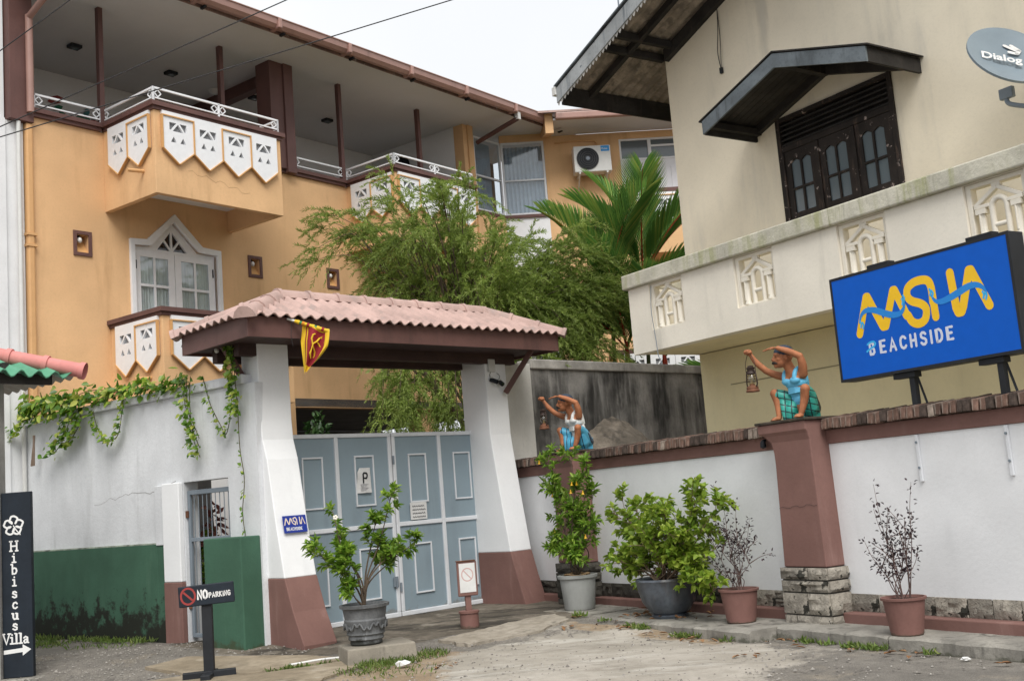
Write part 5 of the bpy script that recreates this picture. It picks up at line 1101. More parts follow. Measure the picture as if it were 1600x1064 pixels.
MB().box(0.22, 0.43, -0.5035, -0.5005, 0.50, 0.64).build("sticker", plain("cyan_sticker", (0.01, 0.25, 0.60), 0.4), ac); text_obj("sticker_print", "Midea", 0.065, M_print_white, ac, (0.225, -0.5055, 0.545))
for x in (-0.34, 0.34):
    m = MB(); m.box(x - 0.02, x + 0.02, -0.52, 0.0, -0.045, -0.003); m.bar((x, -0.42, -0.045), (x, -0.01, -0.32), 0.03, 0.03); m.build("bracket", M_grey_white, ac)
m = MB(); m.tube(smooth_path([(-0.85, -0.03, 0.92), (-0.3, -0.03, 0.95), (0.1, -0.03, 0.93), (0.2, -0.06, 0.85), (0.2, -0.12, 0.70)], 5), 0.02, 8); m.build("pipe", M_pipe_orange, ac, smooth=True)
# white neighbour at the far left edge
wh = thing("white_neighbour_house", "plain white house wall at the left edge beside the orange house", "house", HOUSE, (-3.0, 0, 0))
MB().box(-3.0, 2.66, -0.02, 0.3, -0.3, 8.06).build("lower_wall", M_white, wh); MB().box(-3.0, 2.68, 0.05, 0.32, 8.062, 12.0).build("upper_wall", M_white, wh)
MB().box(2.66, 2.97, 0.02, 0.3, -0.3, 8.048).build("corner_strip", M_white, wh)
m = MB(); m.tube([(2.86, -0.05, -0.2), (2.86, -0.05, 8.04)], 0.035, 10); m.build("vent_pipe", M_grey_white, wh, smooth=True)
m = MB(); m.tube(smooth_path([(2.0, -0.03, 5.0), (2.32, -0.04, 5.05), (2.4, -0.04, 4.9), (2.4, -0.04, 3.0)], 5), 0.012, 6); m.build("cable", M_grey_white, wh)
MB().box(-2.0, 2.44, 0.03, 0.049, 8.3, 11.0).build("window", M_glass_grey, wh)
# ------------------------------------------------------------------ cream house on the right
vl = thing("cream_house", "cream gabled house with balustrade balcony and dark timber window on the right", "house", VILLA, (0, 0, 0))
TW = 1.2                                    # wall face is this far behind the balcony front
XL, XR = -12.38, -2.0; RS = 0.337
rz_ = lambda x: 8.158 + RS * (x + 12.181)   # roof underside along the wall
RXM = -5.2                                  # ridge
# upper gable wall with window opening, lower wall
win = [(-10.30, 4.80), (-8.36, 4.80), (-8.36, 6.36), (-10.30, 6.36)]
m = MB(); m.plate([[(XL, 3.40), (XR, 3.40), (XR, rz_(RXM) - RS * (XR - RXM)), (RXM, rz_(RXM)), (XL, rz_(XL))], win], TW, TW + 0.25); m.build("upper_wall", M_cream, vl)
MB().box(-12.30, XR, TW, TW + 0.25, -0.3, 3.39).build("lower_wall", M_cream_yellow, vl, bevel=0.01)
MB().box(XL, XL + 0.25, TW + 0.252, 9.0, -0.3, rz_(XL) - 0.02).build("side_wall", M_cream, vl)
MB().box(-11.7, XR, TW - 0.006, TW - 0.001, 2.86, 2.875).build("lower_groove", plain("groove_dirt", (0.33, 0.29, 0.18), 0.9), vl)
# balcony slab, parapet with openings, mossy ledge
BXL, BXR = -12.36, -3.4
MB().box(BXL, BXR, 0.20, TW, 3.40, 3.56).build("balcony_slab", M_cream_yellow, vl)
OPN = [-11.56, -9.87, -8.16, -6.47, -4.78]
op = lambda c: [(c - 0.345, 3.675), (c + 0.345, 3.675), (c + 0.345, 4.335), (c - 0.345, 4.335)]
m = MB(); m.plate([[(BXL, 3.39), (BXR, 3.39), (BXR, 4.34), (BXL, 4.34)]] + [op(c) for c in OPN], 0.0, 0.19); m.build("parapet", M_cream_light, vl)
MB().box(BXL, BXL + 0.19, 0.192, TW - 0.002, 3.565, 4.34).build("parapet_return", M_cream_light, vl)
MB().box(BXL - 0.06, BXR, -0.07, 0.26, 4.342, 4.555).build("ledge", M_moss_ledge, vl, bevel=0.02)
MB().box(BXL - 0.06, BXL + 0.2, 0.262, TW - 0.002, 4.342, 4.555).build("ledge_return", M_moss_ledge, vl, bevel=0.02)
# little temple-front ornament in each opening: frame, pediment, two columns pairs, arch
def baluster(c):
    b = bpy.data.objects.new("baluster_screen", None); COL.objects.link(b); b.parent = vl; b.location = (c, 0, 0); y = 0.07
    m = MB(); m.plate([[(-0.344, 3.676), (0.344, 3.676), (0.344, 4.334), (-0.344, 4.334)], [(-0.285, 3.705), (0.285, 3.705), (0.285, 4.285), (-0.285, 4.285)]], 0.035, 0.15); m.build("screen_frame", M_cream_light, b, bevel=0.01)
    m = MB(); m.bar((-0.27, y, 4.09), (0.0, y, 4.25), 0.06, 0.045); m.build("pediment_bar", M_cream_light, b, bevel=0.008)
    m = MB(); m.bar((0.0, y + 0.002, 4.25), (0.27, y + 0.002, 4.09), 0.06, 0.045); m.build("pediment_bar", M_cream_light, b, bevel=0.008)
    MB().box(-0.275, -0.10, y - 0.03, y + 0.03, 4.06, 4.10).build("architrave", M_cream_light, b, bevel=0.008); MB().box(0.10, 0.275, y - 0.03, y + 0.03, 4.06, 4.10).build("architrave", M_cream_light, b, bevel=0.008)
    MB().box(-0.05, 0.05, y - 0.028, y + 0.02, 4.255, 4.29).build("finial", M_cream_light, b)
    for s_ in (-1, 1):
        x = 0.20 * s_; m = MB()
        m.lathe([(0.05, 3.70), (0.05, 3.725), (0.036, 3.75), (0.033, 3.99), (0.036, 4.0)], (x, y, 0), 12); m.box(x - 0.055, x + 0.055, y - 0.045, y + 0.045, 4.002, 4.055); m.build("column", M_cream_light, b, smooth=40)
        m = MB(); m.tube([(x - 0.012, y - 0.033, 3.75), (x - 0.012, y - 0.03, 4.0)], 0.014, 8); m.build("column_flute", M_cream_light, b, smooth=True)
    m = MB(); P = [(-0.085, y, 3.70), (-0.085, y, 4.02)] + [(-0.085 * math.cos(a), y, 4.05 + 0.085 * math.sin(a)) for a in np.linspace(0.1, math.pi - 0.1, 9)] + [(0.085, y, 4.02), (0.085, y, 3.70)]
    m.tube(P, 0.032, 10); m.build("arch", M_cream_light, b, smooth=60)
    m = MB(); m.tube([(-0.075, y, 3.86), (0.075, y, 3.86)], 0.026, 10); m.build("arch_bar", M_cream_light, b, smooth=60)
for c in OPN: baluster(c)
# timber window: louvred head, three casements of four panes
wn = bpy.data.objects.new("window", None); COL.objects.link(wn); wn.parent = vl
yw = TW - 0.03
m = MB(); m.plate([[(-10.30, 4.80), (-8.36, 4.80), (-8.36, 6.36), (-10.30, 6.36)], [(-10.23, 4.86), (-8.43, 4.86), (-8.43, 6.30), (-10.23, 6.30)]], yw, TW + 0.12); m.build("window_frame", M_old_wood, wn, bevel=0.006)
MB().box(-10.23, -8.43, yw + 0.005, TW + 0.1, 5.87, 5.95).build("transom_rail", M_old_wood, wn, bevel=0.005)
for k in range(5):
    z = 5.96 + k * 0.068; m = MB(); m.hexa([(-10.23, TW - 0.01, z), (-8.43, TW - 0.01, z), (-8.43, TW + 0.06, z + 0.045), (-10.23, TW + 0.06, z + 0.045), (-10.23, TW - 0.01, z + 0.018), (-8.43, TW - 0.01, z + 0.018), (-8.43, TW + 0.06, z + 0.063), (-10.23, TW + 0.06, z + 0.063)]); m.build("louvre_slat", M_black_wood, wn)
MB().box(-10.23, -8.43, TW + 0.09, TW + 0.11, 5.95, 6.30).build("louvre_back", M_black_wood, wn)
cw = 1.80 / 3
for k in range(3):
    x0 = -10.23 + k * cw + 0.005; x1 = x0 + cw - 0.01; a, b = x0 + 0.12, x1 - 0.12; xm = (a + b) / 2; g = 0.016
    def arch(p, q, z0, z1): return [(p, z0), (q, z0), (q, z1 - 0.03), (q - (q - p) * .25, z1 - 0.005), (q - (q - p) * .5, z1 + 0.012), (p + (q - p) * .25, z1 - 0.005), (p, z1 - 0.03)]
    zm = 5.33
    holes = [[(a, 5.00), (xm - g, 5.00), (xm - g, zm - g), (a, zm - g)], [(xm + g, 5.00), (b, 5.00), (b, zm - g), (xm + g, zm - g)], arch(a, xm - g, zm + g, 5.72), arch(xm + g, b, zm + g, 5.72)]
    cs = MB(); cs.plate([[(x0, 4.865), (x1, 4.865), (x1, 5.865), (x0, 5.865)]] + holes, yw + 0.01, TW + 0.03); co = cs.build("casement", M_old_wood, wn, bevel=0.004)
    for h in holes:
        m = MB(); m.plate([h], TW + 0.004, TW + 0.008); m.build("pane", M_glass_grey, wn)
    MB().box(x0 - 0.028 if k else x0 - 0.004, x0 + 0.03, yw - 0.012, yw + 0.009, 4.87, 5.86).build("cover_strip", M_old_wood, wn, bevel=0.003)
MB().box(-10.4, -8.2, TW + 0.5, TW + 0.6, 4.6, 6.6).build("room_back", M_void, vl)
# pitched timber hood over the window
hd = bpy.data.objects.new("window_hood", None); COL.objects.link(hd); hd.parent = vl
yF = 0.24; HX0, HX1, HC, HZ, HA = -10.70, -7.93, -9.33, 6.36, 6.80
dx = HC - HX0; sl = (HA - HZ) / dx
def hood_pt(x, y, off=0): return (x, y, (HA - abs(x - HC) * sl) + off)
for s_, xe in ((-1, HX0), (1, HX1)):
    n = 9
    for k in range(n):
        ya = yF - 0.03 + (TW - yF) * k / n; yb = ya + (TW - yF) / n - 0.006
        m = MB(); m.add([hood_pt(xe, ya, -0.02), hood_pt(HC, ya, -0.02), hood_pt(HC, yb, -0.02), hood_pt(xe, yb, -0.02), hood_pt(xe, ya, 0.012), hood_pt(HC, ya, 0.012), hood_pt(HC, yb, 0.012), hood_pt(xe, yb, 0.012)], [(3, 2, 1, 0), (4, 5, 6, 7), (0, 1, 5, 4), (1, 2, 6, 5), (2, 3, 7, 6), (3, 0, 4, 7)]); m.build("hood_board", M_black_wood, hd)
    m = MB(); e = 0.05 * s_; m.add([hood_pt(xe + e, yF - 0.06, 0.016), hood_pt(HC, yF - 0.06, 0.016), hood_pt(HC, TW, 0.016), hood_pt(xe + e, TW, 0.016), hood_pt(xe + e, yF - 0.06, 0.035), hood_pt(HC, yF - 0.06, 0.035), hood_pt(HC, TW, 0.035), hood_pt(xe + e, TW, 0.035)], [(3, 2, 1, 0), (4, 5, 6, 7), (0, 1, 5, 4), (1, 2, 6, 5), (2, 3, 7, 6), (3, 0, 4, 7)]); m.build("hood_roof", M_black_wood, hd)
    a = hood_pt(xe, yF - 0.035, -0.10); b = hood_pt(HC, yF - 0.035, -0.10)
    m = MB(); x0_, x1_ = xe, HC; m.add([hood_pt(xe, yF - 0.05, -0.185), hood_pt(HC, yF - 0.05, -0.185), hood_pt(HC, yF - 0.02, -0.185), hood_pt(xe, yF - 0.02, -0.185), hood_pt(xe, yF - 0.05, 0.0), hood_pt(HC, yF - 0.05, 0.0), hood_pt(HC, yF - 0.02, 0.0), hood_pt(xe, yF - 0.02, 0.0)], [(3, 2, 1, 0), (4, 5, 6, 7), (0, 1, 5, 4), (1, 2, 6, 5), (2, 3, 7, 6), (3, 0, 4, 7)]); m.build("hood_fascia", M_hood_wood, hd)
    xx = xe - 0.0; m = MB(); m.box(min(xx, xx - 0.04 * s_), max(xx, xx - 0.04 * s_), yF - 0.018, TW - 0.002, HZ - 0.19, HZ - 0.012); m.build("hood_side_board", M_black_wood, hd)
    m = MB(); m.add([hood_pt(xe - .1 * s_, TW - 0.09, -0.14), hood_pt(HC, TW - 0.09, -0.14), hood_pt(HC, TW - 0.004, -0.14), hood_pt(xe - .1 * s_, TW - 0.004, -0.14), hood_pt(xe - .1 * s_, TW - 0.09, -0.024), hood_pt(HC, TW - 0.09, -0.024), hood_pt(HC, TW - 0.004, -0.024), hood_pt(xe - .1 * s_, TW - 0.004, -0.024)], [(3, 2, 1, 0), (4, 5, 6, 7), (0, 1, 5, 4), (1, 2, 6, 5), (2, 3, 7, 6), (3, 0, 4, 7)]); m.build("wall_rafter", M_black_wood, hd)
MB().box(HC - 0.05, HC + 0.05, yF, TW - 0.01, HA - 0.15, HA - 0.03).build("hood_ridge_beam", M_black_wood, hd)
MB().box(HX0 + 0.05, HX0 + 0.13, yF, TW - 0.01, HZ - 0.12, HZ - 0.03).build("hood_purlin", M_black_wood, hd)
# gable roof: corrugated cement sheets, barge board with lace edge, battens, rafters, eave beam
YB, YE = -0.06, 9.0; EX = -13.48
def roofpt(x, y, off=0): return (x, y, 8.158 + RS * (x + 12.181) + off)
m = MB(); n = 120; xs = [EX + 0.0 + (RXM - EX) * i / 14 for i in range(15)]
v = []; f = []
for i, x in enumerate(xs):
    for j in range(n + 1):
        y = YB + (YE - YB) * j / n if j > 60 else YB + (2.4) * j / 60
        if j > 60: y = YB + 2.4 + (YE - YB - 2.4) * (j - 60) / 60
        wv = 0.022 * math.cos(2 * math.pi * y / 0.16) if j <= 60 else 0
        v.append(roofpt(x, y, 0.09 + wv))
for i in range(14):
    for j in range(n): f.append((i * (n + 1) + j, i * (n + 1) + j + 1, (i + 1) * (n + 1) + j + 1, (i + 1) * (n + 1) + j))
o = len(v); v += [(p[0], p[1], p[2] + 0.012) for p in v]; f += [tuple(o + q for q in g) for g in f]
m.add(v, f); m.build("roof_sheet", M_asbestos, vl, smooth=60)
m = MB(); m.add([(RXM, YB, rz_(RXM) + 0.09), (XR + 1, YB, rz_(RXM) + 0.09 - RS * (XR + 1 - RXM)), (XR + 1, YE, rz_(RXM) + 0.09 - RS * (XR + 1 - RXM)), (RXM, YE, rz_(RXM) + 0.09), (RXM, YB, rz_(RXM) + 0.11), (XR + 1, YB, rz_(RXM) + 0.11 - RS * (XR + 1 - RXM)), (XR + 1, YE, rz_(RXM) + 0.11 - RS * (XR + 1 - RXM)), (RXM, YE, rz_(RXM) + 0.11)], [(3, 2, 1, 0), (4, 5, 6, 7), (0, 1, 5, 4), (1, 2, 6, 5), (2, 3, 7, 6), (3, 0, 4, 7)]); m.build("roof_sheet", M_asbestos, vl)
def slope_beam(x0, x1, y0, y1, o0, o1, nm, mt, bev=0.004):
    m = MB(); m.add([roofpt(x0, y0, o0), roofpt(x1, y0, o0), roofpt(x1, y1, o0), roofpt(x0, y1, o0), roofpt(x0, y0, o1), roofpt(x1, y0, o1), roofpt(x1, y1, o1), roofpt(x0, y1, o1)], [(3, 2, 1, 0), (4, 5, 6, 7), (0, 1, 5, 4), (1, 2, 6, 5), (2, 3, 7, 6), (3, 0, 4, 7)]); return m.build(nm, mt, vl, bevel=bev)
slope_beam(EX - 0.04, RXM, -0.115, -0.075, -0.14, 0.10, "barge_board", M_barge)
slope_beam(EX - 0.06, RXM, -0.14, 0.02, 0.13, 0.16, "verge_cap", M_hood_wood)
# scalloped lace strip hanging from the barge board
m = MB(); x = EX; k = 0
while x < RXM - 1.5:
    p = roofpt(x, -0.10, -0.145); s_ = 0.03
    m.add([(x - 0.036, -0.10, p[2] + 0.004), (x + 0.036, -0.10, p[2] + 0.03), (x + 0.028, -0.104, p[2] - 0.028), (x, -0.106, p[2] - 0.066), (x - 0.026, -0.104, p[2] - 0.038)], [(0, 4, 3, 2, 1)]); x += 0.085; k += 1
lc = m.build("lace_trim", paint("grey_lace_paint", (0.34, 0.33, 0.31), 0.3, 6, 0.9, 0.2), vl); lc["kind"] = "stuff"
slope_beam(-12.30, RXM, TW - 0.10, TW - 0.002, -0.14, 0.05, "wall_rafter", M_black_wood)
slope_beam(EX + 0.05, RXM, 0.45, 0.53, -0.06, 0.055, "rafter", M_black_wood)
for xb in (-12.42, -12.13, -10.6, -9.0):
    m = MB(); m.box(xb - 0.04, xb + 0.04, -0.06, TW - 0.01, rz_(xb) - 0.06, rz_(xb) + 0.055); m.build("batten", M_black_wood, vl, bevel=0.004)
MB().box(EX + 0.02, EX + 0.07, -0.07, 6.0, rz_(EX) - 0.20, rz_(EX) + 0.095).build("eave_beam", M_black_wood, vl, bevel=0.006)
MB().box(EX - 0.12, EX - 0.03, -0.14, 0.02, rz_(EX) - 0.02, rz_(EX) + 0.12).build("gutter_end", M_grey_white, vl, bevel=0.008)
m = MB(); m.tube([(-11.9, -0.05, 8.4), (-11.9, -0.05, 9.6)], 0.012, 8); m.build("antenna_mast", M_grey_pipe, vl)
MB().box(-9.18, -8.98, 0.6, 0.9, 3.33, 3.398).build("soffit_lamp", M_grey_white, vl, bevel=0.006)
# dangling cable with plug on the gable
cb = thing("dangling_cable", "thin cable with black plug hanging on the upper cream gable wall", "cable", VILLA, (-11.2, -TW + 0.02, 7.42))
m = MB(); m.tube(smooth_path([(0.05, 0, 0.95), (0.03, -0.01, 0.6), (-0.02, -0.01, 0.3), (0.0, 0, 0.05)], 5), 0.006, 6); m.build("cord", M_wire, cb); m = MB(); m.tube(smooth_path([(0.05, 0, 0.95), (0.06, -0.01, 0.5), (0.02, -0.01, 0.05)], 5), 0.005, 6); m.build("cord", M_wire, cb)
MB().box(-0.02, 0.03, -0.02, 0.02, -0.04, 0.05).build("plug", M_black, cb, bevel=0.008)
c2 = thing("balcony_cable", "pale cable hanging down the left end of the balcony parapet", "cable", VILLA, (-11.85, 0.02, 3.0))
m = MB(); m.tube(smooth_path([(0.02, 0.0, 1.30), (-0.01, -0.01, 0.95), (0.03, -0.01, 0.5), (0.06, -0.02, 0.3), (0.12, -0.02, 0.18)], 6), 0.006, 6); m.build("cord", M_grey_pipe, c2)
# satellite dish
sdh = thing("satellite_dish", "grey-blue satellite dish with white print at the right edge above the balcony", "satellite dish", VILLA, (-6.45, -0.55, 5.66))
dm = paint("dish_enamel", (0.21, 0.265, 0.31), 0.05, 3, 0.4, 0.0, spec=0.5)
hp = bpy.data.objects.new("reflector", None); bpy.data.objects.remove(hp)
m = MB(); rg = []
for k in range(9):
    r_ = 0.44 * k / 8 + 0.001; rg.append([(r_ * math.cos(a), r_ * 1.08 * math.sin(a), 0.42 * r_ * r_) for a in np.linspace(0, 2 * math.pi, 40, endpoint=False)])
rg.append([(0.452 * math.cos(a), 0.452 * 1.08 * math.sin(a), 0.082) for a in np.linspace(0, 2 * math.pi, 40, endpoint=False)])
rg.append([(0.452 * math.cos(a), 0.452 * 1.08 * math.sin(a), 0.055) for a in np.linspace(0, 2 * math.pi, 40, endpoint=False)])
for k in range(8, -1, -1):
    r_ = 0.44 * k / 8 + 0.001; rg.append([(r_ * math.cos(a), r_ * 1.08 * math.sin(a), 0.42 * r_ * r_ - 0.014) for a in np.linspace(0, 2 * math.pi, 40, endpoint=False)])
m.loft(rg)
_n = Vector((0.76, -0.36, 0.54)).normalized(); _x = Vector((0.845, 0.531, 0.0)); _x = (_x - _n * _x.dot(_n)).normalized(); _y = _n.cross(_x); DR = Matrix((_x, _y, _n)).transposed().to_euler()
ref = m.build("reflector", dm, sdh, smooth=50, rot=DR)
text_obj("dish_print", "Dialog", 0.165, M_print_white, ref, (-0.30, -0.10, 0.050), rx=0.0, extrude=0.0008, bold=0.004)
m = MB(); k = 0
for (a, b) in (((-0.02, 0.17), (0.09, 0.11)), ((0.05, 0.19), (0.13, 0.12)), ((0.13, 0.12), (0.10, 0.05)), ((0.10, 0.05), (0.02, 0.06))):
    k += 1; ribbon(m, [a, b], 0.045, 0, cap=4)
o = m.build("dish_logo", M_print_white, ref, loc=(0.0, 0.05, 0.034), rot=(R(-90), 0, 0)); o.scale = (1, 1, 1)
m = MB(); m.tube(smooth_path([(-0.12, 0.10, -0.30), (-0.10, 0.06, -0.42), (0.02, 0.02, -0.50), (0.25, 0.0, -0.60)], 6), 0.026, 10); m.build("feed_arm", M_steel_grey, sdh, smooth=60)
m = MB(); m.tube([(0.05, 0.12, -0.1), (0.1, 0.5, -0.25), (0.12, 0.62, -0.5)], 0.03, 10); m.build("mount", M_steel_grey, sdh, smooth=60)
MB().box(-0.18, -0.02, 0.04, 0.10, -0.38, -0.26).build("arm_plate", M_steel_grey, sdh, bevel=0.01)

# ------------------------------------------------------------------ big blue sign board on posts above the wall
sg = thing("hotel_sign", "large blue light box sign with yellow wave lettering on two black posts above the wall", "sign", WALL, (4.63, 0.02, 2.395))
SW, SH = 2.105, 1.07
MB().box(0, SW, 0.0, 0.20, 0, SH).build("light_box", M_black, sg, bevel=0.006)
m = MB(); e = 0.028; m.plate([[(0, 0), (SW, 0), (SW, SH), (0, SH)], [(e, e), (SW - e, e), (SW - e, SH - e), (e, SH - e)]], -0.008, -0.0005); m.build("face_frame", M_black, sg)
MB().box(e, SW - e, -0.005, -0.001, e, SH - e).build("face", M_sign_blue, sg)
logo(sg, 1.0, 1.0, -0.0056, [M_sign_yellow, M_sign_wave, M_sign_light], 0.068)
m = MB(); x = letters(m, "B", 0.425, 0.228, 0.112, 0.026, 0.045, -0.0058, 0.72); x = letters(m, "EACHSIDE", 0.56, 0.228, 0.112, 0.026, 0.062, -0.0058, 0.88); m.build("small_lettering", plain("pale_sign_print", (0.62, 0.66, 0.78), 0.4), sg)
m = MB(); ribbon(m, [tuple(p) for p in smooth_path([(0.385, 0.262), (0.43, 0.285), (0.475, 0.30), (0.50, 0.325), (0.478, 0.348), (0.43, 0.345), (0.40, 0.33)], 4)], 0.02, -0.0074, widths=None); m.build("letter_wave", M_sign_light, sg)
for (a, b) in ((0.45, 0.72), (1.62, 1.9)):
    MB().box(a, b, 0.06, 0.16, SH, SH + 0.05).build("top_bracket", M_black, sg, bevel=0.004)
for xp in (0.84, 1.81):
    MB().box(xp - 0.03, xp + 0.03, 0.04, 0.10, -0.60, -0.001).build("post", M_black, sg, bevel=0.004)
    MB().box(xp - 0.20, xp + 0.06, 0.02, 0.12, -0.055, -0.002).build("foot_bracket", M_black, sg, bevel=0.004)
    m = MB(); m.bar((xp + 0.02, 0.10, -0.04), (xp + 0.08, 0.16, -0.42), 0.02, 0.02); m.build("stay", M_black, sg)
# ------------------------------------------------------------------ seated lantern statues on the wall pillars
def fuse(build, name, mat_, parent, voxel=0.006, smooth_it=4):
    """several overlapping closed forms -> one continuous skin (voxel remesh), then smoothed"""
    me = build.mesh(name); me.materials.append(mat_); t = bpy.data.objects.new(name + "_src", me); COL.objects.link(t)
    md = t.modifiers.new("r", 'REMESH'); md.mode = 'VOXEL'; md.voxel_size = voxel; md.use_smooth_shade = True
    s = t.modifiers.new("s", 'SMOOTH'); s.iterations = smooth_it; s.factor = 0.5
    dg = bpy.context.evaluated_depsgraph_get(); out = bpy.data.meshes.new_from_object(t.evaluated_get(dg)); bpy.data.objects.remove(t)
    out.materials.clear(); out.materials.append(mat_); out.name = name
    shade(out, 180)
    return link(name, out, parent)
def V(L, F, z): return Vector((L, -F, z))          # left, forward, up -> local axes
def limb(m, pts, rad, seg=12):
    P = smooth_path(pts, 4); n = len(P); k = (len(pts) - 1)
    rr = [np.interp(i / (n - 1) * k, range(len(rad)), rad) for i in range(n)]
    m.tube(P, rr, seg)
    m.ellipsoid(P[0], (rr[0],) * 3); m.ellipsoid(P[-1], (rr[-1],) * 3)
skin = paint("statue_skin_paint", (0.37, 0.145, 0.068), 0.2, 9, 0.65, 0.25, 60, streaks=(((0.15, 0.055, 0.03), 0.65, 0.48, 12), ((0.5, 0.25, 0.14), 0.4, 0.55, 16)))
capm = paint("statue_blue_cap", (0.03, 0.045, 0.07), 0.15, 6, 0.6, 0.1)
hair = plain("statue_black_paint", (0.01, 0.009, 0.008), 0.6)
def statue(label, fr, at, shirt_col, sarong_cols, group):
    st = thing("seated_statue", label, "statue", fr, at, group=group)
    m = MB()
    # torso
    m.ellipsoid(V(0, -0.03, 0.13), (0.135, 0.12, 0.11)); m.ellipsoid(V(0, 0.0, 0.24), (0.115, 0.098, 0.12)); m.ellipsoid(V(0, 0.05, 0.38), (0.128, 0.092, 0.12)); m.ellipsoid(V(0, 0.075, 0.475), (0.145, 0.078, 0.072))
    m.ellipsoid(V(0.06, 0.125, 0.42), (0.06, 0.045, 0.045)); m.ellipsoid(V(-0.06, 0.125, 0.42), (0.06, 0.045, 0.045))
    limb(m, [V(0, 0.08, 0.47), V(-0.005, 0.125, 0.55), V(-0.01, 0.16, 0.62)], [0.065, 0.055, 0.056])
    # head turned to its right, face with brow, nose, chin, ears
    hd = V(-0.015, 0.188, 0.662); a = R(25); fw = V(-math.sin(a), math.cos(a), 0); lf = V(math.cos(a), math.sin(a), 0); up = Vector((0, 0, 1))
    rot = Matrix((lf, -fw, up)).transposed()
    m.ellipsoid(hd + up * 0.02, (0.084, 0.104, 0.098), rot); m.ellipsoid(hd + fw * 0.045 - up * 0.045, (0.064, 0.064, 0.066), rot); m.ellipsoid(hd + fw * 0.085 - up * 0.085, (0.03, 0.026, 0.024), rot)
    m.tube([hd + fw * 0.085 + up * 0.025, hd + fw * 0.112 - up * 0.012, hd + fw * 0.118 - up * 0.028], [0.012, 0.017, 0.021], 10); m.ellipsoid(hd + fw * 0.108 - up * 0.03, (0.024, 0.018, 0.013), rot)
    m.ellipsoid(hd + fw * 0.082 + up * 0.035, (0.055, 0.02, 0.012), rot)
    m.ellipsoid(hd + fw * 0.088 - up * 0.066, (0.026, 0.02, 0.008), rot)
    for s_ in (-1, 1): m.ellipsoid(hd + lf * (0.08 * s_) - fw * 0.005 - up * 0.005, (0.013, 0.024, 0.034), rot); m.ellipsoid(hd + lf * (0.045 * s_) + fw * 0.07 - up * 0.022, (0.024, 0.022, 0.02), rot)
    # raised left arm shading the eyes, hand flat with fingers
    limb(m, [V(0.125, 0.07, 0.47), V(0.165, 0.10, 0.56), V(0.175, 0.135, 0.645)], [0.052, 0.046, 0.036]); limb(m, [V(0.175, 0.135, 0.65), V(0.11, 0.235, 0.715), V(0.045, 0.31, 0.755)], [0.037, 0.034, 0.024])
    hand = V(0.02, 0.335, 0.763); hdir = (V(-0.075, 0.42, 0.748) - hand).normalized(); hs = hdir.cross(Vector((0, 0, 1))).normalized()
    m.ellipsoid(hand + hdir * 0.02, (0.034, 0.034, 0.014))
    for k, ln in enumerate((0.075, 0.088, 0.082, 0.065)):
        b = hand + hdir * 0.04 + hs * (0.0145 * (k - 1.5)); m.tube([b, b + hdir * ln * 0.55 + Vector((0, 0, -0.003)), b + hdir * ln + Vector((0, 0, -0.012))], [0.0085, 0.008, 0.0065], 8)
    m.tube([hand - hs * 0.02, hand - hs * 0.042 + hdir * 0.02 - up * 0.008, hand - hs * 0.045 + hdir * 0.05 - up * 0.012], [0.01, 0.009, 0.007], 8)
    # right arm held out with the lantern, fist
    limb(m, [V(-0.125, 0.07, 0.47), V(-0.205, 0.13, 0.50), V(-0.28, 0.20, 0.555)], [0.05, 0.042, 0.034]); limb(m, [V(-0.28, 0.20, 0.555), V(-0.33, 0.275, 0.65), V(-0.355, 0.325, 0.735)], [0.036, 0.034, 0.023])
    fist = V(-0.362, 0.345, 0.768); m.ellipsoid(fist, (0.036, 0.04, 0.036))
    for k in range(4):
        b = fist + V(0.02 - 0.0, 0.03, 0.018 - 0.0) + V(0.0, 0.0, 0) + V(-0.017 * k + 0.006, 0.0, 0); m.tube([b + V(0, -0.01, 0.012), b + V(0, 0.014, -0.012), b + V(0, 0.0, -0.035)], [0.0105, 0.011, 0.009], 8)
    m.tube([fist + V(0.03, 0.0, 0.0), fist + V(0.038, 0.025, -0.005), fist + V(0.015, 0.045, -0.01)], [0.011, 0.01, 0.008], 8)
    # legs squatting: thigh, shin, foot with toes
    for s_, kn, ft in ((1, V(0.245, 0.185, 0.30), V(0.175, 0.215, 0.035)), (-1, V(-0.205, 0.185, 0.30), V(-0.175, 0.185, 0.035))):
        limb(m, [V(0.085 * s_, -0.02, 0.13), (V(0.085 * s_, -0.02, 0.13) + kn) / 2 + Vector((0.01 * s_, 0, 0.03)), kn], [0.075, 0.068, 0.05]); limb(m, [kn, (kn + ft) / 2 + Vector((0, 0.02, 0.01)), ft], [0.05, 0.043, 0.027])
        tdir = V(0.25 * s_, 1, 0).normalized(); m.ellipsoid(ft + tdir * 0.035 + Vector((0, 0, -0.012)), (0.036, 0.06, 0.024))
        for k in range(5):
            sdv = tdir.cross(Vector((0, 0, 1))).normalized(); b = ft + tdir * 0.075 + sdv * (0.014 * (k - 2)) + Vector((0, 0, -0.022)); m.tube([b - tdir * 0.01, b + tdir * (0.03 - 0.004 * abs(k - 1))], [0.010, 0.008], 8)
    body = fuse(m, "body", skin, st, 0.0058, 3)
    # eyes, moustache
    m = MB()
    for s_ in (-1, 1): m.ellipsoid(hd + lf * (0.032 * s_) + fw * 0.094 + up * 0.014, (0.011, 0.006, 0.005), rot)
    m.build("eyes", hair, st, smooth=True)
    m = MB()
    for s_ in (-1, 1): m.tube([hd + fw * 0.118 - up * 0.05, hd + fw * 0.108 + lf * (0.03 * s_) - up * 0.054, hd + fw * 0.088 + lf * (0.05 * s_) - up * 0.064], [0.012, 0.012, 0.005], 8)
    m.build("moustache", hair, st, smooth=True)
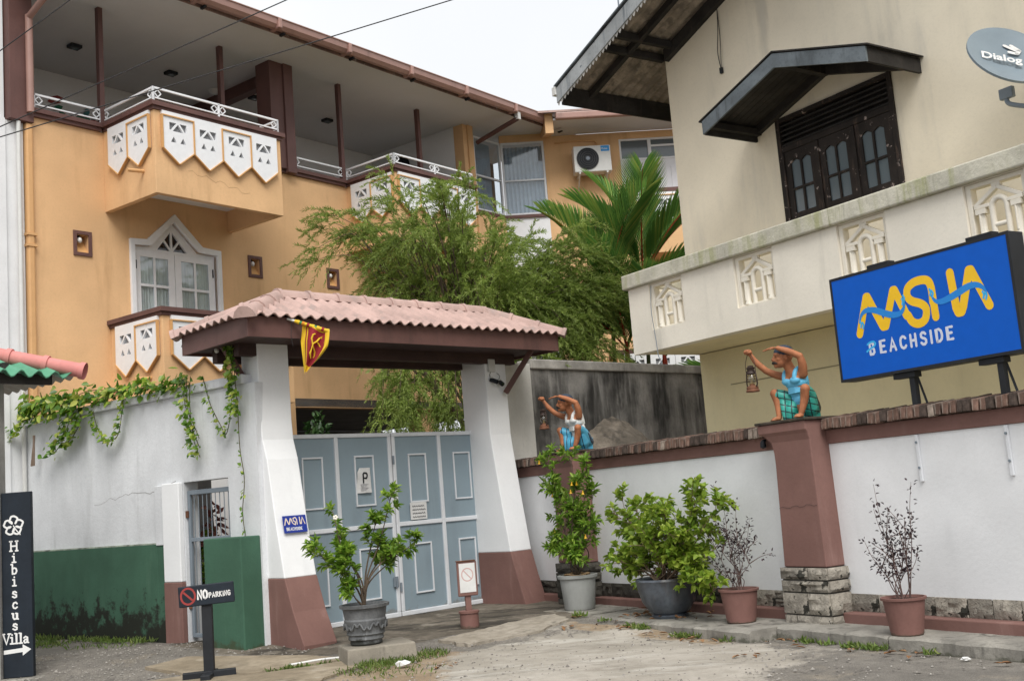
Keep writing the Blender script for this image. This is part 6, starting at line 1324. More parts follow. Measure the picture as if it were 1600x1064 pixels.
    # tied cap
    m = MB(); m.ellipsoid(hd - fw * 0.012 + up * 0.052, (0.093, 0.109, 0.085), rot); m.ellipsoid(hd - fw * 0.085 + up * 0.02, (0.045, 0.03, 0.03), rot); fuse(m, "cap", capm, st, 0.006, 3)
    # vest: shell around the torso, with shoulder straps
    sm = paint("statue_vest_paint", shirt_col, 0.06, 5, 0.5, 0.1, 40)
    m = MB(); m.ellipsoid(V(0, -0.005, 0.22), (0.127, 0.112, 0.115)); m.ellipsoid(V(0, 0.022, 0.30), (0.124, 0.102, 0.10)); m.ellipsoid(V(0, 0.055, 0.385), (0.136, 0.10, 0.08))
    m.ellipsoid(V(0.06, 0.128, 0.41), (0.062, 0.05, 0.045)); m.ellipsoid(V(-0.06, 0.128, 0.41), (0.062, 0.05, 0.045))
    for k in range(3): m.tube([V(-0.11, 0.06, 0.285 + 0.022 * k), V(-0.05, 0.13, 0.275 + 0.024 * k), V(0.05, 0.132, 0.278 + 0.022 * k), V(0.115, 0.07, 0.29 + 0.02 * k)], 0.008, 8)
    for s_ in (-1, 1): m.tube(smooth_path([V(0.075 * s_, 0.15, 0.43), V(0.078 * s_, 0.135, 0.49), V(0.08 * s_, 0.085, 0.535), V(0.085 * s_, 0.02, 0.51), V(0.075 * s_, -0.02, 0.42), V(0.06 * s_, -0.04, 0.36)], 3), 0.026, 10)
    fuse(m, "vest", sm, st, 0.0058, 2)
    # checked sarong over the thighs and seat, hanging between the knees
    sar, nt_, bs_, tc_ = newmat("statue_sarong_check"); sep = nd(nt_, "SeparateXYZ", None, Vector=tc_)
    def stripes(sock, fr_, w): return math_(nt_, 'LESS_THAN', math_(nt_, 'PINGPONG', math_(nt_, 'ADD', sock, 5.0), fr_), w)
    dgn = math_(nt_, 'ADD', math_(nt_, 'MULTIPLY', sep.outputs["X"], 0.8), math_(nt_, 'MULTIPLY', sep.outputs["Y"], 0.6))
    f1 = stripes(math_(nt_, 'ADD', sep.outputs["Z"], math_(nt_, 'MULTIPLY', dgn, 0.3)), 0.035, 0.006); f2 = stripes(dgn, 0.035, 0.006)
    fac = math_(nt_, 'MAXIMUM', f1, f2) if sarong_cols[2] else f2
    cc = mixc(nt_, fac, sarong_cols[0], sarong_cols[1]); nt_.links.new(cc, bs_.inputs["Base Color"]); bs_.inputs["Roughness"].default_value = 0.5
    m = MB(); m.ellipsoid(V(0, -0.055, 0.11), (0.165, 0.135, 0.115)); m.ellipsoid(V(0, -0.03, 0.19), (0.13, 0.115, 0.06))
    for s_, kn in ((1, V(0.225, 0.155, 0.285)), (-1, V(-0.19, 0.16, 0.285))): limb(m, [V(0.09 * s_, -0.03, 0.13), (V(0.09 * s_, -0.03, 0.13) + kn) / 2 + Vector((0.0, 0, 0.02)), kn], [0.098, 0.088, 0.06])
    limb(m, [V(-0.16, 0.135, 0.24), V(-0.115, 0.15, 0.12), V(-0.095, 0.16, 0.03)], [0.035, 0.045, 0.04]); limb(m, [V(-0.06, 0.08, 0.16), V(-0.05, 0.12, 0.10), V(-0.05, 0.13, 0.035)], [0.06, 0.065, 0.055])
    limb(m, [V(0.19, 0.1, 0.2), V(0.15, 0.05, 0.1), V(0.13, 0.03, 0.04)], [0.06, 0.08, 0.06])
    m.box(-0.11, 0.13, -0.12, 0.12, 0.0, 0.06)
    fuse(m, "sarong", sar, st, 0.0065, 4)
    return st, V(-0.362, 0.345, 0.74)
def lantern(label, fr, at, off, group):
    ln = thing("hurricane_lantern", label, "lantern", fr, at, group=group); o = off - Vector((0, 0, 0.40)); c = (o.x, o.y, o.z)
    o_ = lambda x, y, z: (o.x + x, o.y + y, o.z + z)
    rm = M_rust; dk = paint("blackened_lantern_iron", (0.05, 0.032, 0.026), 0.3, 12, 0.6, 0.3, 60)
    m = MB(); m.lathe([(0.0, 0.0), (0.07, 0.0), (0.074, 0.012), (0.062, 0.03), (0.066, 0.036), (0.06, 0.06), (0.03, 0.07), (0.028, 0.085)], c, 24); m.build("fuel_tank", rm, ln, smooth=40)
    m = MB(); m.lathe([(0.028, 0.085), (0.046, 0.11), (0.05, 0.14), (0.044, 0.175), (0.03, 0.19)], c, 20, caps=False); m.build("glass_globe", clearglass("lantern_glass", (0.85, 0.82, 0.72), 0.35), ln, smooth=True)
    m = MB(); m.lathe([(0.014, 0.07), (0.016, 0.11), (0.006, 0.12), (0.005, 0.135)], c, 12); m.build("burner", plain("brass_burner", (0.45, 0.36, 0.2), 0.4, 0.6), ln, smooth=40)
    m = MB(); m.lathe([(0.034, 0.19), (0.05, 0.195), (0.046, 0.21), (0.036, 0.225), (0.042, 0.25), (0.05, 0.262), (0.03, 0.272), (0.032, 0.282), (0.005, 0.288)], c, 20); m.build("chimney", dk, ln, smooth=40)
    for s_ in (-1, 1):
        m = MB(); m.tube(smooth_path([o_(0.058 * s_, 0, 0.05), o_(0.078 * s_, 0, 0.075), o_(0.08 * s_, 0, 0.12), o_(0.07 * s_, 0, 0.2), o_(0.05 * s_, 0, 0.235), o_(0.03 * s_, 0, 0.24)], 4), 0.0075, 8); m.build("side_tube", dk, ln, smooth=True)
    m = MB(); m.tube(smooth_path([o_(-0.072, 0, 0.19), o_(-0.075, 0.0, 0.30), o_(-0.03, 0, 0.40), o_(0.0, 0, 0.425), o_(0.03, 0, 0.40), o_(0.075, 0, 0.30), o_(0.072, 0, 0.19)], 4), 0.0035, 6); m.build("bail", dk, ln, smooth=True)
    m = MB()
    for k in range(3): m.tube([o_(0.052 * math.cos(a), 0.052 * math.sin(a), 0.11 + 0.03 * k) for a in np.linspace(0, 6.28, 17)], 0.0025, 5)
    m.build("guard_wire", dk, ln); return ln
ATB = (PIL2 - 0.03, 0.0, 2.085); ATA = (PIL1 + 0.04, -0.05, 2.085)
_, off = statue("squatting statue in sky blue vest and green checked sarong on the big pillar", WALL, ATB, (0.13, 0.44, 0.66), ((0.03, 0.32, 0.26), (0.01, 0.03, 0.035), True), "lantern statues")
_, off2 = statue("squatting statue in white vest and blue striped sarong near the gate", WALL, ATA, (0.66, 0.67, 0.66), ((0.07, 0.34, 0.52), (0.01, 0.03, 0.06), False), "lantern statues")
lantern("rusty lantern hanging from the fist of the blue-vested statue", WALL, ATB, off, "statue lanterns")
lantern("rusty lantern hanging from the fist of the white-vested statue", WALL, ATA, off2, "statue lanterns")
# ------------------------------------------------------------------ trees and potted plants
def weeping_tree():
    TL = Vector((-0.85, 20.3, 0)); t = thing("bottlebrush_tree", "feathery weeping bottlebrush tree behind the gate canopy", "tree", loc=TL)
    m = MB(); tips = []
    gn = np.array(GATE.N)
    for k in range(9):
        ax = random.uniform(-1.5, 1.5); m.tube(smooth_path([(random.uniform(-.2, .5), random.uniform(-.12, .12), -0.2), (random.uniform(-.1, .9), random.uniform(-.4, .4), 1.6), (ax * 0.6 + .4, random.uniform(-.7, .7), 3.2), (ax * 1.3, random.uniform(-.9, .9), 4.9)], 5), [0.075 - 0.0042 * i for i in range(16)], 7)
    def bough(st, mid, end, dens=4, k0=5):
        gt = (end + TL - GATE.o).dot(GATE.N)
        if gt > -0.5: end -= GATE.N * (gt + 0.5); mid -= GATE.N * (gt + 0.5) * 0.6
        path = smooth_path([st, st.lerp(mid, 0.5) + Vector((0, 0, 0.12)), mid, mid.lerp(end, 0.6) + Vector((0, 0, 0.08)), end], 4); n = len(path)
        m.tube(path, [0.015 * (1 - 0.85 * i / n) for i in range(n)], 4)
        for i in range(k0, n, 2):
            for _ in range(dens - 2): tips.append((path[i] + Vector((random.gauss(0, .07), random.gauss(0, .07), random.gauss(0, .05))), (path[min(i + 1, n - 1)] - path[i - 1]).normalized()))
        for _ in range(4): tips.append((end, (end - path[-3]).normalized()))
    # crown: lobes of arching boughs with gaps between them, ends rising then nodding
    lobes = []
    for k in range(22):
        a = 2 * math.pi * k / 22 + random.uniform(-.15, .15); u = (0.35, 0.75, 1.0)[k % 3]; x = 2.65 * u * math.cos(a) + 0.75 + random.gauss(0, .15); y = 1.75 * u * math.sin(a)
        lobes.append((x, y, 6.42 - 1.1 * (abs(x + 0.6) / 3.0) ** 1.8 - 0.5 * (y / 1.8) ** 2 - (0.5 if 0.0 < x < 1.7 else 0) + random.gauss(0, 0.2)))
    for (x, y, z) in lobes:
        for k in range(8):
            ex, ey = x + random.gauss(0, .34), y + random.gauss(0, .3); top = z + random.gauss(0, .22)
            st = Vector((x * 0.3 + random.gauss(0, .15), y * 0.3, random.uniform(3.3, 4.3))); mid = Vector((ex * 0.74, ey * 0.74, top - random.uniform(0.05, 0.4))); end = Vector((ex * 1.06, ey * 1.06, top + random.uniform(-0.5, 0.35)))
            bough(st, mid, end, 4)
    for k in range(34):                                   # side sprays under the dome
        a = random.uniform(0, 2 * math.pi); x = 2.6 * math.cos(a) * random.uniform(.6, 1.0) + 0.7; y = 1.6 * math.sin(a); z = random.uniform(4.6, 5.3) if x < -0.4 else random.uniform(3.9, 5.0)
        bough(Vector((x * 0.3, y * 0.3, z - 0.2)), Vector((x * 0.75, y * 0.75, z + 0.35)), Vector((x * 1.05, y * 1.05, z - random.uniform(.1, .5))), 4)
    for k in range(44):                                   # hanging curtains seen under the canopy, to the right
        x = 1.0 - 2.4 * random.random() ** 1.5; y = -1.6 + random.gauss(0, .3); z = random.uniform(3.4, 4.2)
        bough(Vector((x * .5, y * .4, z)), Vector((x * .95, y * .8, z + 0.15)), Vector((x, y, random.uniform(2.4, 3.2) + (0.5 if x < -0.5 else 0))), 4)
    for (x, z) in ((2.0, 3.5), (2.25, 3.7), (1.75, 3.75), (2.4, 4.1), (2.1, 3.3), (1.9, 3.55), (2.3, 3.45), (1.6, 4.0)):     # sprays dipping over the stained wall
        bough(Vector((0.6, -0.5, 4.6)), Vector((1.5, -0.75, 4.75)), Vector((x, -0.75, z)), 6)
    m.build("trunk", M_bark, t, smooth=True)
    pos, dr = [], []
    for (p, d) in tips:
        sd = d + Vector((random.gauss(0, .55), random.gauss(0, .55), random.gauss(0.22, .38))); sd.normalize(); L = random.uniform(0.35, 0.72); nl = int(L / 0.0105)
        for q in range(nl):
            u = q / nl; pos.append(p + sd * (L * u) + Vector((0, 0, -0.26 * u * u))); dr.append((sd + Vector((0, 0, -0.55 * u))).normalized())
    pos = np.array(pos); dr = np.array(dr)
    n = len(pos); sp = rand_unit(n); dr2 = dr * 0.8 + sp * 0.6
    v, q = leaves(pos, dr2, rand_unit(n), RNG.uniform(0.055, 0.10, n), RNG.uniform(0.010, 0.016, n), 0.12, 0.1)
    link("crown", np_mesh("crown", v, q, L_tree), t); return t
weeping_tree()
def palm(label, loc, stems, scale=1.0):
    t = thing("sealing_wax_palm", label, "palm", loc=loc); pos, dr, up, Ls, Ws = [], [], [], [], []
    for (bx, by, h, lean, fronds) in stems:
        top = Vector((bx + lean, by, h)); m = MB(); m.tube(smooth_path([(bx, by, -0.2), (bx + lean * 0.3, by, h * 0.5), top], 5), [0.05 - 0.0012 * i for i in range(11)], 9); m.build("trunk", paint("ringed_green_trunk", (0.10, 0.13, 0.05), 0.3, 6, 0.7, 0.3), t, smooth=True)
        m = MB(); m.tube([top - Vector((0, 0, 0.05)), top + Vector((0, 0, 0.35)), top + Vector((0, 0, 0.75))], [0.05, 0.06, 0.03], 9); m.build("crownshaft", M_red_stem, t, smooth=True)
        for (az, el, L) in fronds:
            b = top + Vector((0, 0, 0.6)); d = Vector((math.cos(az) * math.cos(el), math.sin(az) * math.cos(el), math.sin(el))); P = []
            n = 16; p = b.copy(); dd = d.copy()
            for i in range(n + 1):
                P.append(p.copy()); p = p + dd * (L / n); dd = (dd + Vector((math.cos(az) * 0.02, math.sin(az) * 0.02, -0.028 * (1 + i * 0.10)))).normalized()
            m = MB(); m.tube(P, [0.02 * (1 - 0.8 * i / n) for i in range(n + 1)], 6); m.build("frond_rib", M_red_stem if random.random() < 0.5 else paint("palm_rib", (0.10, 0.16, 0.03), 0.2, 5, 0.5, 0.0), t, smooth=True)
            for i in range(4, int(n * 2.4) + 1):
                u = i / (n * 2.4); k = u * n; i0 = min(n - 1, int(k)); c = P[i0].lerp(P[i0 + 1], k - i0); tg = (P[i0 + 1] - P[i0]).normalized(); sd = tg.cross(Vector((0, 0, 1))).normalized(); nn = sd.cross(tg)
                for s_ in (-1, 1):
                    ld = (sd * s_ * 0.62 + tg * (0.75 + 0.6 * u) + nn * 0.34).normalized(); pos.append(c); dr.append(ld); up.append(nn); Ls.append(0.56 * L / 1.9 * (0.55 + 0.9 * math.sin(math.pi * min(1, u * 0.85 + 0.12)))); Ws.append(0.03)
    v, q = leaves(np.array(pos), np.array(dr), np.array(up), np.array(Ls), np.array(Ws), 0.25, 0.14); link("fronds", np_mesh("fronds", v, q, L_palm), t); return t
def fr_(n, elmin, elmax, Lmin, Lmax, ph=0.0): return [(ph + 2 * math.pi * i / n + random.uniform(-.3, .3), random.uniform(elmin, elmax), random.uniform(Lmin, Lmax)) for i in range(n)]
palm("clump of red-stemmed palms with stiff fronds behind the stained wall", (1.95, 21.2, 0), [(-0.1, 0.0, 4.7, 0.1, fr_(5, 1.0, 1.45, 1.9, 2.5)), (0.55, 0.3, 4.9, 0.15, fr_(6, 0.95, 1.45, 2.0, 2.5, 0.4)), (0.2, -0.25, 3.5, 0.0, fr_(5, 0.9, 1.4, 1.7, 2.3, 0.8)), (-0.5, -0.1, 3.2, -0.15, fr_(5, 0.9, 1.35, 1.5, 2.1, 0.2)), (0.8, -0.2, 3.3, 0.1, fr_(5, 0.7, 1.3, 1.5, 2.0, 0.6))])
palm("low palm with drooping fronds showing under the cream balcony", (4.1, 23.0, 0), [(0.0, 0.0, 2.6, 0.0, fr_(8, 0.3, 1.0, 1.6, 2.1)), (0.9, -0.3, 2.4, 0.05, fr_(7, 0.3, 1.0, 1.5, 2.0))])
blob_hedge("dark_shrub", "dark green shrub showing above the gate beside the left pillar", "shrub", (-3.35, 18.3, 0), (0.75, 0.6, 1.5), 2400, L_hedge, 0.14, 0.07)
blob_hedge("yard_shrub", "green shrub in the yard above the gate's right end", "shrub", (-0.2, 18.4, 0), (0.45, 0.5, 1.35), 1500, L_bush, 0.1, 0.05)

# pots
def pot_mesh(prof, mat_, parent, seg=28, nm="pot"):
    m = MB(); m.lathe(prof, (0, 0, 0), seg, caps=True); return m.build(nm, mat_, parent, smooth=35)
def shrub(t, branches, mat_leaf, ll, lw, per, spread, stem_r=0.012, base=(0, 0, 0.4), leafy=0.35, bunch=None, stem_mat=None, sparse=False):
    """branches: lists of local points; leaves cluster along their outer part"""
    m = MB(); pos, dr = [], []
    for br in branches:
        P = smooth_path([Vector(p) for p in br], 5); n = len(P); m.tube(P, [stem_r * (1 - 0.75 * i / n) for i in range(n)], 6)
        for i in range(int(n * (1 - leafy)), n):
            for _ in range(per):
                d = (P[i] - P[max(0, i - 1)]).normalized(); r = rand_unit(1)[0]; off = Vector(r) * spread * random.random() ** 0.5
                pos.append(P[i] + off); dr.append(off.normalized() * 0.9 + d * 0.6 + Vector((0, 0, 0.15)))
    if bunch:                       # leafy side twigs, each ending in a rosette
        nsub, slen, nleaf = bunch; pos, dr = [], []
        for br in branches:
            P = smooth_path([Vector(p) for p in br], 5); n = len(P); i0 = int(n * (1 - leafy))
            for k in range(nsub + 1):
                i = n - 1 if k == nsub else random.randint(i0, n - 1); d = (P[i] - P[max(0, i - 2)]).normalized(); sd = (d * 0.8 + Vector(rand_unit(1)[0]) * 0.85 + Vector((0, 0, 0.35))).normalized()
                a = P[i]; b = a + sd * slen * random.uniform(0.5, 1.2); m.tube([a, a.lerp(b, .5) + Vector((0, 0, .01)), b], [0.005, 0.004, 0.002], 4)
                for j in range(nleaf):
                    u = 1 - 0.75 * random.random() ** 1.8; c = a.lerp(b, u); w = Vector(rand_unit(1)[0]); w = (w - sd * w.dot(sd)).normalized(); pos.append(c); dr.append(w * random.uniform(.6, 1.0) + sd * (0.25 + 0.9 * u * random.random()))
    m.build("stem", stem_mat or M_bark, t, smooth=True)
    pos = np.array(pos); dr = np.array(dr); n = len(pos)
    v, q = leaves(pos, dr + rand_unit(n) * (0.2 if bunch else 0.45), rand_unit(n) * 0.6 + np.array([0, 0, 1.0]), RNG.uniform(0.65, 1.15, n) * ll, RNG.uniform(0.7, 1.1, n) * lw, 0.18, 0.22)
    link("foliage", np_mesh("foliage", v, q, mat_leaf), t)
def wander(a, b, k=0.1, n=3):
    a = Vector(a); b = Vector(b); return [a] + [a.lerp(b, (i + 1) / (n + 1)) + Vector((random.gauss(0, k), random.gauss(0, k), random.gauss(0, k * .4))) for i in range(n)] + [b]
# 1: carved grey pot on a block in front of the gate
bk = thing("concrete_block", "pale concrete block under the carved grey pot in front of the gate", "block", loc=(-1.74, 12.42, -0.12), rz=R(20))
MB().hexa([(-0.37, -0.30, 0), (0.40, -0.30, 0), (0.40, 0.30, 0), (-0.37, 0.30, 0), (-0.35, -0.28, 0.185), (0.38, -0.28, 0.19), (0.38, 0.29, 0.19), (-0.35, 0.29, 0.185)]).build("block_body", M_block, bk, bevel=0.015)
carv = paint("weathered_grey_cement_pot", (0.13, 0.135, 0.14), 0.3, 6, 0.85, 0.5, 40, streaks=(((0.33, 0.34, 0.35), 0.6, 0.5, 9), ((0.03, 0.03, 0.03), 0.7, 0.52, 8)), low=(0.0, 0.12, (0.025, 0.027, 0.022), 0.85))
p1 = thing("potted_shrub", "bright green shrub in a carved grey pot standing in front of the gate", "potted plant", loc=(-1.83, 12.42, 0.068), group="potted plants")
pot_mesh([(0.17, 0.0), (0.185, 0.02), (0.18, 0.05), (0.205, 0.07), (0.20, 0.11), (0.222, 0.13), (0.216, 0.16), (0.228, 0.19), (0.245, 0.29), (0.235, 0.31), (0.255, 0.43), (0.285, 0.44), (0.29, 0.475), (0.265, 0.48), (0.24, 0.46), (0.22, 0.43)], carv, p1, 40)
m = MB()
for k in range(14):          # raised scroll band
    a0 = 2 * math.pi * k / 14
    P = [(0.243 * math.cos(a0 + 0.4 * u), 0.243 * math.sin(a0 + 0.4 * u), 0.225 + 0.035 * math.sin(u * 6.28 + (k % 2) * 3.14)) for u in np.linspace(0, 1, 9)]; m.tube(P, 0.013, 6)
sc_ = m.build("scroll_relief", carv, p1, smooth=True); sc_["kind"] = "stuff"
MB().lathe([(0.0, 0.435), (0.12, 0.44), (0.235, 0.43)], (0, 0, 0), 24, caps=False).build("soil", M_soil, p1)
b0 = (0, 0, 0.43)
br = [[b0, (-0.02, 0.02, 0.75), (-0.22, 0.0, 1.15), (-0.30, 0.05, 1.55)], [b0, (-0.1, 0.0, 0.7), (-0.38, -0.05, 0.98), (-0.52, 0, 1.18)], [b0, (0.05, 0.05, 0.8), (0.22, 0.05, 1.2), (0.37, 0.0, 1.68)], [b0, (0.06, -0.03, 0.7), (0.3, -0.05, 0.92), (0.62, 0.0, 1.15)], [b0, (0.02, 0.1, 0.8), (0.10, 0.12, 1.15), (0.18, 0.05, 1.42)], [b0, (-0.04, -0.1, 0.8), (-0.12, -0.12, 0.98), (-0.15, -0.1, 1.1)], [b0, (0.08, -0.12, 0.75), (0.25, -0.12, 0.95), (0.4, -0.1, 1.05)], [(0.0, 0, 0.6), (-0.05, -0.12, 0.75), (-0.2, -0.15, 0.9)], [(0, 0, 0.6), (0.1, 0.12, 0.85), (0.28, 0.15, 1.05)], [(-0.02, 0, 0.45), (-0.08, -0.1, 0.55), (-0.1, -0.15, 0.62)]]
shrub(p1, br, L_bush, 0.10, 0.043, 17, 0.105, 0.014, leafy=0.42, bunch=(9, 0.16, 17))
m = MB()
for (x, z) in ((-0.26, 1.53),):
    for k in range(5): a = k * 1.256; m.ellipsoid((x + 0.018 * math.cos(a), -0.1, z + 0.018 * math.sin(a)), (0.014, 0.006, 0.014))
m.build("blossom", M_white_flower, p1, smooth=True)
# 2: tall yellow-bell shrub in a plain grey pot by the first pillar
b2 = thing("pot_step_block", "low concrete block under the plain grey pot beside the kerb", "block", WALL, (0.30, 0.62, -0.10))
MB().box(-0.42, 0.50, -0.34, 0.3, -0.1, 0.108).build("block_body", M_block, b2, bevel=0.015)
p2 = thing("potted_shrub", "tall shrub with yellow bells in a plain pale grey pot beside the first pillar", "potted plant", WALL, (0.32, 0.62, 0.01), group="potted plants")
pot_mesh([(0.20, 0.0), (0.225, 0.03), (0.265, 0.40), (0.295, 0.41), (0.30, 0.445), (0.275, 0.45), (0.255, 0.42)], paint("plain_grey_pot", (0.36, 0.37, 0.36), 0.1, 3, 0.8, 0.2, 40, streaks=(((0.2, 0.2, 0.19), 0.5, 0.5, 4),)), p2)
MB().lathe([(0.0, 0.43), (0.26, 0.42)], (0, 0, 0), 24, caps=False).build("soil", paint("coir_soil", (0.22, 0.13, 0.07), 0.3, 14, 1, 0.8), p2)
m = MB(); m.tube([(0.19 * math.cos(a) + random.gauss(0, .01), 0.17 * math.sin(a), 0.45 + 0.012 * math.sin(3 * a)) for a in np.linspace(0, 9.5, 40)], 0.014, 6); m.build("rope_coil", plain("old_rope", (0.32, 0.21, 0.11), 0.9), p2)
br = []
for (x, y, z) in ((-0.38, -0.1, 1.95), (-0.55, -0.05, 1.9), (0.08, 0.0, 1.93), (-0.2, -0.1, 1.5), (0.35, -0.1, 1.6), (-0.3, 0.0, 1.15), (0.5, 0.05, 1.4), (-0.2, -0.15, 0.9), (0.2, -0.15, 0.8), (0.65, -0.1, 1.75), (0.1, -0.1, 1.2), (0.55, 0.0, 1.0), (0.25, -0.15, 0.65)): br.append(wander((random.uniform(-.05, .05), 0, 0.42), (x, y, z), 0.05))
shrub(p2, br, L_bush, 0.12, 0.04, 12, 0.13, 0.011, leafy=0.45, bunch=(8, 0.2, 17))
m = MB()
for _ in range(9):
    x, y, z = random.choice(br)[-1]; c = (x + random.gauss(0, .08), y - 0.06 + random.gauss(0, .05), z + random.gauss(-.05, .06)); m.lathe([(0.006, 0.03), (0.012, 0.0), (0.024, -0.022)], c, 7)
o = m.build("yellow_bells", M_yellow_flower, p2); o["kind"] = "stuff"
# 3: wide lime-green bush in a dark glazed pot
p3 = thing("potted_shrub", "wide lime green bush in a dark blue glazed pot", "potted plant", WALL, (2.12, 0.56, 0.0), group="potted plants")
glz = paint("dark_glazed_ceramic", (0.07, 0.082, 0.10), 0.35, 3, 0.3, 0.25, 18, streaks=(((0.16, 0.19, 0.22), 0.6, 0.5, 6), ((0.15, 0.09, 0.05), 0.5, 0.55, 4)), spec=0.5)
rg = []
for r_, z in [(0.22, 0.0), (0.235, 0.03), (0.20, 0.05), (0.25, 0.08), (0.33, 0.20), (0.375, 0.35), (0.385, 0.44), (0.40, 0.46), (0.385, 0.485), (0.35, 0.47), (0.34, 0.43)]:
    rg.append([(r_ * (1 + (0.012 * abs(math.sin(12 * a)) if 0.06 < z < 0.45 else 0)) * math.cos(a), r_ * (1 + (0.012 * abs(math.sin(12 * a)) if 0.06 < z < 0.45 else 0)) * math.sin(a), z) for a in np.linspace(0, 2 * math.pi, 72, endpoint=False)])
MB().loft(rg).build("pot", glz, p3, smooth=35); MB().lathe([(0.0, 0.46), (0.34, 0.44)], (0, 0, 0), 24, caps=False).build("soil", M_soil, p3)
br = []
for k in range(30):
    a = random.uniform(0, 6.28); r_ = random.uniform(0.4, 1.1); z = random.uniform(0.6, 1.5) - 0.35 * r_ * r_ * (random.random() < 0.5)
    br.append(wander((random.uniform(-.12, .12), random.uniform(-.1, .1), 0.45), (r_ * math.cos(a) + 0.02, 0.38 * r_ * math.sin(a) - 0.02, max(0.42, z)), 0.06))
br += [wander((0.1, 0, .45), (1.0, -0.1, 0.35), .06), wander((0.1, 0, .45), (0.95, -0.1, 0.75), .06), wander((0.0, 0, .45), (0.75, 0.0, 1.42), .05), wander((0.0, 0, .45), (1.1, 0.0, 1.3), .05), wander((-.1, 0, .45), (-1.0, 0.0, 1.3), .05), wander((-.1, -.1, .45), (-0.95, -0.1, 0.75), .05)]
shrub(p3, br, L_boug, 0.10, 0.072, 6, 0.13, 0.012, leafy=0.55, bunch=(10, 0.22, 10), stem_mat=paint("pale_twig_bark", (0.20, 0.14, 0.095), 0.2, 8, 0.9, 0.3))
# 4 and 5: thin purple-leaved shrubs in red-brown pots
terra = paint("red_brown_pot_paint", (0.195, 0.10, 0.085), 0.1, 4, 0.75, 0.2, 40, streaks=(((0.15, 0.07, 0.06), 0.5, 0.5, 5),), low=(0.0, 0.05, (0.09, 0.07, 0.05), 0.7))
def purple(label, x, t, z, h, tips, s=1.0, foot=0.0):
    p = thing("potted_shrub", label, "potted plant", WALL, (x, t, z), group="potted plants")
    pot_mesh([(0.165 * s, 0.0), (0.175 * s, 0.01), (0.225 * s, h - 0.03), (0.245 * s, h - 0.025), (0.247 * s, h), (0.225 * s, h + 0.002), (0.21 * s, h - 0.03)], terra, p); MB().lathe([(0.0, h - 0.02), (0.215 * s, h - 0.03)], (0, 0, 0), 22, caps=False).build("soil", M_soil, p)
    br = [wander((random.uniform(-.06, .06), random.uniform(-.05, .05), h - 0.03), tp, 0.03) for tp in tips]
    extra = []
    for b in br:
        for _ in range(2):
            a = b[2]; d = b[-1] - b[0]; e = a + Vector((random.gauss(0, .12), random.gauss(0, .1), abs(random.gauss(.2, .1)))); extra.append([a, a.lerp(e, .5) + Vector((0, 0, .02)), e])
    shrub(p, br + extra, L_dark, 0.046, 0.026, 2, 0.05, 0.0065, leafy=0.48, stem_mat=paint("purple_twig", (0.13, 0.085, 0.075), 0.2, 8, 0.9, 0.2)); p.scale = (0.84, 0.84, 0.84); return p
purple("thin purple-leaved shrub in a red-brown pot left of the big pillar", 3.30, 0.52, 0.0, 0.42, [(-0.42, 0.0, 1.4), (-0.62, 0.0, 1.15), (-0.28, 0, 1.75), (0.12, 0, 1.5), (0.35, 0, 1.3), (0.45, 0, 1.05), (-0.1, -0.05, 1.2), (-0.5, 0, 0.85), (0.1, 0, 0.8), (-0.1, 0, 0.6), (0.15, -0.05, 1.15)], 1.05)
purple("thin purple-leaved shrub in a red-brown pot beneath the blue sign", 5.48, 0.48, 0.0, 0.40, [(-0.22, 0.0, 1.62), (-0.26, 0, 1.35), (-0.45, 0, 1.0), (0.30, 0, 1.62), (0.26, 0, 1.3), (0.12, 0, 1.05), (-0.12, 0, 1.2), (0.28, 0, 0.9), (-0.28, -0.05, 0.78), (0.02, 0, 0.75), (-0.15, 0, 1.0)], 0.98)

p1.scale = (0.94, 0.94, 0.9); p2.scale = (0.88, 0.88, 1.0); p3.scale = (0.92, 0.92, 0.93)
# creeper over the left wall
cr_ = thing("creeper_vine", "variegated creeper trailing over the top of the left white wall", "vine", VINE, (0, 0, 3.29)); m = MB(); pos, dr, up = [], [], []; sizes = []
def trail(pts, dens, size, spread=0.03):
    dens = max(2, dens - 1)
    P = smooth_path([Vector(p) for p in pts], 6); m.tube(P, 0.006, 5)
    for i in range(len(P) - 1):
        for _ in range(dens):
            c = P[i].lerp(P[i + 1], random.random()) + Vector((random.gauss(0, spread), -abs(random.gauss(0, spread)), random.gauss(0, spread))); pos.append(c); dr.append((random.gauss(0, 1), -0.5 - random.random(), random.gauss(-0.3, .7))); up.append((random.gauss(0, .4), -1, 0.5)); sizes.append(size * random.uniform(0.4, 1.05))
for k in range(6): trail([(-3.5 + random.gauss(0, .1), random.uniform(-.1, .1), 0.12), (-2.6, random.uniform(-.12, .12), 0.10 + random.gauss(0, .05)), (-1.7, random.uniform(-.12, .1), 0.08 + random.gauss(0, .05)), (-0.9, random.uniform(-.12, .1), 0.10), (-0.2, -.02, 0.08), (0.55, 0.0, 0.04)], 2 if k < 4 else 4, 0.15, 0.06)
for k in range(3): trail([(-3.3, -.1, 0.1), (-2.9, -.1, 0.05 + random.gauss(0, .1)), (-2.4, -.12, 0.08), (-1.7, -.1, 0.05)], 5, 0.16, 0.09)
trail([(-3.2, -0.12, 0.05), (-3.4, -0.18, -0.15), (-3.75, -0.2, -0.28), (-3.95, -0.2, -0.35)], 8, 0.12, 0.05)
trail([(-2.1, -0.08, 0.0), (-2.25, -0.1, -0.25), (-2.45, -0.1, -0.5), (-2.7, -0.1, -0.62)], 6, 0.12, 0.06); trail([(-2.0, -0.08, 0.0), (-1.9, -0.1, -0.2), (-2.1, -0.1, -0.4), (-2.3, -0.1, -0.5)], 6, 0.12, 0.06)
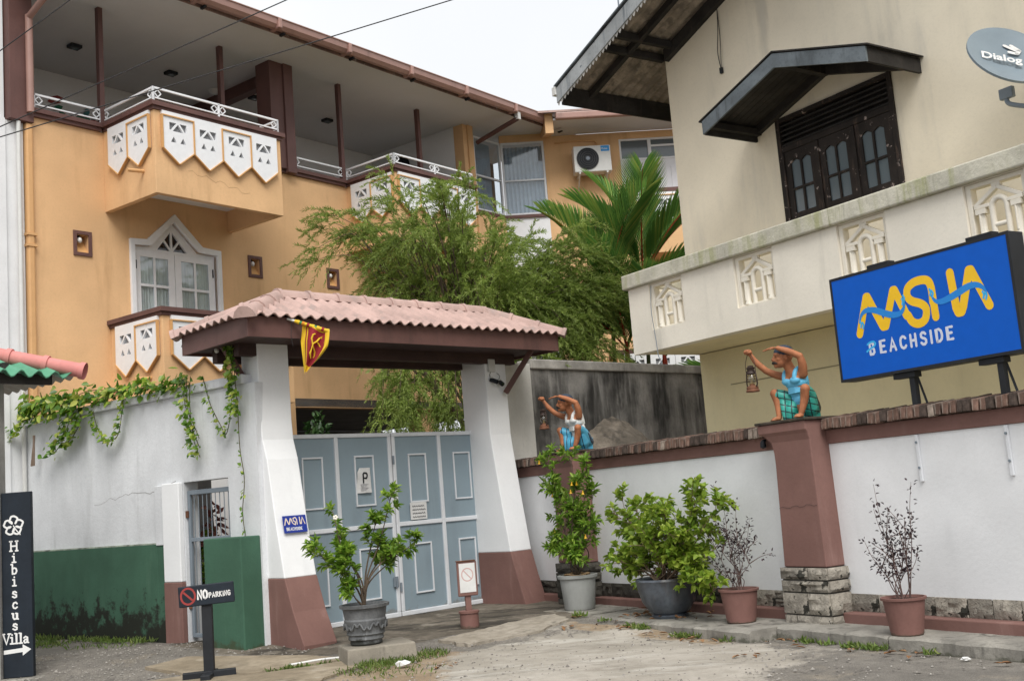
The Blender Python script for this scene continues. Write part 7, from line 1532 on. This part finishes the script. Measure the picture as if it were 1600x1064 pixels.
trail([(-0.85, -0.06, 0.05), (-0.88, -0.09, -0.25), (-1.0, -0.08, -0.5), (-1.25, -0.08, -0.55), (-1.5, -0.08, -0.35), (-1.6, -0.08, -0.1)], 5, 0.10, 0.03)
for k in range(3): trail([(0.55 + .08 * k, -0.08, 0.1), (0.6 + .05 * k, -0.1, -0.25), (0.75, -0.1, -0.5 - 0.1 * k), (0.86, -0.09, -0.72 - .12 * k)], 4, 0.10, 0.045)
trail([(0.95, -0.06, 0.05), (1.1, -0.08, -0.3), (1.3, -0.08, -0.6), (1.4, -0.08, -0.72), (1.5, -0.08, -0.5), (1.55, -0.08, -0.2), (1.6, -0.08, 0.3)], 4, 0.075, 0.02)
trail([(1.62, -0.1, 0.35), (1.64, -0.1, 0.1), (1.66, -0.1, -0.2), (1.68, -0.1, -0.45)], 9, 0.11, 0.045)
trail([(1.68, -0.1, -0.3), (1.66, -0.08, -0.9), (1.72, -0.08, -1.3), (1.66, -0.08, -1.7), (1.70, -0.08, -2.05)], 2, 0.06, 0.012)
m.build("stem", paint("vine_stem", (0.10, 0.09, 0.04), 0.2, 8, 0.9, 0.2), cr_, smooth=True)
pos = np.array(pos); v, q = leaves(pos, np.array(dr), np.array(up), np.array(sizes), np.array(sizes) * 0.62, 0.12, 0.2); link("foliage", np_mesh("foliage", v, q, L_vine), cr_)
m = MB(); 
for k in range(6): m.tube([(-3.1 + random.gauss(0, .02), -0.15, -0.3), (-3.12 + random.gauss(0, .03), -0.15, -0.55), (-3.15 + random.gauss(0, .04), -0.14, -0.75)], 0.01, 5)
m.build("dead_tendril", plain("dry_vine", (0.22, 0.16, 0.12), 0.9), cr_)

# weeds, moss and litter on the ground
def tufts(name, label, spots, n, h, sp, mat_=None, kind_w=0.006, cat="weeds"):
    pos, dr, L, W = [], [], [], []
    for (x, y, rx, ry, k) in spots:
        for _ in range(k):
            a = random.uniform(0, 6.28); r_ = random.random() ** 0.6; px, py = x + rx * r_ * math.cos(a), y + ry * r_ * math.sin(a); pos.append((px, py, hgt(px, py) + 0.012)); dr.append((random.gauss(0, sp), random.gauss(0, sp), 1)); L.append(h * random.uniform(.4, 1.1)); W.append(kind_w * random.uniform(.7, 1.6))
    v, q = leaves(np.array(pos), np.array(dr), rand_unit(len(pos)), np.array(L), np.array(W), 0.1, 0.35); o = link(name, np_mesh(name, v, q, mat_ or L_grass)); return tag(o, label, cat, kind="stuff")
sp = [(-1.55, 12.02, 0.35, 0.22, 420), (-1.15, 12.35, 0.2, 0.25, 160), (-1.75, 11.6, 0.3, 0.3, 120), (-1.3, 11.3, 0.4, 0.4, 60)]
tufts("grass_patch", "low green grass around the concrete block in front of the gate", sp, 0, 0.075, 0.6, kind_w=0.009, cat="grass")
sp = []
for k in range(26):
    x = random.uniform(-3.4, -0.1); c = VINE.w(x, 0.12 + 0.12 * random.random()); sp.append((c.x, c.y, 0.16, 0.06, 26))
for k in range(16): c = VINE.w(random.uniform(-3.3, 0.0), 0.5 + 0.35 * random.random()); sp.append((c.x, c.y, 0.3, 0.12, 26))
tufts("wall_foot_weeds", "weeds along the foot of the green wall band", sp, 0, 0.09, 0.7, kind_w=0.012, cat="weeds")
sp = []
for k in range(22):
    s_ = random.uniform(0.9, 7.2); c = WALL.w(s_, (1.06 if s_ < 3.95 else 0.72) + random.random() * 0.05); sp.append((c.x, c.y, 0.09, 0.05, 22))
for k in range(8): c = Vector((random.uniform(-2.9, -2.0), 0, 0)); sp.append((c.x, 12.05 + (c.x + 2.95) * 0.4, 0.08, 0.03, 14))
tufts("kerb_weeds", "small weeds growing along the foot of the kerb and slab joints", sp, 0, 0.075, 0.8, kind_w=0.016, cat="weeds")
sp = []
for k in range(16): s_ = random.uniform(1.0, 7.0); c = WALL.w(s_, (1.12 if s_ < 3.95 else 0.8) + random.random() * 0.12); sp.append((c.x, c.y, 0.15, 0.08, 3))
for k in range(10): c = WALL.w(random.uniform(0.9, 2.9), random.uniform(0.2, 0.9)); sp.append((c.x, c.y, 0.2, 0.15, 6))
sp += [(1.9, 10.6, 0.12, 0.05, 6), (0.35, 13.3, 0.1, 0.06, 5), (-0.9, 11.6, 0.2, 0.2, 6)]
pos, dr = [], []
for (x, y, rx, ry, k) in sp:
    for _ in range(k):
        px, py = x + random.uniform(-rx, rx), y + random.uniform(-ry, ry); lz = hgt(px, py)
        rel = Vector((px, py, 0)) - WALL.o; s_, t_ = rel.dot(WALL.D), rel.dot(WALL.N)
        if 0 < s_ and t_ < (1.0 if s_ < 3.95 else 0.66): lz = 0.004
        pos.append((px, py, lz + 0.03)); a = random.uniform(0, 6.28); dr.append((math.cos(a), math.sin(a), random.gauss(0, .15)))
v, q = leaves(np.array(pos), np.array(dr), np.tile(np.array([[0, 0, 1.0]]), (len(pos), 1)), RNG.uniform(.05, .11, len(pos)), RNG.uniform(.025, .05, len(pos)), 0.2, 0.1); tag(link("leaf_litter", np_mesh("leaf_litter", v, q, L_litter)), "dry brown leaves scattered on the kerb and court", "leaves", kind="stuff")
lt = thing("crumpled_paper", "crumpled white paper scrap on the ground near the grass patch", "litter", loc=(-1.36, 11.72, -0.10))
m = MB(); m.ellipsoid((0, 0, 0.03), (0.075, 0.05, 0.03), seg=9, rings=6); m.v = [(a + random.gauss(0, .01), b + random.gauss(0, .01), c + random.gauss(0, .008)) for a, b, c in m.v]; m.build("scrap", M_paper, lt)
l2 = thing("white_scrap", "small white scrap lying at the kerb near the right edge", "litter", loc=WALL.w(6.35, 0.82, -0.11))
m = MB(); m.ellipsoid((0, 0, 0.015), (0.04, 0.025, 0.016), seg=8, rings=5); m.v = [(a + random.gauss(0, .006), b + random.gauss(0, .006), c) for a, b, c in m.v]; m.build("scrap", M_paper, l2)
wp = thing("white_rope", "white rope lying along the edge of the left paving slab", "rope", loc=(0, 0, 0))
m = MB(); P = smooth_path([(-2.65, 12.28, 0), (-2.35, 12.45, 0), (-2.1, 12.5, 0), (-1.98, 12.62, 0)], 6); m.tube([(p.x, p.y, hgt(p.x, p.y) + 0.045) for p in P], 0.014, 6); m.build("strand", M_paper, wp)
# ------------------------------------------------------------------ free-standing signs
np_ = thing("no_parking_sign", "black wooden NO PARKING sign on a post with cross feet at front left", "sign", loc=(-3.43, 12.02, -0.117), rz=R(6))
MB().box(-0.05, 0.055, -0.045, 0.045, 0.06, 0.78).build("post", M_black, np_, bevel=0.006)
MB().box(-0.27, 0.27, -0.05, 0.04, 0.0, 0.09).build("foot", M_black, np_, bevel=0.008, rot=(0, 0, R(10))); MB().box(-0.05, 0.05, -0.26, 0.26, 0.0, 0.075).build("foot", M_black, np_, bevel=0.008)
bd = MB().box(-0.245, 0.33, -0.072, -0.047, 0.765, 0.98).build("board", M_black_board, np_, bevel=0.01, rot=(0, R(-2), 0))
m = MB(); C = [(-0.145 + 0.072 * math.cos(a), 0.875 + 0.082 * math.sin(a)) for a in np.linspace(0, 2 * math.pi, 29)]; ribbon(m, C, 0.02, -0.0735, cap=0); ribbon(m, [(-0.19, 0.92), (-0.10, 0.83)], 0.02, -0.0742, cap=0); m.build("prohibition_mark", M_print_red, bd)
m = MB(); x = letters(m, "NO", -0.045, 0.835, 0.085, 0.019, 0.018, -0.0735, 0.75); x = letters(m, "PARK", x + 0.002, 0.84, 0.048, 0.010, 0.0135, -0.0735, 0.75); x = letters(m, "i", x + 0.003, 0.84, 0.048, 0.010, 0.0135, -0.0735, 0.75); x = letters(m, "NG", x, 0.842, 0.048, 0.010, 0.0135, -0.0735, 0.75); m.build("lettering", M_print_white, bd)
# brown paddle sign with faded paper
ss = thing("paddle_sign", "small red-brown paddle sign with faded no-entry paper, set in a pot before the gate", "sign", loc=(-0.78, 13.84, 0.0), rz=R(18))
MB().lathe([(0.115, 0.0), (0.112, 0.17), (0.125, 0.175), (0.125, 0.2), (0.10, 0.205)], (0, 0, 0), 22).build("base_pot", terra, ss, smooth=35)
MB().box(-0.036, 0.036, -0.02, 0.02, 0.19, 0.45).build("post", M_base_brown, ss, bevel=0.004)
MB().box(-0.125, 0.125, -0.04, -0.01, 0.375, 0.79).build("board", M_base_brown, ss, bevel=0.012); MB().box(-0.13, 0.11, -0.05, -0.005, 0.79, 0.80).build("board_top", M_rust, ss)
pp = MB().box(-0.10, 0.10, -0.044, -0.041, 0.42, 0.765).build("paper", M_paper, ss)
m = MB(); C = [(0.0 + 0.07 * math.cos(a), 0.63 + 0.075 * math.sin(a)) for a in np.linspace(0, 2 * math.pi, 25)]; ribbon(m, C, 0.013, -0.0448, cap=0); ribbon(m, [(-0.045, 0.68), (0.045, 0.58)], 0.012, -0.0453, cap=0); m.build("faded_mark", plain("faded_red_print", (0.55, 0.36, 0.34), 0.8), pp)
# tall hibiscus board on the left
hb = thing("villa_sign", "tall blue-black Hibiscus Villa board with white flower, letters and arrow", "sign", loc=(-5.86, 13.02, -0.08), rz=R(3))
MB().box(-0.17, 0.165, -0.05, 0.03, 0.02, 2.10).build("board", M_black_board, hb, bevel=0.008)
MB().box(-0.26, 0.28, -0.2, 0.18, -0.15, 0.018).build("footing", M_kerb, hb, bevel=0.02)
yb = -0.0512
m = MB(); zf = 1.72
for k in range(5):
    a = math.pi / 2 + k * 2 * math.pi / 5; c = Vector((-0.03 + 0.066 * math.cos(a), zf + 0.066 * math.sin(a))); P = [(c.x + 0.043 * math.cos(b) * (1 + .14 * math.sin(4 * b)), c.y + 0.043 * math.sin(b)) for b in np.linspace(a - 2.7, a + 2.7, 16)]; ribbon(m, P, 0.021, yb - 0.0003 * k, cap=4)
ribbon(m, [(-0.03, zf), (0.0, zf - 0.05), (0.045, zf - 0.105)], 0.012, yb - 0.002, cap=4)
m.build("flower_emblem", M_print_white, hb)
SER = {'H': [[(0, 0), (0, 1)], [(.6, 0), (.6, 1)], [(0, .5), (.6, .5)], [(-.12, 0), (.12, 0)], [(.48, 0), (.72, 0)], [(-.12, 1), (.12, 1)], [(.48, 1), (.72, 1)]], 'i': [[(.2, 0), (.2, .62)], [(.05, .62), (.2, .62)], [(.02, 0), (.38, 0)], [(.2, .86), (.2, .9)]],
 'b': [[(.08, 0), (.08, 1)], [(-.06, 1), (.08, 1)], [(.08, .5), (.25, .62), (.45, .55), (.52, .3), (.42, .06), (.25, 0), (.08, .1)]], 's': [[(.45, .5), (.3, .62), (.12, .58), (.08, .44), (.25, .33), (.45, .24), (.44, .06), (.25, -.01), (.05, .1)]],
 'c': [[(.5, .48), (.36, .62), (.16, .56), (.06, .3), (.16, .04), (.34, 0), (.5, .12)]], 'u': [[(-.04, .6), (.08, .6), (.08, .18), (.2, 0), (.36, .03), (.48, .16)], [(.36, .6), (.48, .6), (.48, 0), (.6, 0)]],
 'V': [[(0, 1), (.32, 0), (.64, 1)], [(-.12, 1), (.14, 1)], [(.5, 1), (.76, 1)]], 'l': [[(.05, 1), (.2, 1), (.2, 0)], [(.04, 0), (.36, 0)]], 'a': [[(.08, .5), (.25, .62), (.42, .54), (.42, 0), (.54, 0)], [(.42, .34), (.2, .32), (.08, .16), (.18, 0), (.34, .04), (.42, .14)]]}
def serif(m, ch, x, z, h, w):
    for k, s_ in enumerate(SER[ch]): ribbon(m, [(x + p[0] * h, z + p[1] * h) for p in s_], w, yb - 0.0003 * (k % 5), cap=4)
m = MB(); zz = 1.435
for ch in "Hibiscus":
    h_ = 0.108; serif(m, ch, -0.03 - (0.30 if ch == 'H' else 0.2 if ch in 'i' else 0.26) * h_, zz, h_, 0.018); zz -= {'H': 0.128, 'i': 0.132, 'b': 0.132, 's': 0.122, 'c': 0.12, 'u': 0.118}[ch]
zz = 0.40; x = -0.165
for ch in "Villa": serif(m, ch, x, zz, 0.11, 0.018); x += {'V': .078, 'i': .048, 'l': .048, 'a': .06}[ch]
m.build("lettering", M_print_white, hb)
m = MB(); m.plate([[(-0.16, 0.285), (0.05, 0.30), (0.05, 0.26), (0.145, 0.325), (0.05, 0.385), (0.05, 0.345), (-0.16, 0.33)]], yb - 0.0005, yb + 0.0005); m.build("arrow", M_print_white, hb)

# ------------------------------------------------------------------ green shelter roof at the left edge
sh = thing("roadside_shelter", "shelter corner with green wave roof sheets and pink ridge tiles on a concrete post", "shelter", loc=(-5.32, 13.35, 0), rz=R(51.87))
# local: -y towards the viewer's right; eave corner at (cx, cy)
SHZ = 3.39
grn = paint("green_roof_sheet", (0.10, 0.30, 0.19), 0.12, 3, 0.55, 0.1, 40, streaks=(((0.05, 0.15, 0.10), 0.5, 0.5, 6),))
pnk = paint("pink_ridge_tile", (0.60, 0.235, 0.215), 0.1, 3, 0.7, 0.15, 40, streaks=(((0.40, 0.15, 0.14), 0.5, 0.5, 5),))
und = paint("pale_sheet_underside", (0.42, 0.40, 0.37), 0.12, 3, 0.85, 0.2)
def sheet_slope(e0, e1, r0, r1, mt, nm):
    m = MB(); m.add(*wave_slope(e0, e1, r0, r1, 0.21, 0.042, 0.05)); return m.build(nm, mt, sh, smooth=70)
RN = 2.6; RZ = SHZ + 0.95
sheet_slope((-3.6, 0, SHZ), (0, 0, SHZ), (-3.6, RN, RZ), (-RN, RN, RZ), grn, "front_roof_sheet"); sheet_slope((0, 0, SHZ), (0, 3.6, SHZ), (-RN, RN, RZ), (-RN, 3.6, RZ), und, "side_roof_sheet")
a = Vector((0.10, -0.10, SHZ + 0.03)); b = Vector((-RN, RN, RZ + 0.08)); t_ = (b - a).normalized(); n = 9; L = (b - a).length / n
for k in range(n):
    p0 = a + t_ * (L * k); m = MB(); m.tube([p0 - t_ * 0.01, p0 + t_ * 0.05, p0 + t_ * 0.055, p0 + t_ * (L + 0.02)], [0.105, 0.105, 0.088, 0.086], 16, caps=(k > 0)); m.build("ridge_tile", pnk, sh, smooth=40)
MB().box(-3.6, -0.2, 0.10, 0.15, SHZ - 0.12, SHZ - 0.0).build("eave_beam", M_black_wood, sh); MB().box(-0.75, -0.68, 0.2, 3.6, SHZ + 0.02, SHZ + 0.14).build("eave_beam", M_black_wood, sh)
m = MB(); m.bar((-0.2, 0.2, SHZ - 0.05), (-RN, RN, RZ - 0.1), 0.07, 0.1); m.build("hip_rafter", M_black_wood, sh)
cpst = thing("concrete_post", "rough grey concrete post at the left edge beside the villa sign", "post", loc=(-6.18, 13.0, -0.2), rz=R(6))
MB().box(-0.13, 0.145, -0.13, 0.13, 0, 3.55).build("shaft", M_concrete_post, cpst, bevel=0.012); MB().box(-0.17, 0.185, -0.17, 0.17, 0, 0.12).build("foot", M_concrete_post, cpst, bevel=0.012)

# ------------------------------------------------------------------ overhead wires
for i, (a, b, lab) in enumerate((((-5.51, 12, 6.944), (-4.699, 12, 7.488), "thin overhead wire crossing the top left corner of the veranda"), ((-5.525, 12, 6.05), (-2.226, 12, 7.28), "upper of two long overhead wires rising across the orange balcony"), ((-5.526, 12, 5.93), (-0.343, 12, 7.121), "lower of two long overhead wires crossing the veranda to the roof edge"))):
    a = Vector(a); b = Vector(b); d = (b - a); P = [a + d * u for u in np.linspace(-2.2, 3.0, 27)]
    P = [p + Vector((0, 0, 0.02 * ((u - 13) / 13) ** 2 * d.length)) for u, p in enumerate(P)]
    m = MB(); m.tube([p - a for p in P], 0.007, 5); o = m.build("overhead_wire", M_wire, loc=a); tag(o, lab, "wire", "overhead wires")
